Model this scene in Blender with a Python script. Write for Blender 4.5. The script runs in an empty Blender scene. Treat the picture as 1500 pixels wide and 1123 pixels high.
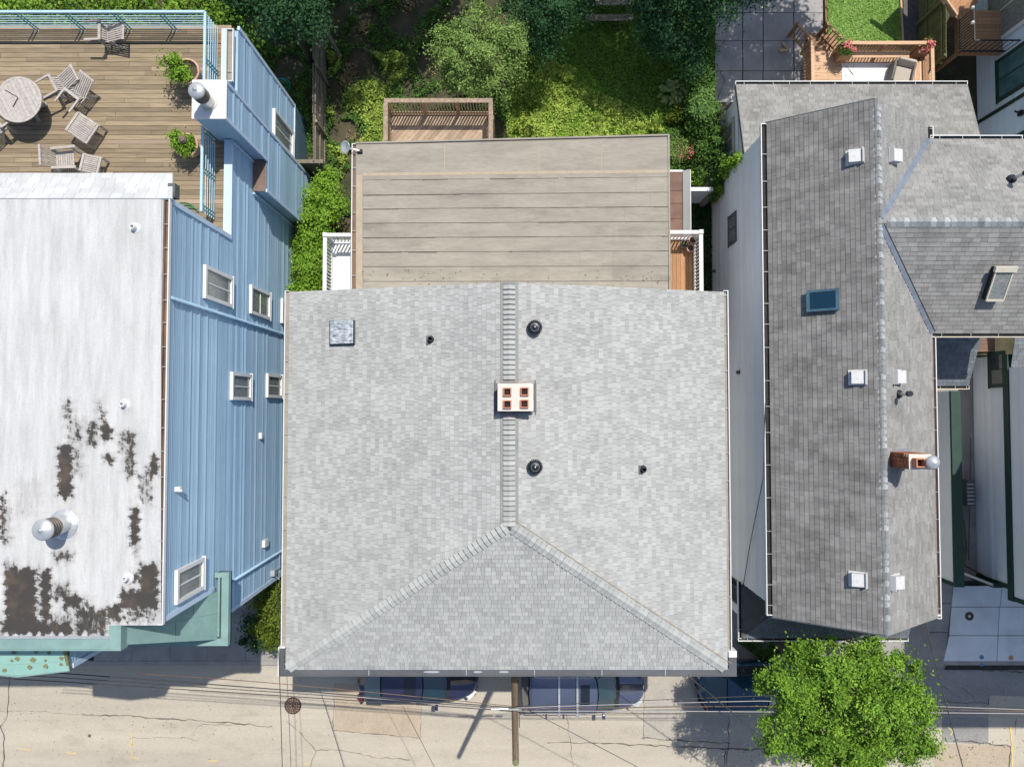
import bpy, math, random
import numpy as np
from mathutils import Vector, Matrix

random.seed(7)
RNG = np.random.default_rng(11)
R = math.radians
SC = bpy.context.scene
COL = SC.collection

# ------------------------------------------------------------------ camera, sky, sun, exposure
H = 28.5                      # drone height over the street, metres
FPX = 1040.0                  # focal length for a 1500 px wide picture
TILT = math.atan(36.0 / FPX)
cam_d = bpy.data.cameras.new('drone_camera')
cam_d.sensor_width = 36.0
cam_d.lens = 36.0 * FPX / 1500.0
cam_d.clip_end = 800
cam = bpy.data.objects.new('drone_camera', cam_d)
cam.location = (0, 0, H)
cam.rotation_euler = (TILT, 0, 0)
COL.objects.link(cam)
SC.camera = cam

SUN_EL = R(62.5)
SUN_DX, SUN_DY = 0.454, 0.891          # horizontal direction towards the sun
world = bpy.data.worlds.new('World')
SC.world = world
world.use_nodes = True
wn = world.node_tree
bg = wn.nodes['Background']
sky = wn.nodes.new('ShaderNodeTexSky')
sky.sky_type = 'NISHITA'
sky.sun_disc = False
sky.sun_elevation = SUN_EL
sky.sun_rotation = math.atan2(SUN_DX, SUN_DY)
sky.air_density = 1.0
sky.dust_density = 1.2
wn.links.new(sky.outputs[0], bg.inputs[0])
bg.inputs[1].default_value = 0.125
sun_d = bpy.data.lights.new('sun', 'SUN')
sun_d.energy = 4.3
sun_d.angle = R(0.55)
sun_d.color = (1.0, 0.955, 0.88)
sun = bpy.data.objects.new('sun', sun_d)
sdir = Vector((SUN_DX * math.cos(SUN_EL), SUN_DY * math.cos(SUN_EL), math.sin(SUN_EL)))
sun.rotation_euler = sdir.to_track_quat('Z', 'Y').to_euler()
sun.location = (10, 20, 40)
COL.objects.link(sun)
SC.view_settings.view_transform = 'Standard'
SC.view_settings.look = 'None'
SC.view_settings.gamma = 1.0
SC.view_settings.use_curve_mapping = False
SC.view_settings.exposure = 0.22

# ------------------------------------------------------------------ survey helpers
CT, ST = math.cos(TILT), math.sin(TILT)
def ray(u, v):
    x = (u - 750.0) / FPX
    y = (561.5 - v) / FPX
    return Vector((x, y * CT + ST, y * ST - CT))
def P(u, v, z=0.0):
    """photo point -> the place at height z"""
    d = ray(u, v)
    return Vector((0, 0, H)) + d * ((z - H) / d.z)
def PX(u, v, X):
    """photo point -> the place on the plane x = X"""
    d = ray(u, v)
    return Vector((0, 0, H)) + d * (X / d.x)

# ------------------------------------------------------------------ mesh building
LOC = {}
class MB:
    def __init__(s):
        s.v = []; s.f = []
    def add(s, vs, fs):
        o = len(s.v)
        s.v.extend([tuple(p) for p in vs])
        s.f.extend([tuple(i + o for i in f) for f in fs])
        return s
    def box(s, x0, x1, y0, y1, z0, z1):
        if x0 > x1: x0, x1 = x1, x0
        if y0 > y1: y0, y1 = y1, y0
        if z0 > z1: z0, z1 = z1, z0
        return s.add([(x0,y0,z0),(x1,y0,z0),(x1,y1,z0),(x0,y1,z0),(x0,y0,z1),(x1,y0,z1),(x1,y1,z1),(x0,y1,z1)],
                     [(0,3,2,1),(4,5,6,7),(0,1,5,4),(1,2,6,5),(2,3,7,6),(3,0,4,7)])
    def obox(s, c, sx, sy, sz, rot=None):
        c = Vector(c); m = rot if rot else Matrix.Identity(3)
        vs = []
        for dz in (-.5, .5):
            for dx, dy in ((-.5,-.5),(.5,-.5),(.5,.5),(-.5,.5)):
                vs.append(c + m @ Vector((dx*sx, dy*sy, dz*sz)))
        return s.add(vs, [(0,3,2,1),(4,5,6,7),(0,1,5,4),(1,2,6,5),(2,3,7,6),(3,0,4,7)])
    def beam(s, p, q, w, h, up=(0,0,1)):
        p = Vector(p); q = Vector(q); d = (q-p)
        L = d.length
        if L < 1e-6: return s
        d.normalize(); up = Vector(up)
        if abs(d.dot(up)) > .98: up = Vector((0,1,0))
        side = d.cross(up).normalized(); u2 = side.cross(d).normalized()
        m = Matrix((d, side, u2)).transposed()
        return s.obox((p+q)/2, L, w, h, m)
    def poly(s, pts, th=0.0, n=None):
        """flat polygon; with th it becomes a slab going down along -n"""
        pts = [Vector(p) for p in pts]
        k = len(pts)
        if n is None:
            n = Vector((0,0,0))
            for i in range(k): n += pts[i].cross(pts[(i+1) % k])
            n.normalize()
            if n.z < 0:
                pts.reverse(); n = -n
        if th == 0: return s.add(pts, [tuple(range(k))])
        lo = [p - n*th for p in pts]
        fs = [tuple(range(k)), tuple(range(2*k-1, k-1, -1))]
        for i in range(k):
            j = (i+1) % k
            fs.append((i, i+k, j+k, j))
        return s.add(pts+lo, fs)
    def tube(s, path, r, n=6, cap=True):
        path = [Vector(p) for p in path]
        rs = r if isinstance(r, (list, tuple)) else [r]*len(path)
        o = len(s.v); vs = []; fs = []
        prev = None
        for i, p in enumerate(path):
            a = path[max(i-1,0)]; b = path[min(i+1,len(path)-1)]
            d = (b-a).normalized()
            if prev is None:
                ref = Vector((0,0,1)) if abs(d.z) < .9 else Vector((1,0,0))
                x = d.cross(ref).normalized()
            else:
                x = (prev - d*prev.dot(d))
                x = x.normalized() if x.length > 1e-6 else d.orthogonal().normalized()
            prev = x; y = d.cross(x)
            for k in range(n):
                t = 2*math.pi*k/n
                vs.append(p + (x*math.cos(t) + y*math.sin(t))*rs[i])
        for i in range(len(path)-1):
            for k in range(n):
                a = i*n+k; b = i*n+(k+1) % n
                fs.append((a, b, b+n, a+n))
        if cap:
            fs.append(tuple(range(n-1,-1,-1)))
            fs.append(tuple(range((len(path)-1)*n, len(path)*n)))
        return s.add(vs, fs)
    def lathe(s, c, prof, n=20, axis=None):
        """prof: (radius, height) pairs round the z axis (or the given axis)"""
        c = Vector(c); m = Matrix.Identity(3)
        if axis is not None: m = Vector((0,0,1)).rotation_difference(Vector(axis)).to_matrix()
        vs = []; fs = []
        for r, h in prof:
            for k in range(n):
                t = 2*math.pi*k/n
                vs.append(c + m @ Vector((r*math.cos(t), r*math.sin(t), h)))
        for i in range(len(prof)-1):
            for k in range(n):
                a = i*n+k; b = i*n+(k+1) % n
                fs.append((a, b, b+n, a+n))
        if prof[0][0] > 1e-4: fs.append(tuple(range(n-1,-1,-1)))
        if prof[-1][0] > 1e-4: fs.append(tuple(range((len(prof)-1)*n, len(prof)*n)))
        return s.add(vs, fs)
    def build(s, name, mat, parent=None, kind=None, smooth=False, bevel=0):
        if parent is not None:
            L = LOC[parent.name]
        else:
            a = np.array(s.v)
            L = Vector(((a[:,0].min()+a[:,0].max())/2, (a[:,1].min()+a[:,1].max())/2, a[:,2].min()))
        me = bpy.data.meshes.new(name)
        me.from_pydata([(p[0]-L.x, p[1]-L.y, p[2]-L.z) for p in s.v], [], s.f)
        if smooth:
            me.polygons.foreach_set('use_smooth', [True]*len(me.polygons))
        me.materials.append(mat)
        me.update()
        return link(name, me, parent, L, kind, bevel)

def link(name, me, parent, L, kind=None, bevel=0):
    o = bpy.data.objects.new(name, me)
    COL.objects.link(o)
    if parent is not None: o.parent = parent
    else: o.location = L
    LOC[o.name] = L
    if kind: o['kind'] = kind
    if bevel:
        b = o.modifiers.new('bevel', 'BEVEL'); b.width = bevel; b.segments = 2; b.limit_method = 'ANGLE'
    return o

def fast(name, V, F, mat, parent=None, kind=None, L=None):
    """numpy quads -> object"""
    if parent is not None: L = LOC[parent.name]
    elif L is None:
        L = Vector((float(V[:,0].mean()), float(V[:,1].mean()), float(V[:,2].min())))
    me = bpy.data.meshes.new(name)
    V = V - np.array([L.x, L.y, L.z])
    me.vertices.add(len(V)); me.vertices.foreach_set('co', V.astype(np.float32).ravel())
    me.loops.add(F.size); me.loops.foreach_set('vertex_index', F.astype(np.int32).ravel())
    me.polygons.add(len(F))
    me.polygons.foreach_set('loop_start', np.arange(0, F.size, F.shape[1], dtype=np.int32))
    me.polygons.foreach_set('loop_total', np.full(len(F), F.shape[1], dtype=np.int32))
    me.materials.append(mat)
    me.update(calc_edges=True)
    return link(name, me, parent, L, kind)

def tag(o, label=None, cat=None, group=None, kind=None):
    if label: o['label'] = label
    if cat: o['category'] = cat
    if group: o['group'] = group
    if kind: o['kind'] = kind
    return o
def thing(name, loc, label, cat, group=None):
    o = bpy.data.objects.new(name, None)
    o.empty_display_size = .2
    o.location = loc
    COL.objects.link(o)
    LOC[o.name] = Vector(loc)
    return tag(o, label, cat, group)
def copy_tree(o, loc, rz=0.0, label=None, scale=None):
    c = o.copy(); COL.objects.link(c)
    c.location = loc; c.rotation_euler = (0, 0, rz)
    if scale: c.scale = scale
    if label: c['label'] = label
    LOC[c.name] = Vector(loc)
    for ch in list(o.children):
        d = ch.copy(); COL.objects.link(d); d.parent = c
        for g in list(ch.children):
            e = g.copy(); COL.objects.link(e); e.parent = d
    return c
def piece(name, me, parent, off, rot=None):
    """one more piece sharing mesh data, moved by off inside its parent"""
    o = bpy.data.objects.new(name, me)
    COL.objects.link(o); o.parent = parent; o.location = off
    if rot: o.rotation_euler = rot
    LOC[o.name] = LOC[parent.name]
    return o

# ------------------------------------------------------------------ materials
def M(name, c1, c2=None, rough=.85, metal=0.0, scale=4.0, stretch=(1,1,1), island=0.0, objr=0.0,
      bump=0.0, bscale=60.0, fine=0.12, spec=0.4, trans=0.0, coat=0.0, pebble=0.0, blot=None):
    m = bpy.data.materials.new(name); m.use_nodes = True
    nt = m.node_tree; N = nt.nodes; Lk = nt.links
    b = N['Principled BSDF']
    b.inputs['Roughness'].default_value = rough
    b.inputs['Metallic'].default_value = metal
    b.inputs['Specular IOR Level'].default_value = spec
    b.inputs['Coat Weight'].default_value = coat
    if c2 is None: c2 = tuple(x*.8 for x in c1)
    tc = N.new('ShaderNodeTexCoord'); mp = N.new('ShaderNodeMapping')
    mp.inputs['Scale'].default_value = stretch
    Lk.new(tc.outputs['Object'], mp.inputs[0])
    n1 = N.new('ShaderNodeTexNoise'); n1.inputs['Scale'].default_value = scale
    n1.inputs['Detail'].default_value = 5; n1.inputs['Roughness'].default_value = .62
    Lk.new(mp.outputs[0], n1.inputs['Vector'])
    ramp = N.new('ShaderNodeMapRange')
    ramp.inputs['From Min'].default_value = .33; ramp.inputs['From Max'].default_value = .67
    Lk.new(n1.outputs['Fac'], ramp.inputs['Value'])
    mix = N.new('ShaderNodeMix'); mix.data_type = 'RGBA'
    mix.inputs['A'].default_value = (*c1, 1); mix.inputs['B'].default_value = (*c2, 1)
    Lk.new(ramp.outputs[0], mix.inputs['Factor'])
    # brightness factor = 1 + terms
    def add(a, bsock):
        q = N.new('ShaderNodeMath'); q.operation = 'ADD'
        Lk.new(a, q.inputs[0]); Lk.new(bsock, q.inputs[1]); return q.outputs[0]
    def term(sock, amt):
        q = N.new('ShaderNodeMath'); q.operation = 'MULTIPLY_ADD'
        Lk.new(sock, q.inputs[0]); q.inputs[1].default_value = amt; q.inputs[2].default_value = -amt*.5
        return q.outputs[0]
    n2 = N.new('ShaderNodeTexNoise'); n2.inputs['Scale'].default_value = bscale
    n2.inputs['Detail'].default_value = 3
    Lk.new(mp.outputs[0], n2.inputs['Vector'])
    cur = term(n2.outputs['Fac'], fine*2)
    if island:
        g = N.new('ShaderNodeNewGeometry'); cur = add(cur, term(g.outputs['Random Per Island'], island*2))
    if objr:
        oi = N.new('ShaderNodeObjectInfo'); cur = add(cur, term(oi.outputs['Random'], objr*2))
    if pebble:
        vo = N.new('ShaderNodeTexVoronoi'); vo.inputs['Scale'].default_value = 25
        Lk.new(tc.outputs['Object'], vo.inputs['Vector']); cur = add(cur, term(vo.outputs['Distance'], pebble*2))
    if blot:                              # stains with a shape of their own: (scale, strength, stretch)
        m2 = N.new('ShaderNodeMapping'); m2.inputs['Scale'].default_value = blot[2]; Lk.new(tc.outputs['Object'], m2.inputs[0])
        n3 = N.new('ShaderNodeTexNoise'); n3.inputs['Scale'].default_value = blot[0]; n3.inputs['Detail'].default_value = 7; n3.inputs['Roughness'].default_value = .7
        Lk.new(m2.outputs[0], n3.inputs['Vector'])
        r3 = N.new('ShaderNodeMapRange'); r3.inputs['From Min'].default_value = .52; r3.inputs['From Max'].default_value = .72; r3.inputs['To Max'].default_value = -blot[1]
        Lk.new(n3.outputs['Fac'], r3.inputs['Value']); cur = add(cur, r3.outputs[0])
    one = N.new('ShaderNodeMath'); one.operation = 'ADD'; one.inputs[1].default_value = 1.0
    Lk.new(cur, one.inputs[0])
    vm = N.new('ShaderNodeVectorMath'); vm.operation = 'SCALE'
    Lk.new(mix.outputs['Result'], vm.inputs[0]); Lk.new(one.outputs[0], vm.inputs['Scale'])
    Lk.new(vm.outputs[0], b.inputs['Base Color'])
    if bump:
        bp = N.new('ShaderNodeBump'); bp.inputs['Strength'].default_value = bump
        bp.inputs['Distance'].default_value = .02
        Lk.new(n2.outputs['Fac'], bp.inputs['Height']); Lk.new(bp.outputs[0], b.inputs['Normal'])
    if trans:
        tr = N.new('ShaderNodeBsdfTranslucent'); Lk.new(vm.outputs[0], tr.inputs[0])
        ms = N.new('ShaderNodeMixShader'); ms.inputs[0].default_value = trans
        Lk.new(b.outputs[0], ms.inputs[1]); Lk.new(tr.outputs[0], ms.inputs[2])
        Lk.new(ms.outputs[0], N['Material Output'].inputs[0])
    return m

m_shingle = M('shingle_pale_grey', (.372,.374,.358), (.325,.328,.314), island=.135, fine=.12, bscale=90, bump=.25, scale=.5, blot=(.9,.16,(1,1,1)))
m_shingle_dk = M('shingle_weathered_grey', (.225,.218,.208), (.13,.126,.12), island=.15, fine=.14, bscale=70, bump=.3, scale=1.3, stretch=(.6,2.2,1))
m_shingle_mid = M('shingle_plain_grey', (.262,.258,.246), (.21,.207,.197), blot=(1.2,.15,(1,1,1)), island=.16, fine=.12, bscale=80, bump=.25, scale=1.2)
m_shingle_shade = M('shingle_in_shade', (.15,.17,.19), (.11,.125,.14), island=.16, fine=.12)  # darker bluish copy of the grey shingle, with shade put into its colour
m_cap = M('ridge_cap_shingle', (.35,.36,.35), (.30,.31,.30), objr=.12, fine=.12, bscale=60, bump=.2)
m_capd = M('ridge_cap_weathered', (.31,.33,.335), (.21,.22,.225), objr=.42, fine=.15, bscale=50, bump=.2)
m_deckply = M('roof_underlay', (.10,.10,.10), (.07,.07,.07))
m_tan = M('rolled_roofing_tan', (.315,.285,.235), (.25,.225,.185), objr=.04, scale=1.0, stretch=(.6,2.5,1), fine=.16, bscale=7, bump=.5, blot=(1.3,.22,(.5,1.6,1)))
m_tar = M('roofing_seam_tar', (.15,.125,.10), (.07,.06,.05), scale=3)
m_stain = M('roofing_rust_stain', (.40,.33,.24), (.34,.28,.21), scale=5)
m_ventwhite = M('chalky_vent_metal', (.56,.56,.55), (.46,.46,.45), rough=.6, fine=.1, scale=8)
m_white = M('white_paint', (.68,.68,.67), (.62,.62,.61), rough=.5, fine=.03)
m_bluewhite = M('pale_blue_white_siding', (.66,.78,.86), (.58,.70,.79), scale=.8, stretch=(1,1,3), objr=.04, fine=.05)
m_gravel = M('dark_gravel', (.13,.125,.12), (.07,.068,.062), scale=6, fine=.4, bscale=12)
m_white_sid = M('white_siding', (.84,.86,.86), (.76,.78,.79), scale=.8, stretch=(1,1,3), objr=.04, fine=.05)
m_blue = M('blue_clapboard', (.34,.49,.63), (.285,.425,.56), scale=1.6, stretch=(3,.5,3), blot=(1.5,.12,(1,.25,2)), objr=.10, fine=.08, bscale=30, rough=.6)
m_bluetrim = M('pale_blue_trim', (.50,.62,.76), (.44,.55,.68), rough=.55, fine=.04)
m_bluedk = M('dark_teal_blue', (.12,.22,.27), (.09,.17,.21), scale=3)  # darker blue for the wall foot and the skirt boards
m_gutter = M('copper_brown_gutter', (.20,.115,.065), (.10,.06,.04), scale=3, stretch=(1,.4,1), rough=.5)
m_nearblack = M('near_black_brown', (.03,.028,.026), (.015,.015,.015))  # near black, for gutter insides, deck frame and narrow edges
m_graymetal = M('grey_coated_metal', (.12,.125,.13), (.09,.095,.10), rough=.5, metal=.2, scale=1.0)
m_dkmetal = M('black_vent_metal', (.03,.033,.04), (.02,.022,.028), rough=.38, metal=.5)
m_ltmetal = M('galvanised_metal', (.62,.63,.63), (.50,.51,.51), rough=.35, metal=.55, fine=.08)
m_louver = M('rusty_flue_bands', (.17,.14,.11), (.08,.07,.06), rough=.5, metal=.3)
m_copper = M('verdigris_copper', (.21,.33,.30), (.16,.26,.245), scale=2.2, fine=.1, rough=.6)
m_copper2 = M('bright_verdigris', (.29,.49,.42), (.24,.42,.36), scale=2.2, fine=.08, rough=.6)
m_rust = M('rust_spot', (.20,.22,.10), (.14,.13,.07), scale=14)
m_railp = M('rail_paint_pale_blue', (.42,.58,.66), (.35,.50,.58), rough=.5, fine=.04)
m_railg = M('rail_paint_teal', (.13,.36,.34), (.10,.28,.28), rough=.5)
m_plank = M('weathered_deck_plank', (.30,.23,.145), (.19,.148,.095), scale=2.2, stretch=(.6,9,1), objr=.24, fine=.16, bscale=26)
m_plankpink = M('replaced_deck_plank', (.38,.28,.20), (.30,.22,.155), scale=3, stretch=(.6,9,1), objr=.16, fine=.1)
m_teak = M('silvered_teak', (.46,.42,.385), (.33,.295,.265), scale=6, stretch=(2,2,2), fine=.12, objr=.08)
m_cedar = M('cedar_stain', (.60,.40,.26), (.50,.32,.19), scale=3, stretch=(1,4,1), objr=.10, fine=.1)
m_cedar_dk = M('cedar_board_brown', (.36,.21,.12), (.27,.15,.08), scale=3, stretch=(1,4,1), objr=.12, fine=.1)
m_oldwood = M('old_bare_wood', (.36,.27,.19), (.20,.15,.11), scale=5, stretch=(2,2,2), objr=.10, fine=.2, bscale=20)
m_fence = M('grey_fence_wood', (.25,.22,.17), (.15,.135,.10), scale=5, objr=.16, fine=.2, bscale=25)
m_concrete = M('pale_driveway_concrete', (.68,.69,.69), (.58,.59,.59), scale=1.1, objr=.04, fine=.07, bscale=40, blot=(.9,.15,(1,1,1)))
m_slab = M('pavement_concrete', (.33,.31,.28), (.25,.235,.215), scale=1.4, objr=.07, fine=.1, bscale=40, blot=(1.2,.25,(1,1,1)))
m_patio = M('dark_patio_concrete', (.33,.32,.31), (.235,.23,.225), scale=1.3, objr=.06, fine=.12, bscale=30)
m_joint = M('joint_soil', (.04,.038,.03), (.025,.024,.02))
m_soil = M('garden_soil', (.085,.068,.04), (.035,.04,.015), scale=1.5, fine=.4, bscale=14)
m_grass = M('turf_base', (.05,.085,.02), (.025,.045,.012), scale=2.5, fine=.3, bscale=20)
m_turf = M('artificial_turf', (.20,.34,.075), (.13,.25,.05), scale=5, fine=.35, bscale=30, bump=.4)
m_crack = M('crack_filler', (.15,.13,.105), (.08,.07,.06))
m_yellow = M('yellow_marking_paint', (.72,.50,.13), (.55,.42,.18), scale=9)
m_bluem = M('blue_marking_paint', (.06,.17,.30), (.10,.24,.36), scale=9)
m_orange = M('orange_marking_paint', (.50,.26,.12), (.40,.24,.14), scale=9)
m_iron = M('cast_iron', (.10,.06,.045), (.06,.04,.03), rough=.6, metal=.2, scale=10)
m_ironlt = M('cast_iron_worn', (.30,.21,.16), (.22,.15,.12), rough=.5, metal=.2, scale=10)
m_black = M('black_rubber', (.02,.02,.022), (.015,.015,.016), rough=.7)
m_pole = M('weathered_utility_pole', (.28,.20,.13), (.17,.12,.08), scale=3, stretch=(5,5,.4), fine=.25, bscale=14)
m_wire = M('black_cable', (.05,.05,.05), (.035,.035,.035), rough=.5)
m_wirel = M('pale_cable', (.36,.34,.32), (.30,.28,.27), rough=.4)
m_chimcap = M('chimney_crown_mortar', (.62,.56,.50), (.56,.50,.44), scale=5, fine=.06)
m_brick = M('red_brick', (.36,.13,.06), (.25,.08,.04), scale=9, objr=.3, fine=.15)
m_clay = M('clay_flue', (.50,.22,.13), (.38,.15,.09), scale=9)
m_flue_dark = M('flue_dark', (.03,.012,.010), (.012,.008,.008))  # near black sheet closing each flue
m_pot = M('terracotta_pot', (.55,.33,.26), (.45,.26,.20), scale=6)
m_green_dk = M('dark_green_trim', (.018,.052,.038), (.013,.04,.03), rough=.6)
m_glass = M('window_glass', (.035,.05,.055), (.02,.03,.035), rough=.06, fine=0, spec=.9)
m_curtain = M('glass_over_curtain', (.26,.28,.27), (.14,.155,.15), rough=.12, scale=5, stretch=(1,4,1), fine=.2, bscale=12, spec=.8)
m_skylt = M('skylight_glass', (.004,.03,.055), (.004,.025,.045), rough=.08, fine=0, spec=.8)
m_skyfr = M('skylight_frame_metal', (.10,.19,.24), (.07,.13,.17), rough=.35, metal=.4)
m_beige = M('beige_frame', (.60,.56,.45), (.52,.48,.38), rough=.5)
m_rug = M('white_patterned_rug', (.80,.79,.76), (.74,.73,.70), fine=.05)
m_rugln = M('rug_taupe_lines', (.62,.58,.52), (.55,.51,.46))
m_cush = M('taupe_cushion', (.42,.37,.31), (.36,.32,.27))
m_wicker = M('grey_wicker', (.17,.16,.15), (.11,.10,.10), fine=.3, bscale=50)
m_hose = M('teal_garden_hose', (.02,.30,.26), (.015,.24,.21), rough=.4)
m_hose2 = M('green_garden_hose', (.06,.28,.10), (.05,.20,.08), rough=.4)
m_pink = M('pink_petals', (.75,.25,.22), (.60,.14,.14), island=.3, fine=.1)
m_brownfloor = M('brown_porch_boards', (.40,.22,.11), (.30,.16,.08), scale=3, stretch=(6,1,1), objr=.14)
m_rustroof = M('rust_brown_roofing', (.20,.12,.09), (.13,.08,.06), scale=2, fine=.2)
m_hatch = M('peeling_metal_hatch', (.55,.59,.62), (.07,.09,.11), scale=6, stretch=(1,2.5,1), rough=.4)
m_brownshingle = M('brown_ledge_shingle', (.20,.14,.11), (.15,.10,.08), fine=.2)
m_bark = M('tree_bark', (.14,.11,.08), (.08,.06,.045), scale=8, stretch=(1,1,.3), fine=.3)

def leafmat(name, c1, c2, isl=.45, trans=.32):
    return M(name, c1, c2, rough=.75, scale=2.0, island=isl, fine=.1, trans=trans, spec=.12)
l_street = leafmat('leaf_bright_green', (.25,.41,.05), (.11,.23,.03))
l_apple = leafmat('leaf_soft_green', (.27,.38,.11), (.16,.26,.065))
l_dark = leafmat('leaf_deep_green', (.05,.12,.045), (.03,.085,.035))
l_mid = leafmat('leaf_mid_green', (.115,.215,.045), (.065,.14,.03))
l_lime = leafmat('leaf_lime', (.26,.42,.05), (.15,.29,.03))
l_olive = leafmat('leaf_olive', (.17,.22,.03), (.10,.14,.02))
l_lawn = leafmat('grass_blades', (.18,.31,.045), (.11,.21,.03))
l_weed = leafmat('weed_leaves', (.40,.50,.10), (.25,.36,.06))
l_dry = leafmat('dry_stems', (.34,.28,.14), (.24,.19,.10))
l_hosta = leafmat('hosta_leaf', (.18,.28,.10), (.34,.38,.16), isl=.3)
l_bamboo = leafmat('bamboo_leaf', (.20,.32,.04), (.10,.20,.025))

mat_strap = M('gutter_strap_metal', (.38,.38,.37), (.30,.30,.29), rough=.5)
m_capshade = M('cap_shade_grey', (.23,.235,.23), (.18,.185,.18))
# ------------------------------------------------------------------ builders used by many things
def shingles(mb, pts, expo=.145, wmin=.13, wmax=.27, th=.012, lift=.012):
    """shingle courses on a convex planar polygon; pts[0]->pts[1] is the eave line"""
    pts = [Vector(p) for p in pts]
    u = (pts[1]-pts[0]).normalized()
    n = Vector((0,0,0))
    for i in range(len(pts)): n += pts[i].cross(pts[(i+1) % len(pts)])
    n.normalize()
    if n.z < 0: n = -n
    t = n.cross(u)
    if t.z < 0: t = -t
    o = pts[0]
    P2 = [((p-o).dot(u), (p-o).dot(t)) for p in pts]
    smin = min(p[0] for p in P2); smax = max(p[0] for p in P2); tmax = max(p[1] for p in P2)
    area = sum(P2[i][0]*P2[(i+1)%len(P2)][1]-P2[(i+1)%len(P2)][0]*P2[i][1] for i in range(len(P2)))
    if area < 0: P2 = P2[::-1]
    def clip(poly):
        for i in range(len(P2)):
            ax, ay = P2[i]; bx, by = P2[(i+1) % len(P2)]
            out = []
            for k in range(len(poly)):
                p = poly[k]; q = poly[(k+1) % len(poly)]
                dp = (bx-ax)*(p[1]-ay)-(by-ay)*(p[0]-ax)
                dq = (bx-ax)*(q[1]-ay)-(by-ay)*(q[0]-ax)
                if dp >= -1e-6: out.append(p)
                if (dp > 1e-6 and dq < -1e-6) or (dp < -1e-6 and dq > 1e-6):
                    f = dp/(dp-dq); out.append((p[0]+(q[0]-p[0])*f, p[1]+(q[1]-p[1])*f))
            poly = out
            if len(poly) < 3: return []
        return poly
    j = 0
    while j*expo < tmax:
        t0 = j*expo; t1 = t0+expo
        s = smin - random.random()*wmax
        while s < smax:
            w = random.uniform(wmin, wmax)
            c = clip([(s+.003, t0), (s+w-.003, t0), (s+w-.003, t1), (s+.003, t1)])
            s += w
            if len(c) < 3: continue
            e = random.uniform(.75, 1.3)*th
            top = []; base = []
            for (a, b) in c:
                h = lift*.3 + e*(1-(b-t0)/expo)
                q = o + u*a + t*b
                top.append(q + n*h); base.append(q - n*.002)
            k = len(c)
            # skirts only round the shingle; the top keeps the winding of its outline
            fs = [tuple(range(k))] + [(i, i+k, (i+1) % k + k, (i+1) % k) for i in range(k)]
            mb.add(top+base, fs)
        j += 1

def roof_plane(house, pts, mat, th=.10, **kw):
    """structural slab + its field of shingles"""
    slab = MB().poly([Vector(p)-Vector((0,0,.004)) for p in pts], th)
    slab.build('roof_slab', m_deckply, house)
    mb = MB(); shingles(mb, pts, **kw)
    return mb.build('shingle_field', mat, house, kind='stuff')

def caps(house, p, q, d1, d2, mat, expo=.15, half=.19, name='ridge_cap', lift=.02, skip=None, step=.055):
    """folded cap shingles laid from p to q; d1/d2 run down each slope"""
    p = Vector(p); q = Vector(q); L = (q-p).length; d = (q-p)/L
    d1 = Vector(d1).normalized(); d2 = Vector(d2).normalized()
    up = Vector((0,0,1))
    me = None; k = int(L/expo)
    LL = LOC[house.name]
    und = MB()
    u_ = up*(lift+.004)
    und.add([p+d1*half*.97+u_, q+d1*half*.97+u_, q+u_, p+u_, q+d2*half*.97+u_, p+d2*half*.97+u_], [(0,1,2,3),(3,2,4,5)])
    und.build('cap_shade_strip', m_capshade, house)  # dark strip paints the shade lines in the gaps between caps
    for i in range(k):
        c = p + d*(i*expo)
        if skip and skip(c): continue
        if me is None:
            mb = MB()
            a = Vector(LL)
            lo, hi = lift, lift+step       # the leading end lies under, the trailing end sits proud
            vs = []
            for (tt, h) in ((0, hi), (expo-.022, lo)):
                for (dd, w) in ((d1, 1), (d1, .5), (None, 0), (d2, .5), (d2, 1)):
                    x = a + d*tt + up*(h + (.012 if w == 0 else 0))
                    if dd is not None: x = x + dd*half*w
                    vs.append(x)
            lowr = [v - up*.035 for v in vs[:5]]
            fs = [(0,1,6,5),(1,2,7,6),(2,3,8,7),(3,4,9,8)]
            mb.add(vs+lowr, fs + [(i, i+10, i+11, i+1) for i in range(4)])
            o = mb.build(name, mat, house)
            me = o.data; o.location = c - a
        else:
            piece(name, me, house, c - a + d*random.uniform(-.006,.006))

def gutter_x(house, x0, x1, y0, y1, z, sgn, mat_in, mat_lip, straps=0.75, name='gutter'):
    """gutter along y; lip on the side sgn points to"""
    xo, xi = (x1, x0) if sgn > 0 else (x0, x1)
    g = MB()
    g.box(x0, x1, y0, y1, z-.09, z-.07)
    g.box(xi-.01, xi+.01, y0, y1, z-.09, z-.005)
    o = g.build(name, mat_in, house)
    l = MB(); l.box(xo-.013, xo+.013, y0-.02, y1+.02, z-.10, z+.012)
    l.box(x0, x1, y0-.02, y0, z-.1, z+.005); l.box(x0, x1, y1, y1+.02, z-.1, z+.005)
    l.build('gutter_lip', mat_lip, o)
    me = None; k = max(1, int((y1-y0)/straps))
    yy = y0 + .3
    for i in range(k):
        if me is None:
            s = MB().box(x0, x1, yy-.009, yy+.009, z-.004, z+.004).build('gutter_strap', mat_strap, o); me = s.data; yb = yy
        else: piece('gutter_strap', me, o, (0, yy-yb, 0))
        yy += straps*random.uniform(.75, 1.25)
        if yy > y1: break
    return o
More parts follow.
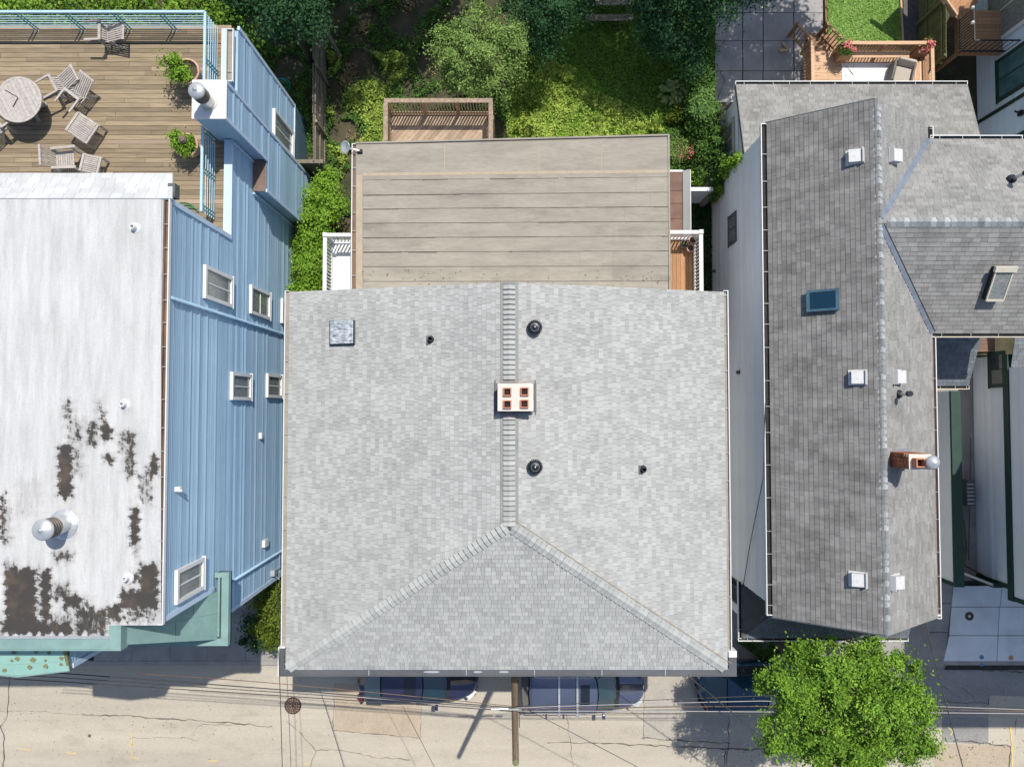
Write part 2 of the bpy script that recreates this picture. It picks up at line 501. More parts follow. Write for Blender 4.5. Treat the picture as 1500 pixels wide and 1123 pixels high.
def gutter_y(house, x0, x1, y0, y1, z, sgn, mat_in, mat_lip, straps=0.75):
    yo, yi = (y1, y0) if sgn > 0 else (y0, y1)
    g = MB().box(x0, x1, y0, y1, z-.09, z-.07).box(x0, x1, yi-.01, yi+.01, z-.09, z-.005)
    o = g.build('gutter', mat_in, house)
    l = MB().box(x0-.02, x1+.02, yo-.013, yo+.013, z-.10, z+.012)
    l.box(x0-.02, x0, y0, y1, z-.1, z+.005); l.box(x1, x1+.02, y0, y1, z-.1, z+.005)
    l.build('gutter_lip', mat_lip, o)
    me = None; xx = x0+.3; xb = xx
    while xx < x1:
        if me is None:
            s = MB().box(xx-.009, xx+.009, y0, y1, z-.004, z+.004).build('gutter_strap', mat_strap, o); me = s.data
        else: piece('gutter_strap', me, o, (xx-xb, 0, 0))
        xx += straps*random.uniform(.6, 1.3)
    return o

def clapboards(house, X, face, z0, z1, yf, mat, expo=.165, name='clapboard'):
    """horizontal boards on the plane x = X looking to face (+1/-1); yf(z) -> list of (y0,y1)"""
    cache = {}; z = z0; a = LOC[house.name]
    while z < z1-.02:
        for (ya, yb) in yf(z+expo*.5):
            vr = random.choice((.005,.008,.008,.012,.016,.030)) if abs(yb-ya) > 1 else .014
            key = (round(ya,3), round(yb,3), vr)
            if key not in cache:
                mb = MB(); f = face
                x0, xb, xt = X, X+f*(vr+.002), X+f*.002
                vs = [(x0,ya,z),(xb,ya,z),(xt,ya,z+expo),(x0,ya,z+expo),(x0,yb,z),(xb,yb,z),(xt,yb,z+expo),(x0,yb,z+expo)]
                mb.add(vs, [(0,1,2,3),(7,6,5,4),(0,4,5,1),(1,5,6,2),(2,6,7,3)])
                o = mb.build(name, mat, house); cache[key] = (o.data, z)
            else:
                me, zb = cache[key]; piece(name, me, house, (0, 0, z-zb))
        z += expo

def window_x(house, X, face, y0, y1, z0, z1, m_fr, m_gl, fw=.09, mull='h', depth=.07):
    """window on a wall that looks along x: proud frame, recessed pane, mullion and sill"""
    if y0 > y1: y0, y1 = y1, y0
    if z0 > z1: z0, z1 = z1, z0
    f = face; xo = X+f*depth
    mb = MB()
    mb.box(X, xo, y0, y1, z0, z0+fw).box(X, xo, y0, y1, z1-fw, z1)
    mb.box(X, xo, y0, y0+fw, z0+fw, z1-fw).box(X, xo, y1-fw, y1, z0+fw, z1-fw)
    w = mb.build('window', m_fr, house)
    MB().box(X+f*.028, X+f*.036, y0+fw, y1-fw, z0+fw, z1-fw).build('pane', m_gl, w)
    s = MB()
    if mull == 'v': s.box(X+f*.036, X+f*.052, y0+fw, y1-fw, (z0+z1)/2-.02, (z0+z1)/2+.02)
    else: s.box(X+f*.036, X+f*.052, (y0+y1)/2-.02, (y0+y1)/2+.02, z0+fw, z1-fw)
    s.build('mullion', m_fr, w)
    MB().box(X, X+f*(depth+.012), y0-.03, y1+.03, z0-.03, z0-.003).build('sill', m_fr, w)
    return w
def window_px(house, X, face, ul, ur, vt, vb, *a, **k):
    """corners from the photo: left/right columns and top/bottom rows at the left column"""
    p = PX(ul, vt, X); q = PX(ul, vb, X); r = PX(ur, vt, X)
    return window_x(house, X, face, q.y, p.y, min(r.z, p.z), max(r.z, p.z), *a, **k)

# ---- foliage
def leaf_quads(C, L, W, nb, spread=1.0):
    n = len(C)
    nrm = nb + RNG.normal(0, spread, (n,3)); nrm /= np.linalg.norm(nrm, axis=1, keepdims=True)+1e-9
    r = RNG.normal(0, 1, (n,3)); t = np.cross(nrm, r); t /= np.linalg.norm(t, axis=1, keepdims=True)+1e-9
    b = np.cross(nrm, t)
    s = RNG.uniform(.6, 1.3, (n,1))
    V = np.empty((n,4,3))
    V[:,0] = C - t*L*s; V[:,1] = C + b*W*s - t*L*s*.1; V[:,2] = C + t*L*s; V[:,3] = C - b*W*s - t*L*s*.1
    F = np.arange(4*n).reshape(n,4)
    return V.reshape(-1,3), F
def crown(name, blobs, n, leaf, mat, parent=None, clumps=26, tight=.20, kind=None, upbias=.55, inner=.25):
    """blobs: (centre, (rx,ry,rz)); leaves gathered in clumps near the blobs' skins"""
    wts = np.array([b[1][0]*b[1][1] for b in blobs]); wts = wts/wts.sum()
    Cs = []; Ns = []
    for (c, r), w in zip(blobs, wts):
        k = max(4, int(clumps*(r[0]*r[1])**.5))
        d = RNG.normal(0, 1, (k,3)); d[:,2] = np.abs(d[:,2])*1.1 - .35
        d /= np.linalg.norm(d, axis=1, keepdims=True)
        rad = RNG.uniform(.62, 1.04, (k,1))
        cen = np.array(c) + d*np.array(r)*rad
        m = int(n*w)
        idx = RNG.integers(0, k, m)
        sz = RNG.uniform(.6, 1.5, k)[idx][:,None]
        off = RNG.normal(0, 1, (m,3))*np.array([1,1,.6])*tight*sz
        C = cen[idx] + off
        inn = RNG.random(m) < inner
        dd = RNG.normal(0, .42, (m,3))*np.array(r)
        C[inn] = np.array(c) + dd[inn]
        Cs.append(C); Ns.append(d[idx] + np.array([0,0,upbias]))
    C = np.concatenate(Cs); N = np.concatenate(Ns)
    V, F = leaf_quads(C, leaf, leaf*.55, N, .55)
    return fast(name, V, F, mat, parent, kind)
def in_poly(x, y, poly):
    ins = np.zeros(len(x), bool); k = len(poly); j = k-1
    for i in range(k):
        xi, yi = poly[i]; xj, yj = poly[j]
        c = ((yi > y) != (yj > y)) & (x < (xj-xi)*(y-yi)/(yj-yi+1e-12)+xi)
        ins ^= c; j = i
    return ins
def ground_leaves(name, pts, n, leaf, mat, z0=0.0, hmax=.12, clump=0.0, up=1.4, parent=None, hills=None, patch=.0):
    """small leaves over a ground polygon (world xy)"""
    pts = [(p[0], p[1]) for p in pts]
    xs = [p[0] for p in pts]; ys = [p[1] for p in pts]
    X = RNG.uniform(min(xs), max(xs), n*3); Y = RNG.uniform(min(ys), max(ys), n*3)
    if clump:
        k = max(5, int(n*clump)); gx = RNG.uniform(min(xs), max(xs), k); gy = RNG.uniform(min(ys), max(ys), k)
        idx = RNG.integers(0, k, n*3); s = RNG.uniform(.05, .22, k)[idx]
        X = gx[idx] + RNG.normal(0, 1, n*3)*s; Y = gy[idx] + RNG.normal(0, 1, n*3)*s
        hh = RNG.uniform(.3, 1, k)[idx]
    else: hh = np.ones(n*3)
    ok = in_poly(X, Y, pts)
    if patch:
        f = np.sin(X*2.1+1.3*np.sin(Y*1.7))+np.sin(Y*2.6+1.1*np.sin(X*2.3)+.7)
        ok &= (f > patch)
    X = X[ok][:n]; Y = Y[ok][:n]; hh = hh[ok][:n]
    Z = z0 + RNG.random(len(X))*hmax*hh
    V, F = leaf_quads(np.stack([X,Y,Z],1), leaf, leaf*.5, np.array([[0,0,up]]), .6)
    return fast(name, V, F, mat, parent, 'stuff')
def trunk(root, base, top, r, limbs, mat=m_bark, name='trunk'):
    mb = MB(); base = Vector(base); top = Vector(top)
    mid = (base+top)/2 + Vector((.08,-.05,0))
    mb.tube([base-Vector((0,0,.1)), base+(mid-base)*.3, mid, top], [r*1.35, r*1.05, r*.85, r*.55], 8)
    for l in limbs:
        l = Vector(l); a = mid + (top-mid)*random.uniform(.1,.9)
        m = (a+l)/2 + Vector((0,0,.15)); mb.tube([a, m, l], [r*.45, r*.28, r*.1], 6)
        for s in range(3):
            e = l + Vector((random.uniform(-.5,.5), random.uniform(-.5,.5), random.uniform(-.1,.5)))
            mb.tube([m, (m+e)/2, e], [r*.16, r*.1, r*.04], 4)
    return mb.build(name, mat, root, smooth=True)

# ------------------------------------------------------------------ THE GROUND
KERB_Y = P(700, 972, 0).y
def sheet(name, pts, z, mat, kind='structure', parent=None):
    return MB().poly([(p[0], p[1], z) for p in pts]).build(name, mat, parent, kind=kind)
g = MB().box(-150, 150, -150, 150, -.4, -.03).build('ground', m_soil, kind='structure')

def street_mat():
    m = M('sunbleached_street', (.455,.405,.325), (.36,.318,.258), scale=.55, stretch=(.12,1.6,1), fine=.16, bscale=55, bump=.25, pebble=.10, blot=(.8,.22,(.5,1.1,1)))
    return m
m_street = street_mat()
m_patch = M('street_patch_tan', (.40,.33,.24), (.35,.285,.21), scale=2, fine=.2, bscale=50, pebble=.15)
m_patch2 = M('street_patch_grey', (.38,.345,.29), (.33,.30,.26), scale=2, fine=.22, bscale=50, pebble=.15)
m_asph = M('older_dark_asphalt', (.27,.26,.245), (.21,.205,.195), scale=1.2, stretch=(.4,1.4,1), fine=.25, bscale=45, pebble=.2)
street = sheet('street', [(-60, -19), (60, -19), (60, KERB_Y), (-60, KERB_Y)], 0.0, m_street)
for (nm, a, mt) in (('asphalt_patch', [(490,1000),(616,1006),(615,1080),(490,1070)], m_patch),
                ('asphalt_patch', [(943,985),(1068,985),(1067,1090),(943,1081)], m_patch2),
                ('asphalt_patch', [(1372,1088),(1480,1092),(1479,1135),(1368,1135)], m_patch),
                ('asphalt_strip', [(1290,974),(1520,980),(1520,1020),(1448,1018),(1448,1090),(1380,1086),(1380,1050),(1290,1045)], m_asph)):
    MB().poly([P(u, v, .004) for u, v in a]).build(nm, mt, street)
# filled cracks and joints
def strip(path, w, z, mat, name, parent, jitter=.0, z_add=0):
    mb = MB(); pts = []
    for i in range(len(path)-1):
        a = Vector(path[i]); b = Vector(path[i+1]); k = max(1, int((b-a).length/.18)) if jitter else 1
        for j in range(k): pts.append(a+(b-a)*j/k)
    pts.append(Vector(path[-1]))
    ptsj = [p+Vector((random.uniform(-jitter,jitter), random.uniform(-jitter,jitter), 0)) for p in pts]
    vs = []; fs = []
    for i, p in enumerate(ptsj):
        a = ptsj[max(0,i-1)]; b = ptsj[min(len(ptsj)-1,i+1)]
        d = (b-a).normalized(); s = Vector((-d.y, d.x, 0))
        ww = w*(random.uniform(.2,.85) if jitter else 1)
        vs += [(p.x+s.x*ww, p.y+s.y*ww, z), (p.x-s.x*ww, p.y-s.y*ww, z)]
        if i: fs.append((2*i-2, 2*i-1, 2*i+1, 2*i))
    return mb.add(vs, fs).build(name, mat, parent)
cracks = [([(14,985),(14,1020),(10,1050),(0,1062)],.035),([(0,1062),(6,1075),(5,1123),(6,1140)],.035),
 ([(120,1046),(190,1048),(240,1052),(330,1057),(400,1064)],.03),([(280,1078),(290,1062),(310,1060),(340,1062)],.012),
 ([(420,1055),(452,1085),(463,1098),(450,1130)],.02),([(463,1098),(500,1098),(540,1107),(600,1112)],.02),
 ([(490,1004),(488,1070),(560,1074),(616,1080),(617,1034)],.02),
 ([(803,1086),(840,1087),(900,1089),(960,1091),(1080,1096),(1180,1098)],.035),([(940,1080),(1000,1084),(1070,1088)],.03),
 ([(1067,1050),(1067,1096),(1064,1120)],.03),([(943,1000),(943,1082)],.015),([(1380,1027),(1410,1028),(1448,1030),(1448,1018)],.035),
 ([(1395,1084),(1430,1086),(1480,1092),(1479,1130)],.04),([(1380,1003),(1408,1022)],.015),([(1395,977),(1440,980),(1500,984)],.05),
 ([(1408,1005),(1425,1018),(1428,1025)],.02),([(820,990),(832,1060),(840,1130)],.012),([(1060,1123),(1063,1098)],.03),
 ([(0,1040),(60,1041),(130,1047)],.008),([(190,1080),(270,1080),(290,1084)],.010),([(1490,1050),(1486,1075)],.02)]
for path, w in cracks:
    strip([P(u,v,0) for u,v in path], w, .010, m_crack, 'street_crack', street, jitter=.035)
# spray marks on the street
for path, w in (([(27,1095),(46,1098)],.022),([(97,1101),(113,1103)],.022),([(305,1113),(320,1114)],.02),([(440,1118),(455,1118)],.02),
                ([(193,1073),(194,1109)],.018),([(186,1108),(204,1110)],.022),([(189,1091),(197,1088)],.03),([(190,1086),(196,1092)],.02),
                ([(1480,1062),(1482,1090),(1483,1130)],.06),([(1388,1064),(1396,1070),(1392,1076)],.04)):
    strip([P(u,v,0) for u,v in path], w, .014, m_yellow, 'spray_mark', street, jitter=.006)
# drip stain
MB().lathe(P(131,1077,.008), [(.07,0),(.05,.004),(0,.005)], 9).build('oil_spot', m_crack, street)
# small debris specks
mb = MB()
for i in range(260):
    u = random.uniform(0,1500); v = random.gauss(1050,22)
    if v < 995: continue
    q = P(u,v,0); s = random.uniform(.008,.022)
    mb.obox((q.x,q.y,.01), s*1.6, s, .012, Matrix.Rotation(random.random()*3,3,'Z'))
tag(mb.build('street_grit', m_crack), 'dark grit specks scattered on the sunlit street', 'grit', kind='stuff')

# pavement slabs along the houses
pave = sheet('pavement', [(-60,KERB_Y),(60,KERB_Y),(60,KERB_Y+3.4),(-60,KERB_Y+3.4)], .02, m_joint)
MB().box(-60,60,KERB_Y-.0,KERB_Y+.16,-.05,.135).build('kerb', m_slab, pave)
x = -16.5; me = None; drive_x0 = P(1383,940,.12).x
while x < 22:
    w = 1.5
    if x+w > drive_x0-.1 and x < drive_x0+9: x += w; continue
    for (ya, yb) in ((KERB_Y+.17, KERB_Y+1.45), (KERB_Y+1.46, KERB_Y+2.9)):
        MB().box(x+.006, x+w-.006, ya, yb, .0, .13+random.uniform(-.004,.004)).build('paving_slab', m_slab, pave)
    x += w
# pale driveway slabs and the brown slabs beside them
drive = sheet('driveway', [P(1383,980,0)[:2], P(1560,980,0)[:2], P(1560,850,0)[:2], P(1407,850,0)[:2]], .05, m_joint)
rows = [(858,888),(889,930),(931,973)]
for i,(va,vb) in enumerate(rows):
    l0, l1 = {0:(1397,1394),1:(1394,1391),2:(1391,1381)}[i]
    m0, m1 = {0:(1468,1465),1:(1464,1462),2:(1462,1460)}[i]
    for (a0,a1,b0,b1) in ((l0,l1,m0-.5,m1-.5),(m0+.5,m1+.5,1530,1530),(1531,1531,1600,1600)):
        MB().poly([P(a0,va,.13),P(b0,va,.13),P(b1,vb,.13),P(a1,vb,.13)], .1).build('driveway_slab', m_concrete, drive)
side = sheet('side_path', [P(1290,978,0)[:2], P(1381,972,0)[:2], P(1398,840,0)[:2], P(1300,840,0)[:2]], .04, m_joint)
for (va,vb) in ((840,883),(884,925),(926,972)):
    for (a,b) in ((1290,1341),(1342,1393)):
        l = lambda v, u: u - (v-858)*(.11 if u > 1380 else 0)
        MB().poly([P(a,va,.125),P(l(va,b+3),va,.125),P(l(vb,b+3),vb,.125),P(a,vb,.125)], .08).build('paving_slab', m_slab, side)
for (u,v,r,mt,nm) in ((1438,962,.09,m_bluem,'blue_paint_dot'),(1481,963,.10,m_orange,'orange_paint_dot'),(1316,957,.07,m_bluem,'blue_paint_dot'),(1438,973,.07,m_bluem,'blue_paint_dot')):
    MB().lathe(P(u,v,.136), [(r,0),(r*.5,.002),(0,.002)], 12).build(nm, mt, drive)

# yards: bases
yard_l = sheet('left_yard_ground', [P(300,-120,0)[:2],P(482,-120,0)[:2],P(482,440,0)[:2],P(425,440,0)[:2]], -.015, m_soil)
yard_r = sheet('lawn_ground', [P(742,-120,0)[:2],P(1046,-120,0)[:2],P(1046,300,0)[:2],P(742,300,0)[:2]], -.011, m_grass)

# dark patio slabs behind the right house
patio = sheet('patio', [P(1046,-60,0)[:2],P(1207,-60,0)[:2],P(1207,200,0)[:2],P(1046,200,0)[:2]], .01, m_joint)
us = [1047,1088,1118,1163,1206]; vs_ = [-60,-22,19,60,104,150]
for i in range(len(us)-1):
    for j in range(len(vs_)-1):
        a = P(us[i]+.45,vs_[j]+.45,.06); b = P(us[i+1]-.45,vs_[j+1]-.45,.06)
        dz = random.uniform(-.008,.008)
        MB().box(a.x,b.x,b.y,a.y,0,.06+dz).build('patio_slab', m_patio, patio)
strip([P(u,v,0) for u,v in ((1049,96),(1061,119),(1050,148))], .02, .075, m_joint, 'patio_crack', patio, jitter=.01)
strip([P(u,v,0) for u,v in ((1048,82),(1060,62))], .02, .075, m_joint, 'patio_crack', patio, jitter=.01)
strip([P(u,v,0) for u,v in ((1180,26),(1188,32),(1196,33))], .015, .075, m_joint, 'patio_crack', patio, jitter=.01)

# ================================================================== THE MIDDLE HOUSE
ZE, ZR = 6.6, 8.3
mh = thing('house', (0, -1, 0), 'broad middle house with pale grey hipped shingle roof and four flue chimney', 'house')
pLb = P(424.5, 425, ZE); pRb = P(1060, 430, ZE)
XL, XR = pLb.x, pRb.x
YB = (pLb.y+pRb.y)/2; YF = P(742, 980, ZE).y
apex = P(746, 770, ZR); XM = apex.x; YA = apex.y
L0 = Vector((XL, YF, ZE)); L1 = Vector((XL, YB, ZE)); R0 = Vector((XR, YF, ZE)); R1 = Vector((XR, YB, ZE))
A0 = Vector((XM, YA, ZR)); A1 = Vector((XM, YB, ZR))
roof_plane(mh, [L1, L0, A0, A1], m_shingle, expo=.138, wmin=.10, wmax=.22, th=.018)
roof_plane(mh, [R0, R1, A1, A0], m_shingle, expo=.138, wmin=.10, wmax=.22, th=.018)
roof_plane(mh, [L0, R0, A0], m_shingle, expo=.138, wmin=.10, wmax=.22, th=.018)
sl_l = Vector((XL-XM, 0, ZE-ZR)); sl_r = Vector((XR-XM, 0, ZE-ZR)); sl_f = Vector((0, YF-YA, ZE-ZR))
chim_c = P(755, 582, ZR+.35)
caps(mh, A0, A1, sl_l, sl_r, m_cap, expo=.143, half=.175, skip=lambda c: abs(c.y-chim_c.y) < .50)
dl = (A0-L0); dr = (A0-R0)
perp = lambda s, d: (s - d.normalized()*s.dot(d.normalized()))
caps(mh, L0+dl.normalized()*.1, A0, perp(sl_l, dl), perp(sl_f, dl), m_cap, expo=.165, half=.17, name='hip_cap')
caps(mh, R0+dr.normalized()*.1, A0, perp(sl_r, dr), perp(sl_f, dr), m_cap, expo=.165, half=.17, name='hip_cap')
# thin grey strip of metal each side of the ridge caps
mb = MB()
for s, sl in ((-1, sl_l), (1, sl_r)):
    d = sl.normalized()
    a = A1 + d*.17; b = A1 + d*.27
    mb.poly([a+Vector((0,0,.02)), b+Vector((0,0,.02)), Vector((b.x, YA, b.z+.02)), Vector((a.x, YA, a.z+.02))], .004)
mb.build('ridge_vent_flashing', m_shingle_mid, mh)
# walls under the eaves, front face with windows
WX0, WX1, WY0, WY1 = XL+.35, XR-.35, YF+.35, YB-.3
MB().box(WX0, WX1, WY0, WY1, 0, ZE-.15).add([(WX0,WY1,ZE-.15),(WX1,WY1,ZE-.15),(XM,WY1,ZR-.2),(WX0,WY1-.1,ZE-.15),(WX1,WY1-.1,ZE-.15),(XM,WY1-.1,ZR-.2)],[(0,1,2),(5,4,3),(0,2,5,3),(1,4,5,2)]).build('wall', m_white_sid, mh)
for i, xx in enumerate((-5, -2.2, 1.2, 4.4)):
    for zz in (.9, 3.8):
        mb = MB(); x0, x1, z0, z1 = xx, xx+1.0, zz, zz+1.5; y = WY0
        mb.box(x0-.1,x1+.1,y-.05,y,z0-.1,z0).box(x0-.1,x1+.1,y-.05,y,z1,z1+.1).box(x0-.1,x0,y-.05,y,z0,z1).box(x1,x1+.1,y-.05,y,z0,z1)
        w = mb.build('window', m_white, mh)
        MB().box(x0,x1,y-.02,y-.004,z0,z1).build('pane', m_glass, w)
# dark front box gutter and cornice with its returns
gx0 = P(408, 985, ZE+.02).x; gx1 = P(1080, 985, ZE+.02).x; gy0 = P(750, 989, ZE).y; gyc = P(400, 949, ZE).y; gyr = P(1073, 955, ZE).y
mb = MB()
mb.box(gx0, gx1, gy0, YF+.02, ZE-.35, ZE-.03)
mb.box(gx0, XL-.045, YF+.021, gyc, ZE-.35, ZE-.03).box(XR+.05, gx1, YF+.021, gyr, ZE-.35, ZE-.03)
fr = mb.build('box_gutter', m_graymetal, mh)
for px in (540, 683, 783, 882, 975):
    xx = P(px, 984, ZE).x
    MB().box(xx-.012, xx+.012, gy0-.004, YF, ZE-.3, ZE-.022).build('gutter_seam', m_ltmetal, fr)
MB().box(gx0-.03, gx0, gy0-.03, gyc+.03, ZE-.35, ZE).box(gx0, XL-.03, gyc, gyc+.03, ZE-.35, ZE).build('gutter_end', m_white, fr)
MB().box(gx0, gx1, gy0-.03, gy0, ZE-.35, ZE-.01).build('gutter_edge', m_graymetal, fr)
MB().box(XR+.045, gx1, gyr-.15, gyr+.04, ZE-.34, ZE-.005).build('gutter_end', m_white, fr)
for (px, w) in ((632, .28), (700, .15), (738, .17)):  # pale metal ovals painted as glints of light in the gutter
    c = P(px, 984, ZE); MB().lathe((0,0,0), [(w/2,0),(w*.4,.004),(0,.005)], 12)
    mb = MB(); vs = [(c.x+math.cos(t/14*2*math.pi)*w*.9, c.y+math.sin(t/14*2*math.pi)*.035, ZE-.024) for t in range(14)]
    mb.add(vs, [tuple(range(14))]).build('painted_glint', m_ltmetal, fr)
gutter_x(mh, XL-.14, XL-.02, gyc+.05, YB+.02, ZE, -1, m_tan, m_white, straps=1.1)
gutter_x(mh, XR+.0, XR+.13, gyr+.05, YB+.03, ZE, 1, m_tan, m_white, straps=1.1)
# brown drip edge down the right hip
d = (A0-R0); n_ = Vector((0,0,1))
mb = MB().beam(R0+perp(sl_r,dr).normalized()*.22+Vector((0,0,.035)), A0+perp(sl_r,dr).normalized()*.22+Vector((0,0,.035)), .016, .012)
mb.build('hip_flashing_edge', m_stain, mh)

# chimney in the middle of the ridge
ch = thing('chimney', (chim_c.x, chim_c.y, ZR-.3), 'square brick chimney with pinkish mortar crown and four clay flues astride the ridge', 'chimney')
c = chim_c; hx, hy = .50, .385; zt = ZR+.42
MB().box(c.x-hx+.03, c.x+hx-.03, c.y-hy+.03, c.y+hy-.03, ZR-.45, zt-.08).build('stack', m_brick, ch)
MB().box(c.x-hx, c.x+hx, c.y-hy, c.y+hy, zt-.085, zt).build('crown', m_chimcap, ch, bevel=.012)
for (dx, dy) in ((-.225,.155),(.255,.165),(-.225,-.19),(.25,-.175)):
    s = .115; mb = MB(); x, y = c.x+dx, c.y+dy
    mb.box(x-s,x+s,y-s,y-s+.03,zt,zt+.085).box(x-s,x+s,y+s-.03,y+s,zt,zt+.085).box(x-s,x-s+.03,y-s+.03,y+s-.03,zt,zt+.085).box(x+s-.03,x+s,y-s+.03,y+s-.03,zt,zt+.085)
    f = mb.build('flue', m_clay, ch)
    MB().box(x-s+.03,x+s-.03,y-s+.03,y+s-.03,zt+.001,zt+.006).build('flue_dark', m_flue_dark, f)
mb = MB()
for s in (-1, 1):
    x = c.x+s*(hx+.055); zz = ZR - .28*(abs(x-XM))+.03
    mb.beam((x+s*.02,c.y-hy-.10,zz), (x+s*.02,c.y+hy+.12,zz), .03, .05)
    mb.box(x-.05,x+.05,c.y-hy-.03,c.y+hy+.03,zz-.02,zz+.006)
mb.box(c.x-hx,c.x+hx,c.y-hy-.05,c.y-hy,ZR-.18,ZR-.0)
mb.build('flashing', m_graymetal, ch)

def roof_z(x, y=0):
    """height of the middle house's roof"""
    side = ZR - (abs(x-XM)/abs(XR-XM))*(ZR-ZE)
    front = ZR - max(0, (YA-y))/(YA-YF)*(ZR-ZE)
    return min(side, front) if y < YA else side

# turbine vents
def turbine(u, v, label):
    q = P(u, v, ZR+.1); q.z = roof_z(q.x, q.y)
    t = thing('turbine_vent', (0,0,0), label, 'roof vent', 'turbine vents beside the ridge')
    MB().lathe((0,0,-.1), [(.17,0),(.17,.2),(.15,.24)], 20).build('collar', m_dkmetal, t)
    me = None
    for k in range(22):
        a = 2*math.pi*k/22
        if me is None:
            mb = MB(); vs = []; 
            for i in range(6):
                f = i/5; r = .17+.055*math.sin(f*math.pi); z = .12+.2*f; tw = a+.35*f
                vs.append((r*math.cos(tw), r*math.sin(tw), z)); vs.append(((r+.022)*math.cos(tw+.14), (r+.022)*math.sin(tw+.14), z))
            mb.add(vs, [(2*i,2*i+1,2*i+3,2*i+2) for i in range(5)]); o = mb.build('vane', m_dkmetal, t); me = o.data
        else: piece('vane', me, t, (0,0,0), (0,0,a))
    MB().lathe((0,0,.30), [(.20,0),(.195,.015),(.13,.05),(.125,.055),(.10,.05),(.04,.085),(.0,.10)], 24).build('dome', m_dkmetal, t, smooth=True)
    MB().lathe((0,0,.345), [(.135,0),(.125,.012),(.115,0)], 24).build('rim', m_ltmetal, t)
    MB().lathe((0,0,.385), [(.02,0),(.018,.02),(0,.025)], 8).build('bolt', m_ltmetal, t)
    t.location = q; t.scale = (.92,.92,.85)
    return t
t1 = turbine(783.5, 479, 'black turbine roof vent right of the ridge, behind the chimney toward the gardens')
t2 = turbine(784, 684, 'black turbine roof vent right of the ridge, on the street side of the chimney')

# skylight hatch with peeling metal cover
q = P(501, 487, 7.15); z = roof_z(q.x)
ht = thing('roof_hatch', (q.x, q.y, z), 'square peeling blue white metal roof hatch on the left slope', 'roof hatch')
sl = (ZR-ZE)/(XM-XL); a_ = math.atan(sl); rot = Matrix.Rotation(-a_, 3, 'Y')
MB().obox((q.x,q.y,z+.05), .80,.74,.18, rot).build('curb', m_dkmetal, ht)
MB().obox((q.x-.01,q.y+.01,z+.16), .76,.70,.035, rot).build('cover', m_hatch, ht, bevel=.02)
MB().obox((q.x+.39,q.y,z+.175), .03,.70,.03, rot).build('hinge_rail', m_skyfr, ht)

def pipe_vent(u, v, zf, label, lean=(0,0), s=1):
    q = P(u, v, zf); 
    t = thing('pipe_vent', (q.x,q.y,zf), label, 'vent pipe')
    MB().lathe(q+Vector((0,0,-.03)), [(.07*s,0),(.07*s,.22),(.05*s,.22),(.05*s,.1),(0,.1)], 14).build('pipe', m_dkmetal, t)
    MB().lathe(q+Vector((0,0,-.02)), [(.12*s,0),(.09*s,.08),(.07*s,.09)], 14).build('collar', m_dkmetal, t)
    MB().obox(q+Vector((-.10*s,-.01,.02)), .05*s,.26*s,.05, None).build('flashing', m_graymetal, t)
    return t
pipe_vent(631, 497, roof_z(P(631,497,7.6).x)+.03, 'small black vent pipe on the left slope right of the hatch')
pipe_vent(942, 687, roof_z(P(942,687,7.4).x)+.03, 'small black vent pipe low on the right slope')

# tan flat roof behind
ann = thing('rear_annex', (0, 7, 0), 'flat tan rolled roofing over the rear annex of the middle house', 'building')
ZA = 5.9
a = P(521, 417, ZA); b = P(981, 421, ZA); c2 = P(980, 198, ZA); d2 = P(521, 210, ZA)
ax0, ax1 = a.x, b.x; ay0 = YB-.6
MB().poly([(ax0,ay0,ZA-.02),(ax1,ay0,ZA-.02),(c2.x,c2.y,ZA-.02),(d2.x,d2.y,ZA-.02)], .16).build('roof_deck', m_tan, ann)
def lerp(a,b,t): return a+(b-a)*t
rows_v = [263.5, 285.5, 306, 327, 348, 369, 390.5, 412, 434]
# top wide sheets (three) then seven courses of sheets laid with staggered joints
def tanquad(u0,u1,v0,v1,z):
    s = lambda u, v: v - (u-521)/460*6.5*max(0,(430-v)/230)
    return [P(u0,s(u0,v1),z),P(u1,s(u1,v1),z),P(u1,s(u1,v0),z),P(u0,s(u0,v0),z)]
sheets = []
for (u0,u1) in ((522,651),(651.6,789),(789.6,979.5)): sheets.append((u0,u1,211.5,264,ZA+.004))
for i in range(len(rows_v)-1):
    us_ = [532]; 
    while us_[-1] < 975: us_.append(min(979, us_[-1]+random.choice((48,63,95,120,160))))
    if us_[-1]-us_[-2] < 14: us_.pop(-2)
    for k in range(len(us_)-1):
        sheets.append((us_[k]+.06, us_[k+1]-.06, rows_v[i]+.7, rows_v[i+1]-.2, ZA+.004+i*.0008))
for (u0,u1,v0,v1,z) in sheets:
    q = tanquad(u0,u1,v0,v1,z)
    q = [Vector((p.x, max(p.y, ay0+.01*0), p.z)) for p in q]
    if q[2].y - q[1].y < .02: continue
    MB().poly(q, .018).build('roofing_sheet', m_tan, ann)
for i, v in enumerate(rows_v[:-1]):
    mb = MB()
    u = 532
    while u < 978:
        w = random.uniform(25,70); w = min(w, 979-u)
        q = tanquad(u, u+w, v+random.uniform(-.2,.2), v+random.choice((.5,.7,1.0,1.5)), ZA+.008)
        mb.poly(q); u += w+random.choice((0,0,1,9))
    mb.build('lap_seam', m_tar, ann)
mb = MB(); mb.poly(tanquad(522,531,256,434,ZA+.012), .02)
mb.poly(tanquad(532,979,253.5,258,ZA+.009))
mb.build('tar_band', m_stain, ann)
for u in (651.3, 789.3, 881):
    MB().poly(tanquad(u-.5,u+.6,212,262,ZA+.010)).build('joint_stain', m_stain, ann)
MB().box(ax1-.03, ax1+.03, ay0, c2.y, ZA-.14, ZA+.03).build('drip_edge', m_tan, ann)
MB().beam((d2.x,d2.y,ZA-.03),(c2.x,c2.y,ZA-.03), .05, .13).build('drip_edge', m_tan, ann)
gutter_x(ann, ax0-.15, ax0-.01, ay0, d2.y-.02, ZA-.02, -1, m_gutter, m_white, straps=.78)
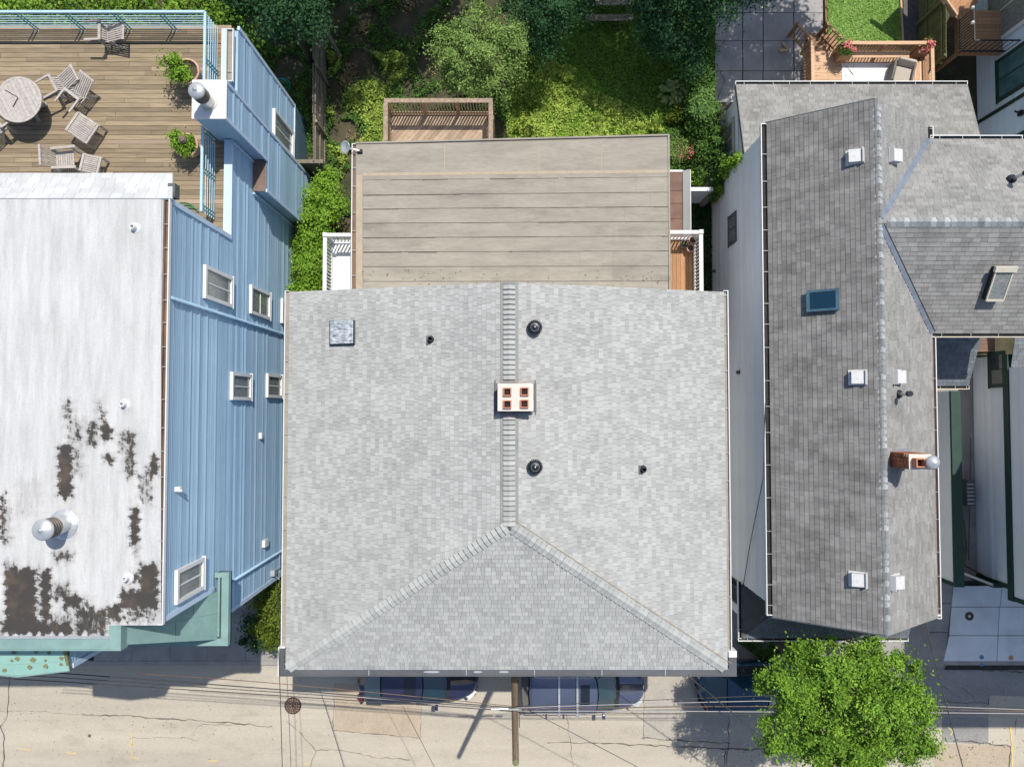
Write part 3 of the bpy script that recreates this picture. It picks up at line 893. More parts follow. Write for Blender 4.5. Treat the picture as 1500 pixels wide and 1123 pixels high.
MB().box(ax0+.1, ax1-.1, ay0+.1, min(c2.y,d2.y)-.15, 0, ZA-.2).build('wall', m_white_sid, ann)

# satellite dish at its corner
q = P(507, 216, ZA+.25)
sd = thing('satellite_dish', (q.x+.3,q.y,ZA), 'small pale satellite dish on an arm at the tan roof corner', 'satellite dish')
ax = Vector((-.55,-.15,.82)).normalized()
MB().lathe(q, [(0,0),(.10,.008),(.18,.03),(.205,.045),(.195,.055),(.16,.035),(0,.012)], 22, axis=ax).build('dish', m_ltmetal, sd, smooth=True)
MB().tube([q+ax*.0, q+Vector((.2,-.02,-.12)), q+Vector((.40,-.04,-.17))], .018, 6).build('arm', m_ltmetal, sd)
MB().obox(q+Vector((.40,-.05,-.2)), .16,.10,.10).build('bracket', m_dkmetal, sd)

# small brown lean-to roof beside the annex and its grey capped wall
lt = thing('side_porch_roof', (P(996,300,2.7).x, P(996,300,2.7).y, 0), 'narrow rust brown lean-to roof with grey wall cap beside the tan roof', 'porch roof')
x0 = ax1-.25; z = 2.6
xa = P(1000,300,z).x; xb = P(1011,300,z).x; yt = P(1000,252,z).y; yb = P(1000,345,z).y-.6
xs = x0
for i,(v0,v1) in enumerate(((252,279),(279.6,298),(298.6,320),(320.6,338))):
    MB().box(x0, xa-.01, P(990,v1,z).y, P(990,v0,z).y, z-.06, z+.004*i).build('roofing_sheet', m_rustroof, lt)
MB().box(x0, xa, yb, P(990,338.6,z).y, z-.06, z).build('roofing_sheet', m_rustroof, lt)
MB().box(xa, xb-.14, yb, yt+.05, z-.1, z+.05).build('wall_cap', m_graymetal, lt)
MB().box(xb-.135, xb, yb, yt+.08, z-.1, z+.035).build('wall_cap', m_graymetal, lt)
MB().box(xb, xb+.02, yb, yt+.08, z-.2, z+.045).build('cap_edge', m_white, lt)
MB().box(x0, xa, yt, yt+.07, z-.1, z+.03).build('end_board', m_white, lt)
MB().box(x0+.1, xb-.05, yb+.1, yt, 0, z-.1).build('wall', m_slab, lt)

# white balconies either side of the annex
def balcony(sx, label, floor_mat, uo, vt, planks):
    z0, z1 = 3.05, 4.05
    X = P(uo, 380, z1).x; Yt = P(750, vt, z1).y; yb = YB-1.2
    xi = ax0-.02 if sx < 0 else ax1+.02
    t = thing('balcony', ((X+xi)/2, (Yt+yb)/2, z0), label, 'balcony')
    # rails
    MB().beam((X,yb,z1),(X,Yt+.05,z1), .13, .05).build('top_rail', m_white, t)
    MB().beam((X,Yt,z1),(xi,Yt,z1), .12, .05).build('top_rail', m_white, t)
    MB().beam((X,yb,z0+.12),(X,Yt,z0+.12), .06, .05).build('bottom_rail', m_white, t)
    MB().beam((X,Yt,z0+.12),(xi,Yt,z0+.12), .06, .05).build('bottom_rail', m_white, t)
    MB().box(X-.07,X+.07,Yt-.07,Yt+.07,z0-.2,z1+.08).build('post', m_white, t)
    me = None; y = yb+.1
    while y < Yt-.1:
        if me is None: o = MB().box(X-.02,X+.02,y-.02,y+.02,z0+.14,z1-.02).build('baluster', m_white, t); me = o.data; y0_ = y
        else: piece('baluster', me, t, (0,y-y0_,0))
        y += .125
    me = None; n = int(abs(xi-X)/.125)
    for k in range(1, n+1):
        x = X - (1 if X > 0 else -1)*k*.125*1.0
        if me is None: o = MB().box(x-.02,x+.02,Yt-.02,Yt+.02,z0+.14,z1-.02).build('baluster', m_white, t); me = o.data; xb_ = x
        else: piece('baluster', me, t, (x-xb_,0,0))
    if planks:
        xa_ = min(X,xi)
        w = .145; k = 0
        while xa_+k*w < max(X,xi):
            MB().box(xa_+k*w+.004, min(xa_+(k+1)*w-.004, max(X,xi)), yb, Yt-.02, z0-.03, z0+random.uniform(-.002,.002)).build('floor_board', floor_mat, t); k += 1
    else:
        MB().box(min(X,xi)+.15, max(X,xi), yb, Yt-.1, z0-.05, z0).build('floor', floor_mat, t)
    MB().box(min(X,xi), max(X,xi), yb, Yt, z0-.28, z0-.06).build('joists', m_white_sid, t)
    return t, X, Yt, z0
balcony(-1, 'white railed balcony with white floor left of the tan roof', m_white, 476, 344, False)
bt, bX, bY, bz = balcony(1, 'white railed balcony with brown board floor right of the tan roof', m_brownfloor, 1027, 340, True)
for i,(u,v,mt,lab) in enumerate(((1015,351,m_pot,'small clay pot in the corner of the brown balcony'),(1003,357,m_wicker,'small dark pot left of the two clay pots on the brown balcony'),(1012,363,m_pot,'small clay pot nearest the street in the brown balcony corner'))):
    q = P(u, v, bz+.3)
    t = thing('flower_pot', (q.x,q.y,bz), lab, 'pot')
    MB().lathe((q.x,q.y,bz+.002), [(.09,0),(.13,.26),(.145,.26),(.145,.30),(.115,.30),(.11,.25),(0,.25)], 16).build('pot_body', mt, t)
    MB().lathe((q.x,q.y,bz+.26), [(.105,0),(0,.01)], 12).build('soil', m_soil, t)

# wooden deck behind the annex
zd, zr_ = 3.25, 4.35
dk = thing('garden_deck', (P(640,185,zd).x, P(640,185,zd).y, zd), 'old bare wood deck with railing and diagonal boards behind the tan roof', 'deck')
a = P(565,145,zr_); b = P(719,150,zr_)
dx0, dx1, dyt = a.x, b.x, (a.y+b.y)/2; dyb = d2.y-.8
MB().box(dx0-.01,dx1+.01,dyb,dyt+.01,zd-.3,zd-.03).build('deck_frame', m_cedar_dk, dk)
# diagonal boards clipped to the deck rectangle
w = .142; k = 0
def clip_rect(poly, x0, x1, y0, y1):
    for (ax_, val, sg) in ((0,x0,1),(0,x1,-1),(1,y0,1),(1,y1,-1)):
        out = []
        for i in range(len(poly)):
            p = poly[i]; q = poly[(i+1)%len(poly)]
            dp = (p[ax_]-val)*sg; dq = (q[ax_]-val)*sg
            if dp >= 0: out.append(p)
            if (dp > 0 and dq < 0) or (dp < 0 and dq > 0):
                f = dp/(dp-dq); out.append((p[0]+(q[0]-p[0])*f, p[1]+(q[1]-p[1])*f))
        poly = out
        if len(poly) < 3: return []
    return poly
dirv = Vector((.66,.75)); per = Vector((-.75,.66))
m_decko = M('diagonal_deck_board', (.40,.30,.21), (.29,.21,.145), scale=3, objr=.28, fine=.2, bscale=26)
for i in range(-30, 60):
    o = Vector((dx0, dyb)) + per*(i*w)
    q = [o-dirv*8, o+dirv*12, o+dirv*12+per*(w-.006), o-dirv*8+per*(w-.006)]
    c_ = clip_rect([(p.x,p.y) for p in q], dx0+.03, dx1-.03, dyb, dyt-.03)
    if len(c_) < 3: continue
    ar = abs(sum(c_[j][0]*c_[(j+1)%len(c_)][1]-c_[(j+1)%len(c_)][0]*c_[j][1] for j in range(len(c_))))/2
    if ar < .004: continue
    MB().poly([(p[0],p[1],zd+random.uniform(-.002,.002)) for p in c_], .028).build('deck_board', m_decko, dk)
for (p_, q_) in (((dx0-.05,dyt,zr_),(dx1+.06,dyt,zr_)), ((dx0,dyb,zr_),(dx0,dyt-.075,zr_)), ((dx1,dyb,zr_),(dx1,dyt-.075,zr_))):
    MB().beam(p_, q_, .15, .04).build('rail_cap', m_oldwood, dk)
for (p_, q_) in (((dx0,dyt,zd+.12),(dx1,dyt,zd+.12)), ((dx0,dyb,zd+.12),(dx0,dyt,zd+.12)), ((dx1,dyb,zd+.12),(dx1,dyt,zd+.12)),((dx0,dyt,zr_-.1),(dx1,dyt,zr_-.1))):
    MB().beam(p_, q_, .04, .09).build('rail', m_oldwood, dk)
for f in (0, .345, .67, 1):
    x = lerp(dx0, dx1, f); MB().box(x-.05,x+.05,dyt-.05,dyt+.05,zd-.4,zr_-.02).build('post', m_cedar_dk, dk)
me = None; n = 34
for k in range(n):
    x = lerp(dx0+.1, dx1-.1, k/(n-1))
    if me is None: o = MB().box(x-.018,x+.018,dyt-.02,dyt+.02,zd+.02,zr_-.05).build('baluster', m_oldwood, dk); me = o.data; xb_ = x
    else: piece('baluster', me, dk, (x-xb_,0,0))
for X in (dx0, dx1):
    y = dyt-.15; me = None
    while y > dyb+.1:
        if me is None: o = MB().box(X-.018,X+.018,y-.018,y+.018,zd+.02,zr_-.05).build('baluster', m_oldwood, dk); me = o.data; yb_ = y
        else: piece('baluster', me, dk, (0,y-yb_,0))
        y -= .13
for (x, y) in ((dx0,dyt),(dx1,dyt)):
    MB().box(x-.07,x+.07,y-.07,y+.07,0,zd-.31).build('deck_leg', m_oldwood, dk)

# ================================================================== THE BLUE HOUSE
XW = -8.54; ZT = 11.1; ZD = 7.0
bh = thing('house', (-13, 0, 0), 'tall blue clapboard house with patchy white coated flat roof and rear roof deck', 'house')
yF = P(243, 912, ZT).y; yB = P(243, 290, ZT).y             # upper storey front / back
XLn = -21.0
yBay = P(100, 934, ZT).y
xBay = P(160, 930, ZT).x
yDk = P(100, 39, ZD).y                                        # back edge of the deck
yChB = P(300, 118, 8.8).y; yChF = P(300, 173, 8.8).y
XA = -8.3
m_blued = m_blue
# walls (cores)
MB().box(XLn, XW-.01, yF, yB, 0, ZT-.2).box(XLn, XW-.01, yB, yDk-.3, 0, ZD-.12).build('wall', m_blue, bh)
MB().box(XLn, xBay, yBay+.35, yF+.01, 0, ZT-.2).build('bay_wall', m_blue, bh)
MB().box(XW-.3, XA-.01, yChB-.3, yDk-.25, 0, ZD+.2).build('rear_wall', m_blue, bh)
# clapboards on the side wall
def yr(z):
    fr = yF if z > 8.0 else -6.15
    bk = yB if z > 7.25 else yChF+1.5
    return [(fr, bk)]
clapboards(bh, XW, 1, .95, ZT-.25, yr, m_blue, expo=.125)
MB().box(XLn, XW-.01, -6.15, yF, 0, 8.0).build('lower_front_wall', m_blue, bh)
MB().box(XW-.02, XW+.005, -6.15, yChF+1.5, 0, .95).build('foundation', m_bluedk, bh)
MB().box(XW, XW+.05, -6.2, yB, .93, .97).build('base_trim', m_bluetrim, bh)
# corner boards and other trim
MB().box(XW-.02, XW+.045, yF-.03, yF+.10, 8.0, ZT-.22).build('corner_board', m_bluetrim, bh)
MB().box(XW-.02, XW+.045, -6.19, -6.06, .1, 7.9).build('corner_board', m_bluetrim, bh)
MB().box(XW-.03, XW+.05, yB-.10, yB+.03, ZD+.2, ZT-.2).build('corner_board', m_bluetrim, bh)
MB().box(XW-.20, XW+.05, yB-.1, yChF, ZD+.14, ZD+.2).build('parapet_cap', m_bluetrim, bh)
MB().box(XW-.20, XW+.0, yB, yChF, ZD-.1, ZD+.14).build('parapet', m_blue, bh)
# painted downspouts with their shadows
for (u, v) in ((256, 439), (338, 850)):
    q = PX(u, v, XW)
    z1 = q.z if v > 500 else ZT-.15
    y = q.y
    MB().tube([(XW+.07,y,z1),(XW+.07,y,.4),(XW+.25,y,.15)], .042, 8).build('downspout', m_blue, bh, smooth=True)
# windows
wl = [(297.4,338,387.5,436.6),(365.3,393.5,416.7,459),(411,437,436.6,473),(337,365.7,544.5,585.5),(389.3,410.8,546.7,582),(255.5,295.6,834.8,885)]
for i,(ul,ur,vt,vb) in enumerate(wl):
    window_px(bh, XW+.02, 1, ul, ur, vt, vb, m_white, m_curtain, fw=.10, mull=('h' if i != 1 else 'v'), depth=.09)
# small wall fittings
q = PX(380, 638, XW); MB().obox(q+Vector((.05,0,0)), .10,.20,.16).build('dryer_vent', m_white, bh)
q = PX(386, 795, XW); MB().obox(q+Vector((.06,0,0)), .12,.24,.36).build('junction_box', m_white, bh)
q = PX(256, 716, XW); MB().obox(q+Vector((.09,0,0)), .14,.12,.12).tube([q, q+Vector((.2,-.05,.03))], .03, 6).build('wall_lamp', m_white, bh)
q = PX(426, 383, XW); MB().obox(q+Vector((.10,0,0)), .14,.12,.16).build('wall_lamp', m_white, bh)
q = PX(409, 575, XW); MB().tube([q+Vector((.03,.1,.0)), q+Vector((.05,.0,0)), q+Vector((.05,-.4,-.4)), q+Vector((.05,-1.1,-.8))], .012, 5).build('cable', m_wire, bh)
q = PX(398, 838, XW); mb = MB().obox(q+Vector((.08,0,0)), .14,.2,.3).tube([q+Vector((.05,.0,-.1)), q+Vector((.15,.2,-.4)), q+Vector((.05,.5,-.7))], .015, 5).tube([q+Vector((.05,-.1,-.1)), q+Vector((.2,-.3,-.2)), q+Vector((.1,-.05,-.5))], .015, 5)
mb.build('meter_box', m_ltmetal, bh)

# flat roof with worn white coating: wear is an attribute of the surface
def wear_mat():
    m = bpy.data.materials.new('worn_white_roof_coating'); m.use_nodes = True
    nt = m.node_tree; N = nt.nodes; Lk = nt.links; b = N['Principled BSDF']; b.inputs['Roughness'].default_value = .6
    b.inputs['Specular IOR Level'].default_value = .25
    tc = N.new('ShaderNodeTexCoord')
    def noise(sc, st, det=6, rg=.65):
        mp = N.new('ShaderNodeMapping'); mp.inputs['Scale'].default_value = st; Lk.new(tc.outputs['Object'], mp.inputs[0])
        n = N.new('ShaderNodeTexNoise'); n.inputs['Scale'].default_value = sc; n.inputs['Detail'].default_value = det; n.inputs['Roughness'].default_value = rg
        Lk.new(mp.outputs[0], n.inputs['Vector']); return n.outputs['Fac']
    at = N.new('ShaderNodeAttribute'); at.attribute_name = 'wear'
    n1 = noise(7, (1.6,.7,1), 10, .78); n2 = noise(1.6, (3,.35,1), 5)
    s = N.new('ShaderNodeMath'); s.operation = 'MULTIPLY_ADD'; Lk.new(n1, s.inputs[0]); s.inputs[1].default_value = 2.0; Lk.new(at.outputs['Fac'], s.inputs[2])
    th = N.new('ShaderNodeMapRange'); th.inputs['From Min'].default_value = 1.50; th.inputs['From Max'].default_value = 1.60; Lk.new(s.outputs[0], th.inputs['Value'])
    wh = N.new('ShaderNodeMix'); wh.data_type = 'RGBA'; wh.inputs['A'].default_value = (.53,.525,.515,1); wh.inputs['B'].default_value = (.40,.40,.39,1)
    mr = N.new('ShaderNodeMapRange'); mr.inputs['From Min'].default_value = .35; mr.inputs['From Max'].default_value = .7; Lk.new(n2, mr.inputs['Value']); Lk.new(mr.outputs[0], wh.inputs['Factor'])
    dk = N.new('ShaderNodeMix'); dk.data_type = 'RGBA'; dk.inputs['A'].default_value = (.050,.045,.040,1); dk.inputs['B'].default_value = (.10,.075,.055,1)
    n3 = noise(1.3, (1,1,1), 3); mr3 = N.new('ShaderNodeMapRange'); mr3.inputs['From Min'].default_value = .5; mr3.inputs['From Max'].default_value = .7; Lk.new(n3, mr3.inputs['Value']); Lk.new(mr3.outputs[0], dk.inputs['Factor'])
    mx = N.new('ShaderNodeMix'); mx.data_type = 'RGBA'; Lk.new(th.outputs[0], mx.inputs['Factor']); Lk.new(wh.outputs['Result'], mx.inputs['A']); Lk.new(dk.outputs['Result'], mx.inputs['B'])
    # grey smears where the coating is thin, fine scuffs everywhere
    n4 = noise(5, (2.2,.28,1), 8, .75); s4 = N.new('ShaderNodeMath'); s4.operation = 'MULTIPLY_ADD'; Lk.new(n4, s4.inputs[0]); s4.inputs[1].default_value = 1.5; Lk.new(at.outputs['Fac'], s4.inputs[2])
    m4 = N.new('ShaderNodeMapRange'); m4.inputs['From Min'].default_value = .78; m4.inputs['From Max'].default_value = 1.75; m4.inputs['To Max'].default_value = .85; Lk.new(s4.outputs[0], m4.inputs['Value'])
    sm = N.new('ShaderNodeMix'); sm.data_type = 'RGBA'; Lk.new(m4.outputs[0], sm.inputs['Factor']); Lk.new(wh.outputs['Result'], sm.inputs['A']); sm.inputs['B'].default_value = (.20,.19,.175,1)
    Lk.new(sm.outputs['Result'], mx.inputs['A'])
    th.inputs['From Min'].default_value = 1.46; th.inputs['From Max'].default_value = 1.72
    n5 = noise(22, (1,1,1), 4, .7); m5 = N.new('ShaderNodeMapRange'); m5.inputs['To Min'].default_value = .80; m5.inputs['To Max'].default_value = 1.15; Lk.new(n5, m5.inputs['Value'])
    vv = N.new('ShaderNodeVectorMath'); vv.operation = 'SCALE'; Lk.new(mx.outputs['Result'], vv.inputs[0]); Lk.new(m5.outputs[0], vv.inputs['Scale'])
    Lk.new(vv.outputs[0], b.inputs['Base Color']); return m
m_wear = wear_mat()
wears = [(92,107,585,614,.62),(96,107,612,650,.6),(84,107,650,730,1.0),(104,122,655,700,.45),(107,121,613,652,.6),(126,143,615,655,.66),(140,150,583,606,.5),
 (147,155,597,632,1.3),(146,165,622,645,1.3),(150,167,664,680,.85),(174,184,630,665,.75),(182,200,630,700,.62),(178,200,660,690,.5),(200,216,690,735,.5),(212,224,680,740,.62),(219,233,666,697,.9),
 (0,8,722,795,.9),(6,18,740,800,.45),(190,205,742,800,.95),(192,204,800,815,.5),(5,24,820,865,.6),(6,54,830,912,1.25),(58,75,832,912,1.15),(72,84,850,880,.5),(78,104,852,882,.6),(90,122,868,893,.75),(120,136,872,892,.5),
 (155,178,885,908,1.3),(175,233,862,893,1.4),(204,233,824,866,1.35),(190,206,836,856,.7),(186,233,890,905,.6),(0,108,910,930,1.3),(108,160,888,932,.62),(75,110,805,824,.55),(160,230,900,914,.5),
 (66,112,895,930,.45),(82,104,755,775,.55),(100,112,755,785,.55),(0,60,905,930,.8),(20,60,700,760,.25),(176,192,598,604,.3)]
nu, nv = 150, 330
us_ = np.linspace(-330, 236, nu); vs2 = np.linspace(291, 931, nv)
V = []; W = []
for v in vs2:
    for u in us_:
        q = P(float(u), float(v), ZT); V.append((q.x, q.y, ZT))
        w = 0.0
        u_ = u + 2.2*math.sin(v*.45+u*.1)+1.6*math.sin(v*1.3+u*.23)+random.uniform(-1.2,1.2); v_ = v + 3.0*math.sin(u*.38+v*.12)+2*math.sin(u*1.1)+random.uniform(-1.5,1.5)
        for (u0,u1,v0,v1,k) in wears:
            du = max(u0-u_, u_-u1); dv = max(v0-v_, v_-v1); d = max(du, dv)
            w = max(w, min(k*1.22,1.1)*min(1, max(0, (4.5-d)/11.0)))
        W.append(w)
V = np.array(V); F = np.array([(j*nu+i, (j+1)*nu+i, (j+1)*nu+i+1, j*nu+i+1) for j in range(nv-1) for i in range(nu-1)])
yFr = P(200, 915, ZT).y
cen = V[F].mean(1); keep = ~((cen[:,0] > xBay) & (cen[:,1] < yFr)); F = F[keep]
rf = fast('flat_roof', V, F, m_wear, bh)
at = rf.data.attributes.new('wear', 'FLOAT', 'POINT'); at.data.foreach_set('value', np.array(W, dtype=np.float32))
MB().box(-23, P(236,500,ZT).x, yFr, V[:,1].max(), ZT-.2, ZT-.012).box(-23, xBay, yBay-.02, yFr, ZT-.2, ZT-.012).build('roof_edge', m_ltmetal, bh)
# side gutter with white lip
gxo = P(243, 600, ZT).x; gxi = P(236, 600, ZT).x
gutter_x(bh, gxi, gxo, yFr+.02, V[:,1].max(), ZT, 1, m_gutter, m_white, straps=.64)
MB().box(XW-.02, gxo-.02, yFr+.03, V[:,1].max(), ZT-.3, ZT-.1).build('fascia', m_blue, bh)
# sloping shingled strip along the back edge
yb0 = V[:,1].max(); zb1 = 10.55; qt = P(253, 290, ZT); q0 = P(253, 254, zb1)
sl = MB(); shingles(sl, [(q0.x, q0.y, zb1), (-19, q0.y, zb1), (-19, yb0, ZT+.02), (qt.x, yb0, ZT+.02)], expo=.2, wmin=.24, wmax=.34, th=.008)
m_coatsh = M('coated_white_shingle', (.50,.505,.505), (.42,.425,.425), island=.08, fine=.06, scale=1.5)
sl.build('pent_shingles', m_coatsh, bh, kind='stuff')
MB().poly([(q0.x, q0.y, zb1-.004), (-19, q0.y, zb1-.004), (-19, yb0, ZT+.016), (qt.x, yb0, ZT+.016)], .05).build('pent_slab', m_coatsh, bh)
q = P(248, 282, 10.9); MB().box(q.x-.06, q.x+.12, q.y-.1, q.y+.25, 10.6, 10.86).build('gutter_end_box', m_graymetal, bh)
# roof fittings
def stack(name, base, dz, r, label, cat, band=(.35,.8)):
    t = thing(name, base, label, cat)
    b = Vector(base)
    MB().lathe(b, [(r*.92,0),(r*.92,dz*.45)], 24).build('pipe', m_ltmetal, t, smooth=False)
    MB().lathe(b, [(r*1.15,-.01),(r*1.1,.03),(r*.93,.05)], 24).build('storm_collar', m_beige, t)
    mb = MB()
    prof = [(r*.95,dz*.45)]
    for i in range(4):
        z = dz*(.47+.1*i); prof += [(r*.86,z),(r*1.02,z+dz*.02),(r*1.02,z+dz*.07)]
    prof += [(r*.95,dz*.88)]
    MB().lathe(b, prof, 24).build('louvred_band', m_louver, t)
    MB().lathe(b, [(r*1.06,dz*.88),(r*1.08,dz*.93),(r*.98,dz*.97),(r*.5,dz*1.02),(.03,dz*1.04),(.03,dz*1.07),(0,dz*1.07)], 28).build('cap', m_ltmetal, t, smooth=True)
    return t
q = P(92, 768, ZT+.02); q.z = ZT
fl = stack('roof_flue', q, .82, .235, 'galvanised metal flue with rusty bands rising from the white flat roof', 'flue pipe')
MB().lathe(q, [(.37,.0),(.34,.02),(.25,.05)], 18).build('base_flashing', m_ltmetal, fl)
for (u, v, lab) in ((198,334,'small white vent stub near the shingled back edge of the white roof'),(183,592,'small white vent stub beside the dark worn patches of the white roof'),(187,846,'small white vent stub near the brown corner of the white roof')):
    q = P(u, v, ZT); t = thing('roof_vent_stub', (q.x,q.y,ZT), lab, 'roof vent')
    MB().lathe((q.x,q.y,ZT), [(.11,0),(.075,.03),(.06,.16),(.045,.16),(.04,.05),(0,.05)], 14).build('pipe', m_white, t)
    MB().lathe((q.x,q.y,ZT), [(.15,.0),(.14,.008),(0,.01)], 14).build('flashing', m_coatsh, t)

# verdigris copper along the front
zg = ZT-.02
MB().box(-23, xBay-.02, yBay-.28, yBay-.03, zg-.3, zg-.02).build('copper_gutter', m_copper, bh)
MB().box(-23, xBay+.28, yBay-.31, yBay-.281, zg-.32, zg+.01).build('copper_gutter_lip', m_copper, bh)
MB().box(xBay, xBay+.28, yBay-.28, yFr+.0, zg-.32, zg+.015).build('copper_gutter_end', m_copper, bh)
xe = xBay+.26; zb = 8.05; xb = P(318, 900, zb).x; yb_ = P(318, 936, zb).y; yk = yF
TA = Vector((xe, yF, ZT-.3)); TB = Vector((xe, yBay-.25, ZT-.3)); BB = Vector((xb, yb_, zb)); BA = Vector((xb, yF-.02, zb))
def quadpt(s, t): return TA.lerp(TB, s).lerp(BA.lerp(BB, s), t)
cp = MB()
for (s0,s1,t0,t1) in ((0,.45,0,.34),(0,.45,.345,.7),(0,.45,.705,1),(.455,1,0,.5),(.455,1,.505,1)):
    pts = [quadpt(s0,t0)+Vector((.02,0,.02)), quadpt(s1,t0)+Vector((.02,0,.02)), quadpt(s1,t1)+Vector((.02,0,.02)), quadpt(s0,t1)+Vector((.02,0,.02))]
    g_ = .012
    MB().poly(pts, .02).build('copper_panel', m_copper, bh)
MB().poly([quadpt(0,0),quadpt(1,0),quadpt(1,1),quadpt(0,1)], .04).build('copper_backing', m_crack, bh)
MB().add([(xe,yBay-.25,ZT-.3),(-23,yBay-.25,ZT-.3),(-23,yb_,zb),(xb,yb_,zb)], [(0,1,2,3)]).build('copper_front_skirt', m_copper, bh)
gr0, gr1 = P(319, 900, zb).x, P(335, 900, zb).x; gyb = P(330, 838, zb).y; gyf = P(330, 945, zb).y
c_g = MB().box(gr0, gr1, gyf, gyb, zb-.2, zb-.14).box(gr1-.2, gr1, gyf, gyb, zb-.2, zb+.03).box(gr0-.0, gr0+.05, gyf+.25, gyb, zb-.2, zb+.01).box(gr0-.1, gr1-.2, gyb-.14, gyb, zb-.2, zb+.02)
c_g.build('copper_gutter', m_copper, bh)
MB().box(-20, gr1-.2, gyf, gyf+.2, zb-.2, zb+.03).build('copper_gutter', m_copper, bh)
# bright copper roof with rust spots over the projecting front bay, and the blue wall under it
zp = 10.0; qa = P(103, 981, zp); qb = P(25, 990, zp); qc = P(-60, 981, zp)
xr = qa.x; yw_ = yBay-.35
def zq(y): return zp + .28*(y-qb.y)/(yw_-qb.y)
for k in range(3):
    f0, f1 = k/3+.004, (k+1)/3-.004
    def pt(q_, f): y_ = q_.y+(yw_-q_.y)*f; return Vector((q_.x, y_, zq(y_)))
    MB().poly([pt(qb,f0), pt(qa,f0), pt(qa,f1), pt(qb,f1)], .03).build('copper_sheet', m_copper2, bh)
    MB().poly([pt(qc,f0), pt(qb,f0), pt(qb,f1), pt(qc,f1)], .03).build('copper_sheet', m_copper2, bh)
MB().beam((xr-.02,qa.y,zp+.0),(xr-.02,yw_,zq(yw_)+.0), .07, .07).build('bay_roof_edge', m_rust, bh)
MB().beam(qa-Vector((0,.0,.03)), qb-Vector((0,.0,.03)), .05, .09).build('bay_roof_edge', m_copper, bh)
MB().beam(qc-Vector((0,.0,.03)), qb-Vector((0,.0,.03)), .05, .09).build('bay_roof_edge', m_copper, bh)
for (u, v) in ((25,952),(57,951),(76,953),(28,963),(19,966),(68,966),(67,975),(43,977),(92,962),(90,972),(5,982),(50,965)):
    q = P(u, v, zp+.1); z_ = zq(q.y)+.012; r = random.uniform(.035,.075)
    n = 11; vs = [(q.x+math.cos(t*2*math.pi/n)*r*random.uniform(.6,1.2), q.y+math.sin(t*2*math.pi/n)*r*random.uniform(.6,1.1), zq(q.y)+.02) for t in range(n)]
    MB().add(vs, [tuple(range(n))]).build('rust_spot', m_rust, bh)
w_ = [(xr-.03,yw_),(xr-.03,qa.y+.06),(qb.x,qb.y+.08),(qc.x,qc.y+.08),(qc.x,yw_)]
mb = MB(); vs = [(x_,y_,1.2) for x_,y_ in w_] + [(x_,y_,zp-.08) for x_,y_ in w_]
mb.add(vs, [(i_,(i_+1)%5,(i_+1)%5+5,i_+5) for i_ in range(5)] + [(4,3,2,1,0),(5,6,7,8,9)]).build('bay_wall', m_blue, bh)
clapboards(bh, xr-.03, 1, 1.25, zp-.1, lambda z: [(qa.y+.06, yw_)], m_blue, expo=.125)
MB().box(xr-.04, xr+.025, qa.y+.02, qa.y+.14, 1.2, zp-.1).build('corner_board', m_bluetrim, bh)
MB().box(-20.5, XW-.05, -6.15, yBay+.3, .1, 7.8).build('front_wall_infill', m_blue, bh) if False else None

# chimney chase at the back corner
XC = -8.06
t8 = 8.8; xc0 = P(281, 150, t8).x; XI = PX(391, 280, XC)
zl = XI.z; ylow = XI.y
cc = thing('chimney_chase', (XC-.4, yChF, 0), 'tall blue boxed chimney chase with white cap on the deck corner', 'chimney')
MB().box(xc0+.05, XC-.03, yChF+.03, yChB-.03, 0, t8-.05).box(XW+.0, XC-.03, ylow+.03, yChF+.03, 0, zl-.02).build('chase_core', m_blue, cc)
MB().box(xc0, XC+.02, yChF-.02, yChB+.02, t8-.05, t8).build('cap', m_white, cc)
def yr3(z): return [(ylow if z < zl else yChF, yChB)]
clapboards(cc, XC-.03, 1, .3, t8-.08, yr3, m_blue, expo=.125)
ledge_x0 = P(363, 260, zl).x
MB().box(ledge_x0, XC-.02, ylow, yChF+.03, zl-.02, zl+.01).build('ledge', m_brownshingle, cc)
MB().box(P(356,260,zl).x-.05, ledge_x0, ylow-.01, yChF+.03, zl-.06, zl+.03).build('ledge_trim', m_bluetrim, cc)
MB().box(XC-.04, XC+.012, ylow-.03, ylow+.07, 0, zl+.012).build('corner_board', m_bluetrim, cc)
MB().box(XC-.04, XC+.012, yChF-.03, yChF+.07, zl+.012, t8-.05).build('corner_board', m_bluetrim, cc)
MB().box(XC-.04, XC+.012, yChB-.07, yChB+.03, .1, t8-.05).build('corner_board', m_bluetrim, cc)
MB().box(XC-.04, XC+.03, ylow-.03, yChB+.03, .05, .22).build('base_trim', m_bluetrim, cc)
MB().box(XW+.02, XW+.07, yChF-.10, yChF-.03, zl+.05, ZD+.1).build('corner_board', m_bluetrim, cc)
MB().box(XW+.02, XW+.07, ylow-.10, ylow-.03, .3, zl).build('corner_board', m_bluetrim, cc)
q = P(306, 151, t8)
stack('chimney_pipe', (q.x,q.y,t8), .86, .21, 'silver metal chimney pipe with dark louvred band on the blue chase', 'chimney pipe')

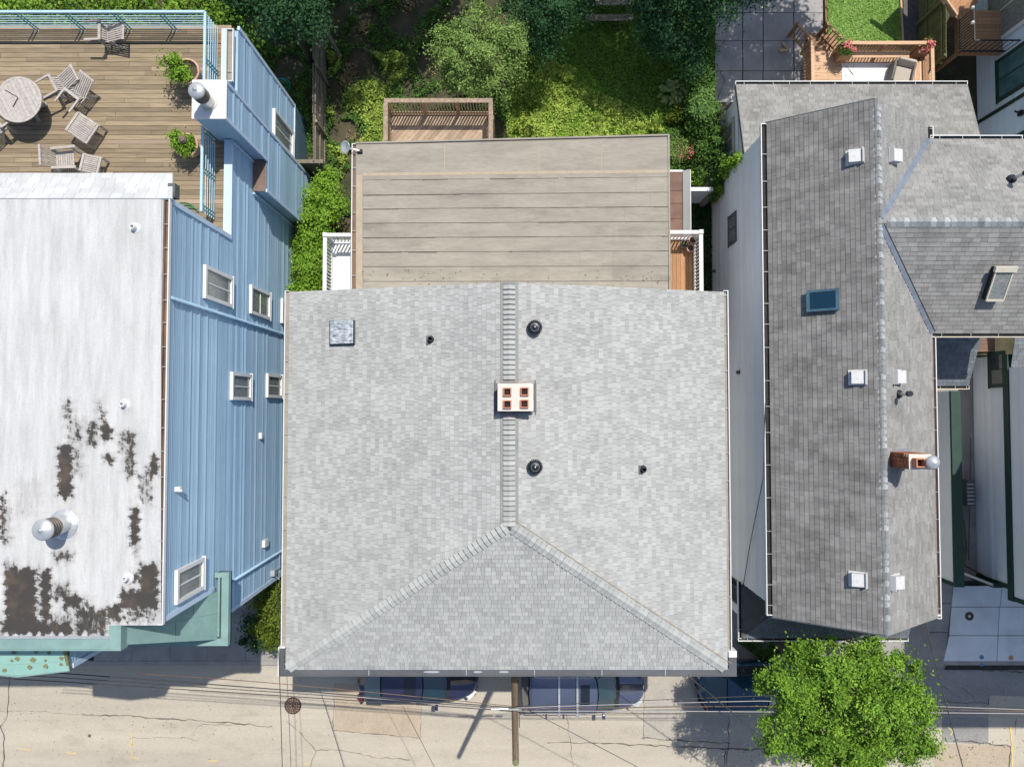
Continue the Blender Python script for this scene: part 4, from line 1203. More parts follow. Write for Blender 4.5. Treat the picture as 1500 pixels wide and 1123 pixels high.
# rear wall beyond the chase with its slider window and vertical board skirt
zs = PX(430, 200, XA).z
clapboards(bh, XA, 1, zs, ZD+.35, lambda z: [(yChB-.25, yDk-.25)], m_blue, expo=.125)
me = None; y = yChB-.2
while y < yDk-.3:
    if me is None: o = MB().box(XA-.03, XA+.0, y, y+.11, 0, zs-.02).build('skirt_board', m_bluedk, bh); me = o.data; y0_ = y
    else: piece('skirt_board', me, bh, (0,y-y0_,0))
    y += .135
MB().box(XA-.03, XA+.04, yDk-.30, yDk-.18, zs, ZD+.35).build('corner_board', m_bluetrim, bh)
MB().box(XA-.0, XA+.05, yChB-.2, yDk-.2, zs-.06, zs+.0).build('base_trim', m_bluetrim, bh)
window_px(bh, XA+.02, 1, 399, 427.5, 158.6, 202, m_white, m_curtain, fw=.1, depth=.1)
gutter_x(bh, P(332,80,7.5).x, P(341,80,7.5).x, P(336,118,7.5).y, P(336,43,7.5).y, 7.5, 1, m_tan, m_white, straps=.9)
MB().box(P(324,80,7.5).x, P(331.5,80,7.5).x, P(336,120,7.5).y, P(336,42,7.5).y, ZD-.1, 7.5).build('parapet_cap', m_bluetrim, bh)

# ---- roof deck: planks
rd = thing('roof_deck', (-12, 8.5, ZD), 'weathered brown plank roof deck behind the white flat roof', 'deck')
pw = .142; y = yB+.05
xr1 = XW-.2; yseam = P(100, 63, ZD).y
MB().box(-19.5, xr1, yB, yDk, ZD-.2, ZD-.05).build('deck_frame', m_nearblack, rd)
row = 0
while y+pw < yDk+.05:
    if abs(y+pw/2-yseam) < pw*.45: y += .02
    x = -19.0 - random.random()*2; xend = xr1 if y < yChF else XA-.35
    while x < xend:
        L_ = random.choice((1.6,2.4,3.2,4.2)); x2 = min(x+L_, xend)
        if xend - x2 < .5: x2 = xend
        if x2 > -17.5:
            mt = m_plankpink if random.random() < .09 else m_plank
            MB().box(x+.004, x2-.004, y+.005, y+pw-.005, ZD-.04, ZD+random.uniform(-.003,.003)).build('deck_plank', mt, rd)
        x = x2
    y += pw; row += 1

# ---- railings of the roof deck
def railing(label, p0, p1, zb_, zt_, nbar, posts, outward):
    p0 = Vector(p0); p1 = Vector(p1); t = thing('deck_railing', (p0+p1)/2, label, 'railing', 'metal railings of the roof deck')
    d = (p1-p0).normalized()
    MB().beam(Vector((p0.x,p0.y,zt_)), Vector((p1.x,p1.y,zt_)), .07, .05).build('top_rail', m_railp, t)
    for k in range(nbar):
        z = lerp(zb_+.06, zt_-.10, k/(nbar-1))
        MB().tube([(p0.x,p0.y,z),(p1.x,p1.y,z)], .014, 5).build('rail_bar', m_railp, t)
    for f in posts:
        c = p0.lerp(p1, f)
        for s in (-.055, .055):
            q_ = c+d*s; o = MB().box(q_.x-.017,q_.x+.017,q_.y-.017,q_.y+.017,zb_-.05,zt_-.02).build('post', m_railg, t)
            MB().beam((q_.x,q_.y,zb_-.02),(q_.x-outward.x*.12,q_.y-outward.y*.12,zb_-.02), .035, .03).build('bracket', m_ltmetal, o)
    return t
zt_ = ZD+.95
a = P(-60, 16, zt_); b = P(300, 17.5, zt_)
railing('long pale blue railing along the back of the roof deck', (-18, b.y, ZD), (b.x, b.y, ZD), ZD+.02, zt_, 7,
        [ (P(u,40,ZD).x+18)/(b.x+18) for u in (-82,-14,54,122,190,256)], Vector((0,1,0)))
xr_ = P(300, 60, zt_).x
railing('short pale blue railing beside the potted plant, between back rail and chimney chase', (xr_, yChB-.1, ZD), (xr_, b.y, ZD), ZD+.02, zt_, 6, [.45], Vector((1,0,0)))
xr_ = P(295.5, 260, zt_).x
railing('pale blue railing between the chimney chase and the white flat roof', (xr_, P(300,322,ZD).y, ZD), (xr_, yChF+.1, ZD), ZD+.02, zt_, 6, [.06,.5,.97], Vector((1,0,0)))

# ---- furniture on the roof deck (z = ZD)
# round table
q = P(27, 146, ZD+.74)
tb = thing('round_table', (q.x, q.y, ZD), 'round silvered teak table with slatted top on the roof deck', 'table')
R_ = .69; k = 0; w = .115; ang = R(-62)
rt = Matrix.Rotation(ang, 3, 'Z')
for i in range(-6, 6):
    y0_, y1_ = i*w+.003, (i+1)*w-.003
    if abs(y0_) > R_ or abs(y1_) > R_: 
        continue
    pts = []
    for yy in np.linspace(y0_, y1_, 4): pts.append((math.sqrt(max(0,(R_-.03)**2-yy*yy)), yy))
    pts2 = [(-a_, b_) for a_, b_ in pts[::-1]]
    vs = [Vector((q.x,q.y,ZD+.74)) + rt @ Vector((a_, b_, 0)) for a_, b_ in pts+pts2]
    MB().poly(vs, .025).build('table_board', m_teak, tb)
prof = [(R_-.05,0),(R_,0),(R_,.03),(R_-.05,.03)]
MB().lathe((q.x,q.y,ZD+.708), [(R_-.06,0),(R_,0),(R_,.036),(R_-.055,.036),(R_-.06,.0)], 40).build('table_rim', m_teak, tb)
MB().lathe((q.x,q.y,ZD), [(.06,.1),(.06,.7)], 10).build('pedestal', m_teak, tb)
for k in range(4):
    a_ = k*math.pi/2+.4; d_ = Vector((math.cos(a_), math.sin(a_), 0))
    c_ = Vector((q.x,q.y,ZD)); MB().beam(c_+Vector((0,0,.14)), c_+d_*.42+Vector((0,0,.04)), .09, .08).build('leg', m_teak, tb)
    MB().beam(c_+Vector((0,0,.6)), c_+d_*.4+Vector((0,0,.69)), .06, .05).build('brace', m_teak, tb)
mb = MB(); c_ = Vector((q.x,q.y,ZD+.744))
pa = P(8,133,ZD+.745); pb = P(27,144,ZD+.745); pc = P(19,157,ZD+.745)
MB().poly([(pa.x,pa.y,pa.z),(pb.x,pb.y,pb.z),(pb.x-.02,pb.y+.035,pb.z),(pa.x,pa.y+.03,pa.z)]).poly([(pb.x,pb.y,pb.z),(pb.x-.04,pb.y+.01,pb.z),(pc.x-.02,pc.y,pc.z),(pc.x+.02,pc.y,pc.z)]).build('umbrella_slot', m_nearblack, tb)

def lounge_chair():
    """reclined slatted chair; faces +x, origin on the deck under the seat"""
    t = thing('lounge_chair', (0,0,0), 'x', 'chair', 'silvered teak chairs on the roof deck')
    for s in (-1, 1):
        MB().beam((.02,s*.27,.62),(.50,s*.27,.60), .06, .03).build('armrest', m_teak, t)
        MB().beam((.06,s*.25,0),(.12,s*.25,.60), .035, .045).build('leg', m_teak, t)
        MB().beam((-.42,s*.25,0),(-.10,s*.25,.42), .035, .045).build('leg', m_teak, t)
        MB().beam((.10,s*.235,.40),(-.30,s*.235,.36), .03, .05).build('seat_rail', m_teak, t)
    MB().beam((.03,-.29,.625),(.03,.29,.625), .08, .03).build('cross_rail', m_teak, t)
    me = None
    for k in range(7):
        y = lerp(-.20,.20,k/6)
        MB().beam((.06,y,.58),(-.10,y,.40), .035, .016).build('seat_slat', m_teak, t)
    for k in range(8):
        y = lerp(-.23,.23,k/7)
        MB().beam((-.06,y,.38),(-.66,y,.60+.02*math.cos(y*6)), .042, .018).build('back_slat', m_teak, t)
    MB().beam((-.67,-.27,.60),(-.67,.27,.60), .06, .03).build('head_rail', m_teak, t)
    MB().beam((-.08,-.25,.36),(-.08,.25,.36), .05, .03).build('cross_rail', m_teak, t)
    return t
lc = lounge_chair()
def put(o, u, v, rz, label, first=False, scale=None):
    q = P(u, v, ZD+.55); q.z = ZD
    if first:
        o.location = q; o.rotation_euler = (0,0,rz); o['label'] = label; return o
    return copy_tree(o, q, rz, label, scale)
put(lc, 149, 46, R(180), 'silvered teak lounge chair standing against the back railing of the roof deck', True)
put(lc, 81, 122, R(208), 'silvered teak lounge chair right of the round table, upper one of the overlapping pair')
put(lc, 108, 138, R(232), 'silvered teak lounge chair right of the round table, lower one of the overlapping pair')
put(lc, -4, 178, R(40), 'silvered teak lounge chair half hidden at the left picture edge below the round table')

# slatted ottoman
def slat_table(name, u, v, rz, sx, sy, h, n, label, cat, mat=m_teak):
    q = P(u, v, ZD+h); t = thing(name, (0,0,0), label, cat)
    for k in range(n):
        y = lerp(-sy/2+sy/n/2, sy/2-sy/n/2, k/(n-1))
        MB().box(-sx/2+.05, sx/2-.05, y-sy/n*.36, y+sy/n*.36, h-.02, h).build('slat', mat, t)
    for s in (-1,1):
        MB().box(s*sx/2-.035, s*sx/2+.035, -sy/2, sy/2, h-.05, h+.004).build('rail', mat, t)
        MB().box(-sx/2, sx/2, s*sy/2-.02, s*sy/2+.02, h-.08, h-.03).build('apron', mat, t)
        for s2 in (-1,1): MB().box(s*sx/2-.03,s*sx/2+.03,s2*sy/2-.03,s2*sy/2+.03,0,h-.05).build('leg', mat, t)
    t.location = (q.x,q.y,ZD); t.rotation_euler = (0,0,rz); return t
slat_table('slatted_bench', 120, 187, R(-33), .72, .66, .48, 11, 'square slatted teak seat turned askew, below the overlapping chairs', 'bench')
slat_table('side_table', 132, 240, R(-12), .52, .52, .46, 9, 'small low teak side table at the shingled roof edge', 'side table', m_teak)
# armchair
ac = thing('armchair', (0,0,0), 'silvered teak armchair with vertical slats beside the small side table', 'chair')
for s in (-1,1):
    MB().beam((-.30,s*.29,.64),(.42,s*.31,.62), .075, .03).build('armrest', m_teak, ac)
    for x in (-.26,.30): MB().box(x-.03,x+.03,s*.29-.03,s*.29+.03,0,.62).build('leg', m_teak, ac)
for k in range(8):
    x = lerp(-.24,.24,k/7); MB().box(x-.028,x+.028,-.26,.26,.42,.44).build('seat_slat', m_teak, ac)
for k in range(8):
    y = lerp(-.24,.24,k/7); MB().beam((-.28,y,.44),(-.42,y,.92), .035, .018).build('back_slat', m_teak, ac)
MB().beam((-.43,-.31,.93),(-.43,.31,.93), .06, .05).build('head_rail', m_teak, ac)
q = P(92, 232, ZD+.55); ac.location = (q.x,q.y,ZD); ac.rotation_euler = (0,0,R(4)); 

# planters
def planter(u, v, r, h, label, zt=None):
    q = P(u, v, ZD+h); t = thing('flower_pot', (q.x,q.y,ZD), label, 'planter')
    MB().lathe((q.x,q.y,ZD+.004), [(r*.68,0),(r*.95,h*.85),(r*1.06,h*.86),(r*1.08,h),(r*.93,h),(r*.9,h*.85),(0,h*.85)], 28).build('pot_body', m_pot, t, smooth=False)
    MB().lathe((q.x,q.y,ZD+h*.85), [(r*.89,0),(r*.5,.02),(0,.03)], 18).build('soil', m_soil, t)
    return t, q
t, q = planter(273, 104, .36, .72, 'terracotta pot with trailing bright green plant beside the chimney chase')
crown('foliage', [((q.x-.22,q.y-.05,q.z+.15),(.28,.42,.22)),((q.x-.42,q.y+.18,q.z+.1),(.30,.22,.25)),((q.x,q.y-.1,q.z+.05),(.3,.25,.1))], 1500, .045, l_lime, t, clumps=30, tight=.09)
t, q = planter(272, 212, .34, .50, 'terracotta pot with bright green bush next to the lower railing')
crown('foliage', [((q.x-.02,q.y+.02,q.z+.14),(.30,.30,.2)),((q.x-.2,q.y+.16,q.z+.12),(.2,.16,.2))], 1500, .045, l_lime, t, clumps=30, tight=.08)
MB().lathe((q.x+.04,q.y+.05,q.z+.2), [(.11,0),(.13,.1),(.09,.18),(0,.2)], 9).build('driftwood_knob', m_brownshingle, t)
# green hose on the deck
mb = MB(); q = P(268, 306, ZD+.03)
for k in range(3):
    pts = [(q.x+math.cos(a_)*(.34-.05*k)+.12*k, q.y+math.sin(a_)*(.20-.02*k)-.06*k, ZD+.02+.02*k) for a_ in np.linspace(.1, 5.9, 22)]
    mb.tube(pts, .014, 5)
tag(mb.build('garden_hose', m_hose2, smooth=True), 'green hose loops on the roof deck by the white roof corner', 'hose')

# ================================================================== THE RIGHT HOUSE
ZQ, ZK = 5.9, 7.7
XWR = 8.05
rh = thing('house', (11, 0, 0), 'long white house with weathered grey gabled roof, cross gable and small brick chimney', 'house')
eL = P(1127, 500, ZQ).x; eR = P(1367, 600, ZQ).x; XK = P(1291, 540, ZK).x
ryb = P(1290, 144, ZK).y; ryf = P(1293, 932, ZK).y
ybE = P(1122, 181, ZQ).y; yfE = P(1128, 901, ZQ).y
YBk = (ryb+ybE)/2; YFr = (ryf+yfE)/2
yCr = P(1400, 325, ZK).y; yCn = P(1430, 204, ZQ).y; yCs = P(1430, 488, ZQ).y; XEnd = 16.75
# cross ridge joins the main ridge; valleys run down to both eaves
KB = Vector((XK, YBk, ZK)); KF = Vector((XK, YFr, ZK)); KC = Vector((XK, yCr, ZK))
VN = Vector((eR, yCn, ZQ)); VS = Vector((eR, yCs, ZQ))
roof_plane(rh, [(eL,YBk,ZQ),(eL,YFr,ZQ),KF,KB], m_shingle_dk, expo=.142, wmin=.22, wmax=.42, th=.026)
roof_plane(rh, [(eR,YFr,ZQ),VS,KC,KF], m_shingle_mid, expo=.11, wmin=.2, wmax=.36, th=.008)
roof_plane(rh, [VN,(eR,YBk,ZQ),KB,KC], m_shingle_mid, expo=.11, wmin=.2, wmax=.36, th=.008)
roof_plane(rh, [VN,(XEnd,yCn,ZQ),(XEnd,yCr,ZK),KC], m_shingle_mid, expo=.135, wmin=.14, wmax=.3, th=.010)
roof_plane(rh, [VS,(XEnd,yCs,ZQ),(XEnd,yCr,ZK),KC], m_shingle_dk if False else m_shingle_mid, expo=.142, wmin=.2, wmax=.36, th=.018)
sL = Vector((eL-XK,0,ZQ-ZK)); sR = Vector((eR-XK,0,ZQ-ZK)); sN = Vector((0,yCn-yCr,ZQ-ZK)); sS = Vector((0,yCs-yCr,ZQ-ZK))
caps(rh, KF+Vector((.03,0,0)), KB+Vector((.03,0,0)), sL, sR, m_capd, expo=.20, half=.16, step=.014)
caps(rh, (XEnd,yCr,ZK), KC+Vector((.25,0,0)), sS, sN, m_capd, expo=.20, half=.16, step=.014)
# valleys
m_valley = M('valley_metal', (.24,.28,.33), (.17,.20,.25), rough=.4, metal=.4)
for V_, w in ((VN,.085),(VS,.085)):
    d = (KC-V_); s1 = Vector((0,0,1)).cross(d).normalized()
    a = V_+Vector((0,0,.035)); b = KC - d*.04 + Vector((0,0,.035))
    MB().poly([a-s1*w+Vector((0,0,.02)), a+s1*w+Vector((0,0,.02)), b+s1*w+Vector((0,0,.02)), b-s1*w+Vector((0,0,.02))], .01).build('valley_flashing', m_valley, rh)
    if V_ is VS:
        for s in (-1, 1): MB().beam(a+s1*s*w*1.1+Vector((0,0,.02)), b+s1*s*w*1.1+Vector((0,0,.02)), .025, .02).build('valley_edge', m_nearblack, rh)
# walls
MB().box(XWR+.02, eR-.15, P(1090,858,3.8).y, YBk-.35, 0, ZQ-.22).build('wall', m_white_sid, rh)
MB().add([(eL+.3,YBk-.3,ZQ-.1),(eR-.15,YBk-.3,ZQ-.1),(XK,YBk-.3,ZK-.25),(eL+.3,YBk-.4,ZQ-.1),(eR-.15,YBk-.4,ZQ-.1),(XK,YBk-.4,ZK-.25)],[(0,1,2),(5,4,3),(0,2,5,3),(1,4,5,2),(0,3,4,1)]).build('gable_wall', m_white_sid, rh)
yfw = P(1090,858,3.8).y
MB().add([(eL+.3,yfw,ZQ-.1),(eR-.15,yfw,ZQ-.1),(XK,yfw,ZK-.25),(eL+.3,yfw+.1,ZQ-.1),(eR-.15,yfw+.1,ZQ-.1),(XK,yfw+.1,ZK-.25)],[(0,1,2),(5,4,3),(0,2,5,3),(1,4,5,2),(0,3,4,1)]).build('gable_wall', m_white_sid, rh)
MB().box(eR-.2, XEnd-.3, yCs+.3, yCn-.3, 0, ZQ-.05).add([(XEnd-.3,yCs+.3,ZQ-.05),(XEnd-.3,yCn-.3,ZQ-.05),(XEnd-.3,yCr,ZK-.2)],[(0,1,2)]).build('cross_wing_wall', m_white_sid, rh)
clapboards(rh, XWR+.02, -1, .25, ZQ-.12, lambda z: [(yfw, YBk-.35)], m_white_sid, expo=.15)
window_px(rh, XWR-.01, -1, 1067.5, 1079, 318, 362, m_graymetal, m_curtain, fw=.09, depth=.03)
q = PX(1083, 545, XWR); MB().obox(q-Vector((.05,0,0)), .08,.12,.16).build('wall_outlet', m_graymetal, rh)
q = PX(1048, 397, XWR); MB().obox(q-Vector((.05,0,0)), .1,.1,.1).build('wall_outlet', m_graymetal, rh)
# blue-black cable strung down the shaded wall
a = PX(1121, 590, XWR-.06); b = PX(1118, 700, XWR-.06); c = PX(1098, 800, XWR-.06); d = PX(1088, 862, XWR-.06)
MB().tube([a,b,c,d], .014, 5).build('wall_cable', m_wire, rh)
gutter_x(rh, P(1120,600,ZQ).x, eL-.005, yfE+.02, ybE-.02, ZQ, -1, m_nearblack, m_white, straps=.85)
gutter_x(rh, eR+.005, P(1372.5,600,ZQ).x, P(1370,905,ZQ).y, yCs-.12, ZQ, 1, m_gutter, m_white, straps=.9)
gutter_x(rh, P(1361.5,190,ZQ).x, P(1366,190,ZQ).x, yCn+.04, P(1363,186,ZQ).y, ZQ+.02, 1, m_nearblack, m_white, straps=3)
gutter_y(rh, P(1363,202,ZQ).x, P(1497,202,ZQ).x, yCn+.005, yCn+.12, ZQ, 1, m_nearblack, m_white, straps=.75)
gutter_y(rh, eR+.02, XEnd, yCs-.12, yCs-.005, ZQ, -1, m_nearblack, m_beige, straps=1.0)
MB().box(eR+.0, eR+.1, yfE-.02, yfE+.03, ZQ-.1, ZQ+.01).build('gutter_end', m_white, rh)
for y_, s in ((YBk, 1), (YFr, -1)):
    for (e, k) in ((Vector((eL,y_,ZQ)), Vector((XK,y_,ZK))), (Vector((eR,y_,ZQ)), Vector((XK,y_,ZK)))):
        MB().beam(e+Vector((0,s*.02,-.08)), k+Vector((0,s*.02,-.08)), .035, .15).build('rake_board', m_graymetal if e.x < XK else m_shingle_mid, rh)
# low rear wing (roof falls to the back)
zw = 3.05; xwL = P(1078,122,zw).x; xwR = P(1416,126,zw).x+.02; ywE = P(1250,124,zw).y; yW2 = YBk-.5; zw2 = zw+(ywE-yW2)*.30
roof_plane(rh, [(xwL,ywE,zw),(xwR,ywE,zw),(xwR,yW2,zw2),(xwL,yW2,zw2)], m_shingle_mid, expo=.135, wmin=.14, wmax=.3, th=.010)
gutter_y(rh, xwL, xwR, ywE+.005, ywE+.12, zw, 1, m_nearblack, m_white, straps=.85)
MB().box(xwL+.12, xwR-.12, yW2-1, ywE-.35, 0, zw-.1).build('rear_wing_wall', m_white_sid, rh)
MB().add([(xwL+.12,yW2,0),(xwL+.12,ywE-.35,0),(xwL+.12,ywE-.35,zw),(xwL+.12,yW2,zw2-.12)],[(0,1,2,3)]).build('rear_wing_gable', m_white_sid, rh)
for xx in (xwL-.0, xwR):
    MB().beam((xx,ywE,zw-.06),(xx,yW2,zw2-.06), .03, .13).build('rake_board', m_graymetal, rh)
clapboards(rh, xwL+.12, -1, .2, 2.9, lambda z: [(yW2, ywE-.35)], m_white_sid, expo=.15)
xw_ = xwL+.08
p = PX(1063, 172, xw_-.05); p2 = PX(1074, 150, xw_-.05)
w = window_x(rh, xw_, -1, P(1068,217,2).y-.35, P(1068,168,2).y-.3, 1.15, 2.55, m_beige, m_curtain, fw=.13, mull='h', depth=.05)
q = P(1069,147,2.6); MB().tube([q+Vector((.2,0,.3)), q+Vector((.02,0,.2)), q+Vector((0,-.0,-.3))], .05, 8).build('downspout', m_white, rh)
# dark hip roof of the front porch and the louvred opening under it
zpE = 3.6; px0 = P(1086,900,zpE).x; pyf = P(1200,934,zpE).y; pxe = P(1330, 934, zpE).x
z4 = zpE+.75; dd = 1.75
A_ = (px0,pyf,zpE); B_ = (pxe,pyf,zpE); C_ = (pxe,pyf+dd,z4); D_ = (px0+dd,pyf+dd,z4); E_ = (px0,yfw+.02,zpE); F_ = (px0+dd,yfw+.02,z4)
roof_plane(rh, [A_,B_,C_,D_], m_shingle_shade, expo=.14, th=.012)
if F_[1] > D_[1]: roof_plane(rh, [A_,D_,F_,E_], m_shingle_shade, expo=.14, th=.012)
gutter_y(rh, px0-.1, pxe, pyf-.1, pyf-.005, zpE, -1, m_nearblack, m_white, straps=1)
gutter_x(rh, px0-.1, px0-.005, pyf, yfw+.1, zpE, -1, m_nearblack, m_white, straps=1)
MB().box(XWR+.12, pxe-.3, pyf+.5, yfw, 0, zpE-.12).build('porch_wall', m_white_sid, rh)
fy0 = P(1075,878,2.6).y; fy1 = P(1075,850,2.6).y
sh = MB().box(XWR+.06, XWR+.12, fy0-.2, fy1+.1, 1.55, 3.25).build('louvre_frame', m_beige, rh)
me = None; z = 1.65
for k in range(9):
    if me is None: o = MB().beam((XWR+.03,fy0-.12,z),(XWR+.03,fy0+.45,z), .05, .02).build('louvre', m_graymetal, sh); me = o.data; zb_ = z
    else: piece('louvre', me, sh, (0,0,z-zb_))
    z += .17
MB().box(XWR+.03, XWR+.05, fy0+.47, fy1+.02, 1.65, 3.15).build('pane', m_glass, sh)
# lean-to roof in the corner south of the cross wing
zl0 = 3.15; a = P(1418,565,zl0); xl0 = eR-.1; yl0 = a.y; xl1 = P(1419,565,zl0).x
zl1 = zl0+.75; yl1 = yCs+.3
roof_plane(rh, [(xl0,yl0,zl0),(xl1,yl0,zl0),(xl1+.05,yl1,zl1),(xl0,yl1,zl1)], m_shingle_shade, expo=.14, th=.012)
gutter_y(rh, xl0, xl1, yl0-.11, yl0-.005, zl0, -1, m_nearblack, m_beige, straps=.6)
MB().box(xl0, xl1-.35, yl0+.3, yl1, 0, zl0-.12).build('lean_to_wall', m_white_sid, rh)

def rz_(x): return ZK - abs(x-XK)/(abs(eL-XK) if x < XK else abs(eR-XK))*(ZK-ZQ)
# slant back box vents
aL = math.atan((ZK-ZQ)/(XK-eL)); aR = math.atan((ZK-ZQ)/(eR-XK))
def boxvent(u, v, side, label):
    q = P(u, v, rz_(P(u,v,7.2).x)+.15); zz = rz_(q.x)
    t = thing('box_vent', (q.x,q.y,zz), label, 'roof vent', 'white box vents along the grey ridge')
    rot = Matrix.Rotation(-aL if side < 0 else aR, 3, 'Y')
    c = Vector((q.x,q.y,zz))
    MB().obox(c+rot@Vector((0,0,.03)), .52,.46,.02, rot).build('flange', m_ventwhite, t)
    s = side
    pr = [(-.16*1,.02),(.16,.02),(.20,.13),(-.14,.24)] if side < 0 else [(-.20,.24*.55),(-.16,.02),(.16,.02),(.14,.24)]
    vs = []
    for yy in (-.19,.19):
        for (x_, z_) in pr: vs.append(c + rot@Vector(((x_ if side < 0 else x_),yy,z_)))
    MB().add(vs, [(0,1,2,3),(7,6,5,4),(0,4,5,1),(1,5,6,2),(2,6,7,3),(3,7,4,0)]).build('hood', m_ventwhite, t)
    MB().obox(c+rot@Vector((.24 if side < 0 else -.24,0,.10)), .03,.44,.17, rot).build('back_plate', m_ventwhite, t)
    MB().obox(c+rot@Vector((-.19 if side < 0 else .19,0,.07)), .02,.36,.10, rot).build('grille', m_ltmetal, t)
for (u,v,s,lab) in ((1260,225,-1,'white box vent on the darker left slope, nearest the gardens'),(1264,552,-1,'white box vent on the darker left slope, level with the chimney pipe row'),(1264,851,-1,'white box vent on the darker left slope, nearest the street'),
                    (1310,228,1,'white box vent right of the ridge, nearest the gardens'),(1315,552,1,'white box vent right of the ridge, just above the vent pipe'),(1311,852,1,'white box vent right of the ridge, nearest the street')):
    boxvent(u, v, s, lab)
# leaning vent pipes
for (u0,v0,u1,v1,lab,zf) in ((1316,577,1333,576,'grey vent pipe with black cap between box vent and brick chimney',None),(1483,262,1499,258,'grey vent pipe on the cross gable near the right picture edge',6.9)):
    z0 = zf if zf else rz_(P(u0,v0,7.2).x)
    q = P(u0,v0,z0); z1 = z0+.55
    q1 = Vector((q.x,q.y,z1))
    t = thing('vent_pipe', q, lab, 'vent pipe')
    MB().tube([q, q1], .055, 12).build('pipe', m_ltmetal, t, smooth=True)
    MB().tube([q1-Vector((0,0,.02)), q1+Vector((0,0,.10))], .085, 12).build('cap', m_dkmetal, t)
    MB().lathe(q, [(.15,-.06),(.13,.03),(.06,.07)], 14).build('collar', m_dkmetal, t)
# skylights
def skylight_left():
    a = P(1181,427,rz_(P(1181,427,6.9).x)+.1); b = P(1235,454,rz_(P(1235,454,7.2).x)+.1)
    xm, ym = (a.x+b.x)/2, (a.y+b.y)/2; t = thing('skylight', (xm,ym,rz_(xm)), 'dark blue glass skylight on the weathered left slope', 'skylight')
    rot = Matrix.Rotation(-aL, 3, 'Y'); c = Vector((xm,ym,rz_(xm)))
    lx = (b.x-a.x)/math.cos(aL)*.94; ly = abs(a.y-b.y)*.98
    MB().obox(c+rot@Vector((0,0,.06)), lx-.04, ly-.04, .16, rot).build('curb', m_skyfr, t)
    fr = MB()
    for s in (-1,1):
        fr.obox(c+rot@Vector((s*(lx/2-.05),0,.16)), .10, ly, .05, rot); fr.obox(c+rot@Vector((0,s*(ly/2-.035),.16)), lx-.2, .07, .05, rot)
    fr.build('frame', m_skyfr, t)
    MB().obox(c+rot@Vector((0,0,.155)), lx-.2, ly-.14, .02, rot).build('pane', m_skylt, t)
skylight_left()
def crz(y): return ZK - abs(y-yCr)/abs((yCn if y > yCr else yCs)-yCr)*(ZK-ZQ)
def skylight_right():
    aS = math.atan((ZK-ZQ)/(yCr-yCs)); q = P(1462,412,6.9); c = Vector((q.x,q.y,crz(q.y)))
    t = thing('skylight', c, 'narrow raised skylight with cream frame on the right cross gable', 'skylight')
    rot = Matrix.Rotation(aS, 3, 'X'); lx, ly = .56, 1.05
    hh = .22
    MB().obox(c+rot@Vector((0,0,hh/2)), lx-.02, ly-.02, hh, rot).build('curb', m_nearblack, t)
    fr = MB()
    for s in (-1,1):
        fr.obox(c+rot@Vector((s*(lx/2-.02),0,hh+.03)), .04, ly, .05, rot)
    fr.obox(c+rot@Vector((0,-ly/2+.03,hh+.03)), lx-.08, .07, .05, rot)
    fr.obox(c+rot@Vector((0,ly/2-.02,hh+.05)), lx+.1, .17, .10, rot)
    fr.build('frame', m_beige, t)
    MB().obox(c+rot@Vector((0,0,hh+.025)), lx-.08, ly-.14, .02, rot).build('pane', m_curtain, t)
skylight_right()
# broken brick chimney with silver cap
q = P(1309, 672, rz_(P(1309,672,7.4).x)); zb0 = rz_(q.x)-.25
c = Vector((q.x+.10, q.y, zb0))
bc = thing('chimney', (c.x,c.y,zb0), 'small weathered red brick chimney with silver cowl on the right slope', 'chimney')
hb = 1.35; bw, bd, bt = .21, .066, .10
MB().box(c.x-.20,c.x+.36,c.y-.21,c.y+.21,zb0-.1,zb0+hb-.08).build('mortar_core', m_beige, bc)
meb = {}
nC = int(hb/.078)
for k in range(nC):
    z = zb0+k*.078
    off = .105 if k % 2 else 0
    for s in (-1,1):
        x = c.x-.24+off-.105
        while x < c.x+.38:
            x0_, x1_ = max(x, c.x-.24), min(x+bw-.01, c.x+.40)
            if x1_-x0_ > .05 and not (k > nC-4 and random.random() < .3):
                yy = c.y+s*.22; MB().box(x0_,x1_,yy-s*.10 if s>0 else yy,yy if s>0 else yy+.10,z,z+.066).build('brick', m_brick, bc)
            x += bw
    for (xx, s) in ((c.x-.25,-1),(c.x+.31,1)):
        y = c.y-.12-off
        while y < c.y+.12:
            y0_, y1_ = max(y,c.y-.118), min(y+bw-.01,c.y+.118)
            if y1_-y0_ > .05 and not (k > nC-3 and random.random() < .3): MB().box(xx,xx+.10,y0_,y1_,z,z+.066).build('brick', m_brick, bc)
            y += bw
zt = zb0+hb
MB().box(c.x-.24,c.x+.40,c.y-.21,c.y+.21,zt-.05,zt-.02).build('crown', m_chimcap, bc)
mb = MB(); x,y,s = c.x-.03,c.y-.02,.125
mb.box(x-s,x+s,y-s,y-s+.03,zt-.02,zt+.20).box(x-s,x+s,y+s-.03,y+s,zt-.02,zt+.20).box(x-s,x-s+.03,y-s+.03,y+s-.03,zt-.02,zt+.20).box(x+s-.03,x+s,y-s+.03,y+s-.03,zt-.02,zt+.20)
f = mb.build('flue', m_clay, bc); MB().box(x-s+.03,x+s-.03,y-s+.03,y+s-.03,zt+.0,zt+.02).build('flue_dark', m_flue_dark, f)
MB().lathe((c.x+.27,c.y,zt-.02), [(.11,0),(.11,.22),(.19,.24),(.20,.29),(.15,.36),(.05,.42),(0,.43)], 20).build('cowl', m_ltmetal, bc, smooth=True)
MB().box(c.x-.3,c.x+.46,c.y-.28,c.y+.28,zb0-.05,zb0+.16).build('flashing', m_valley, bc)

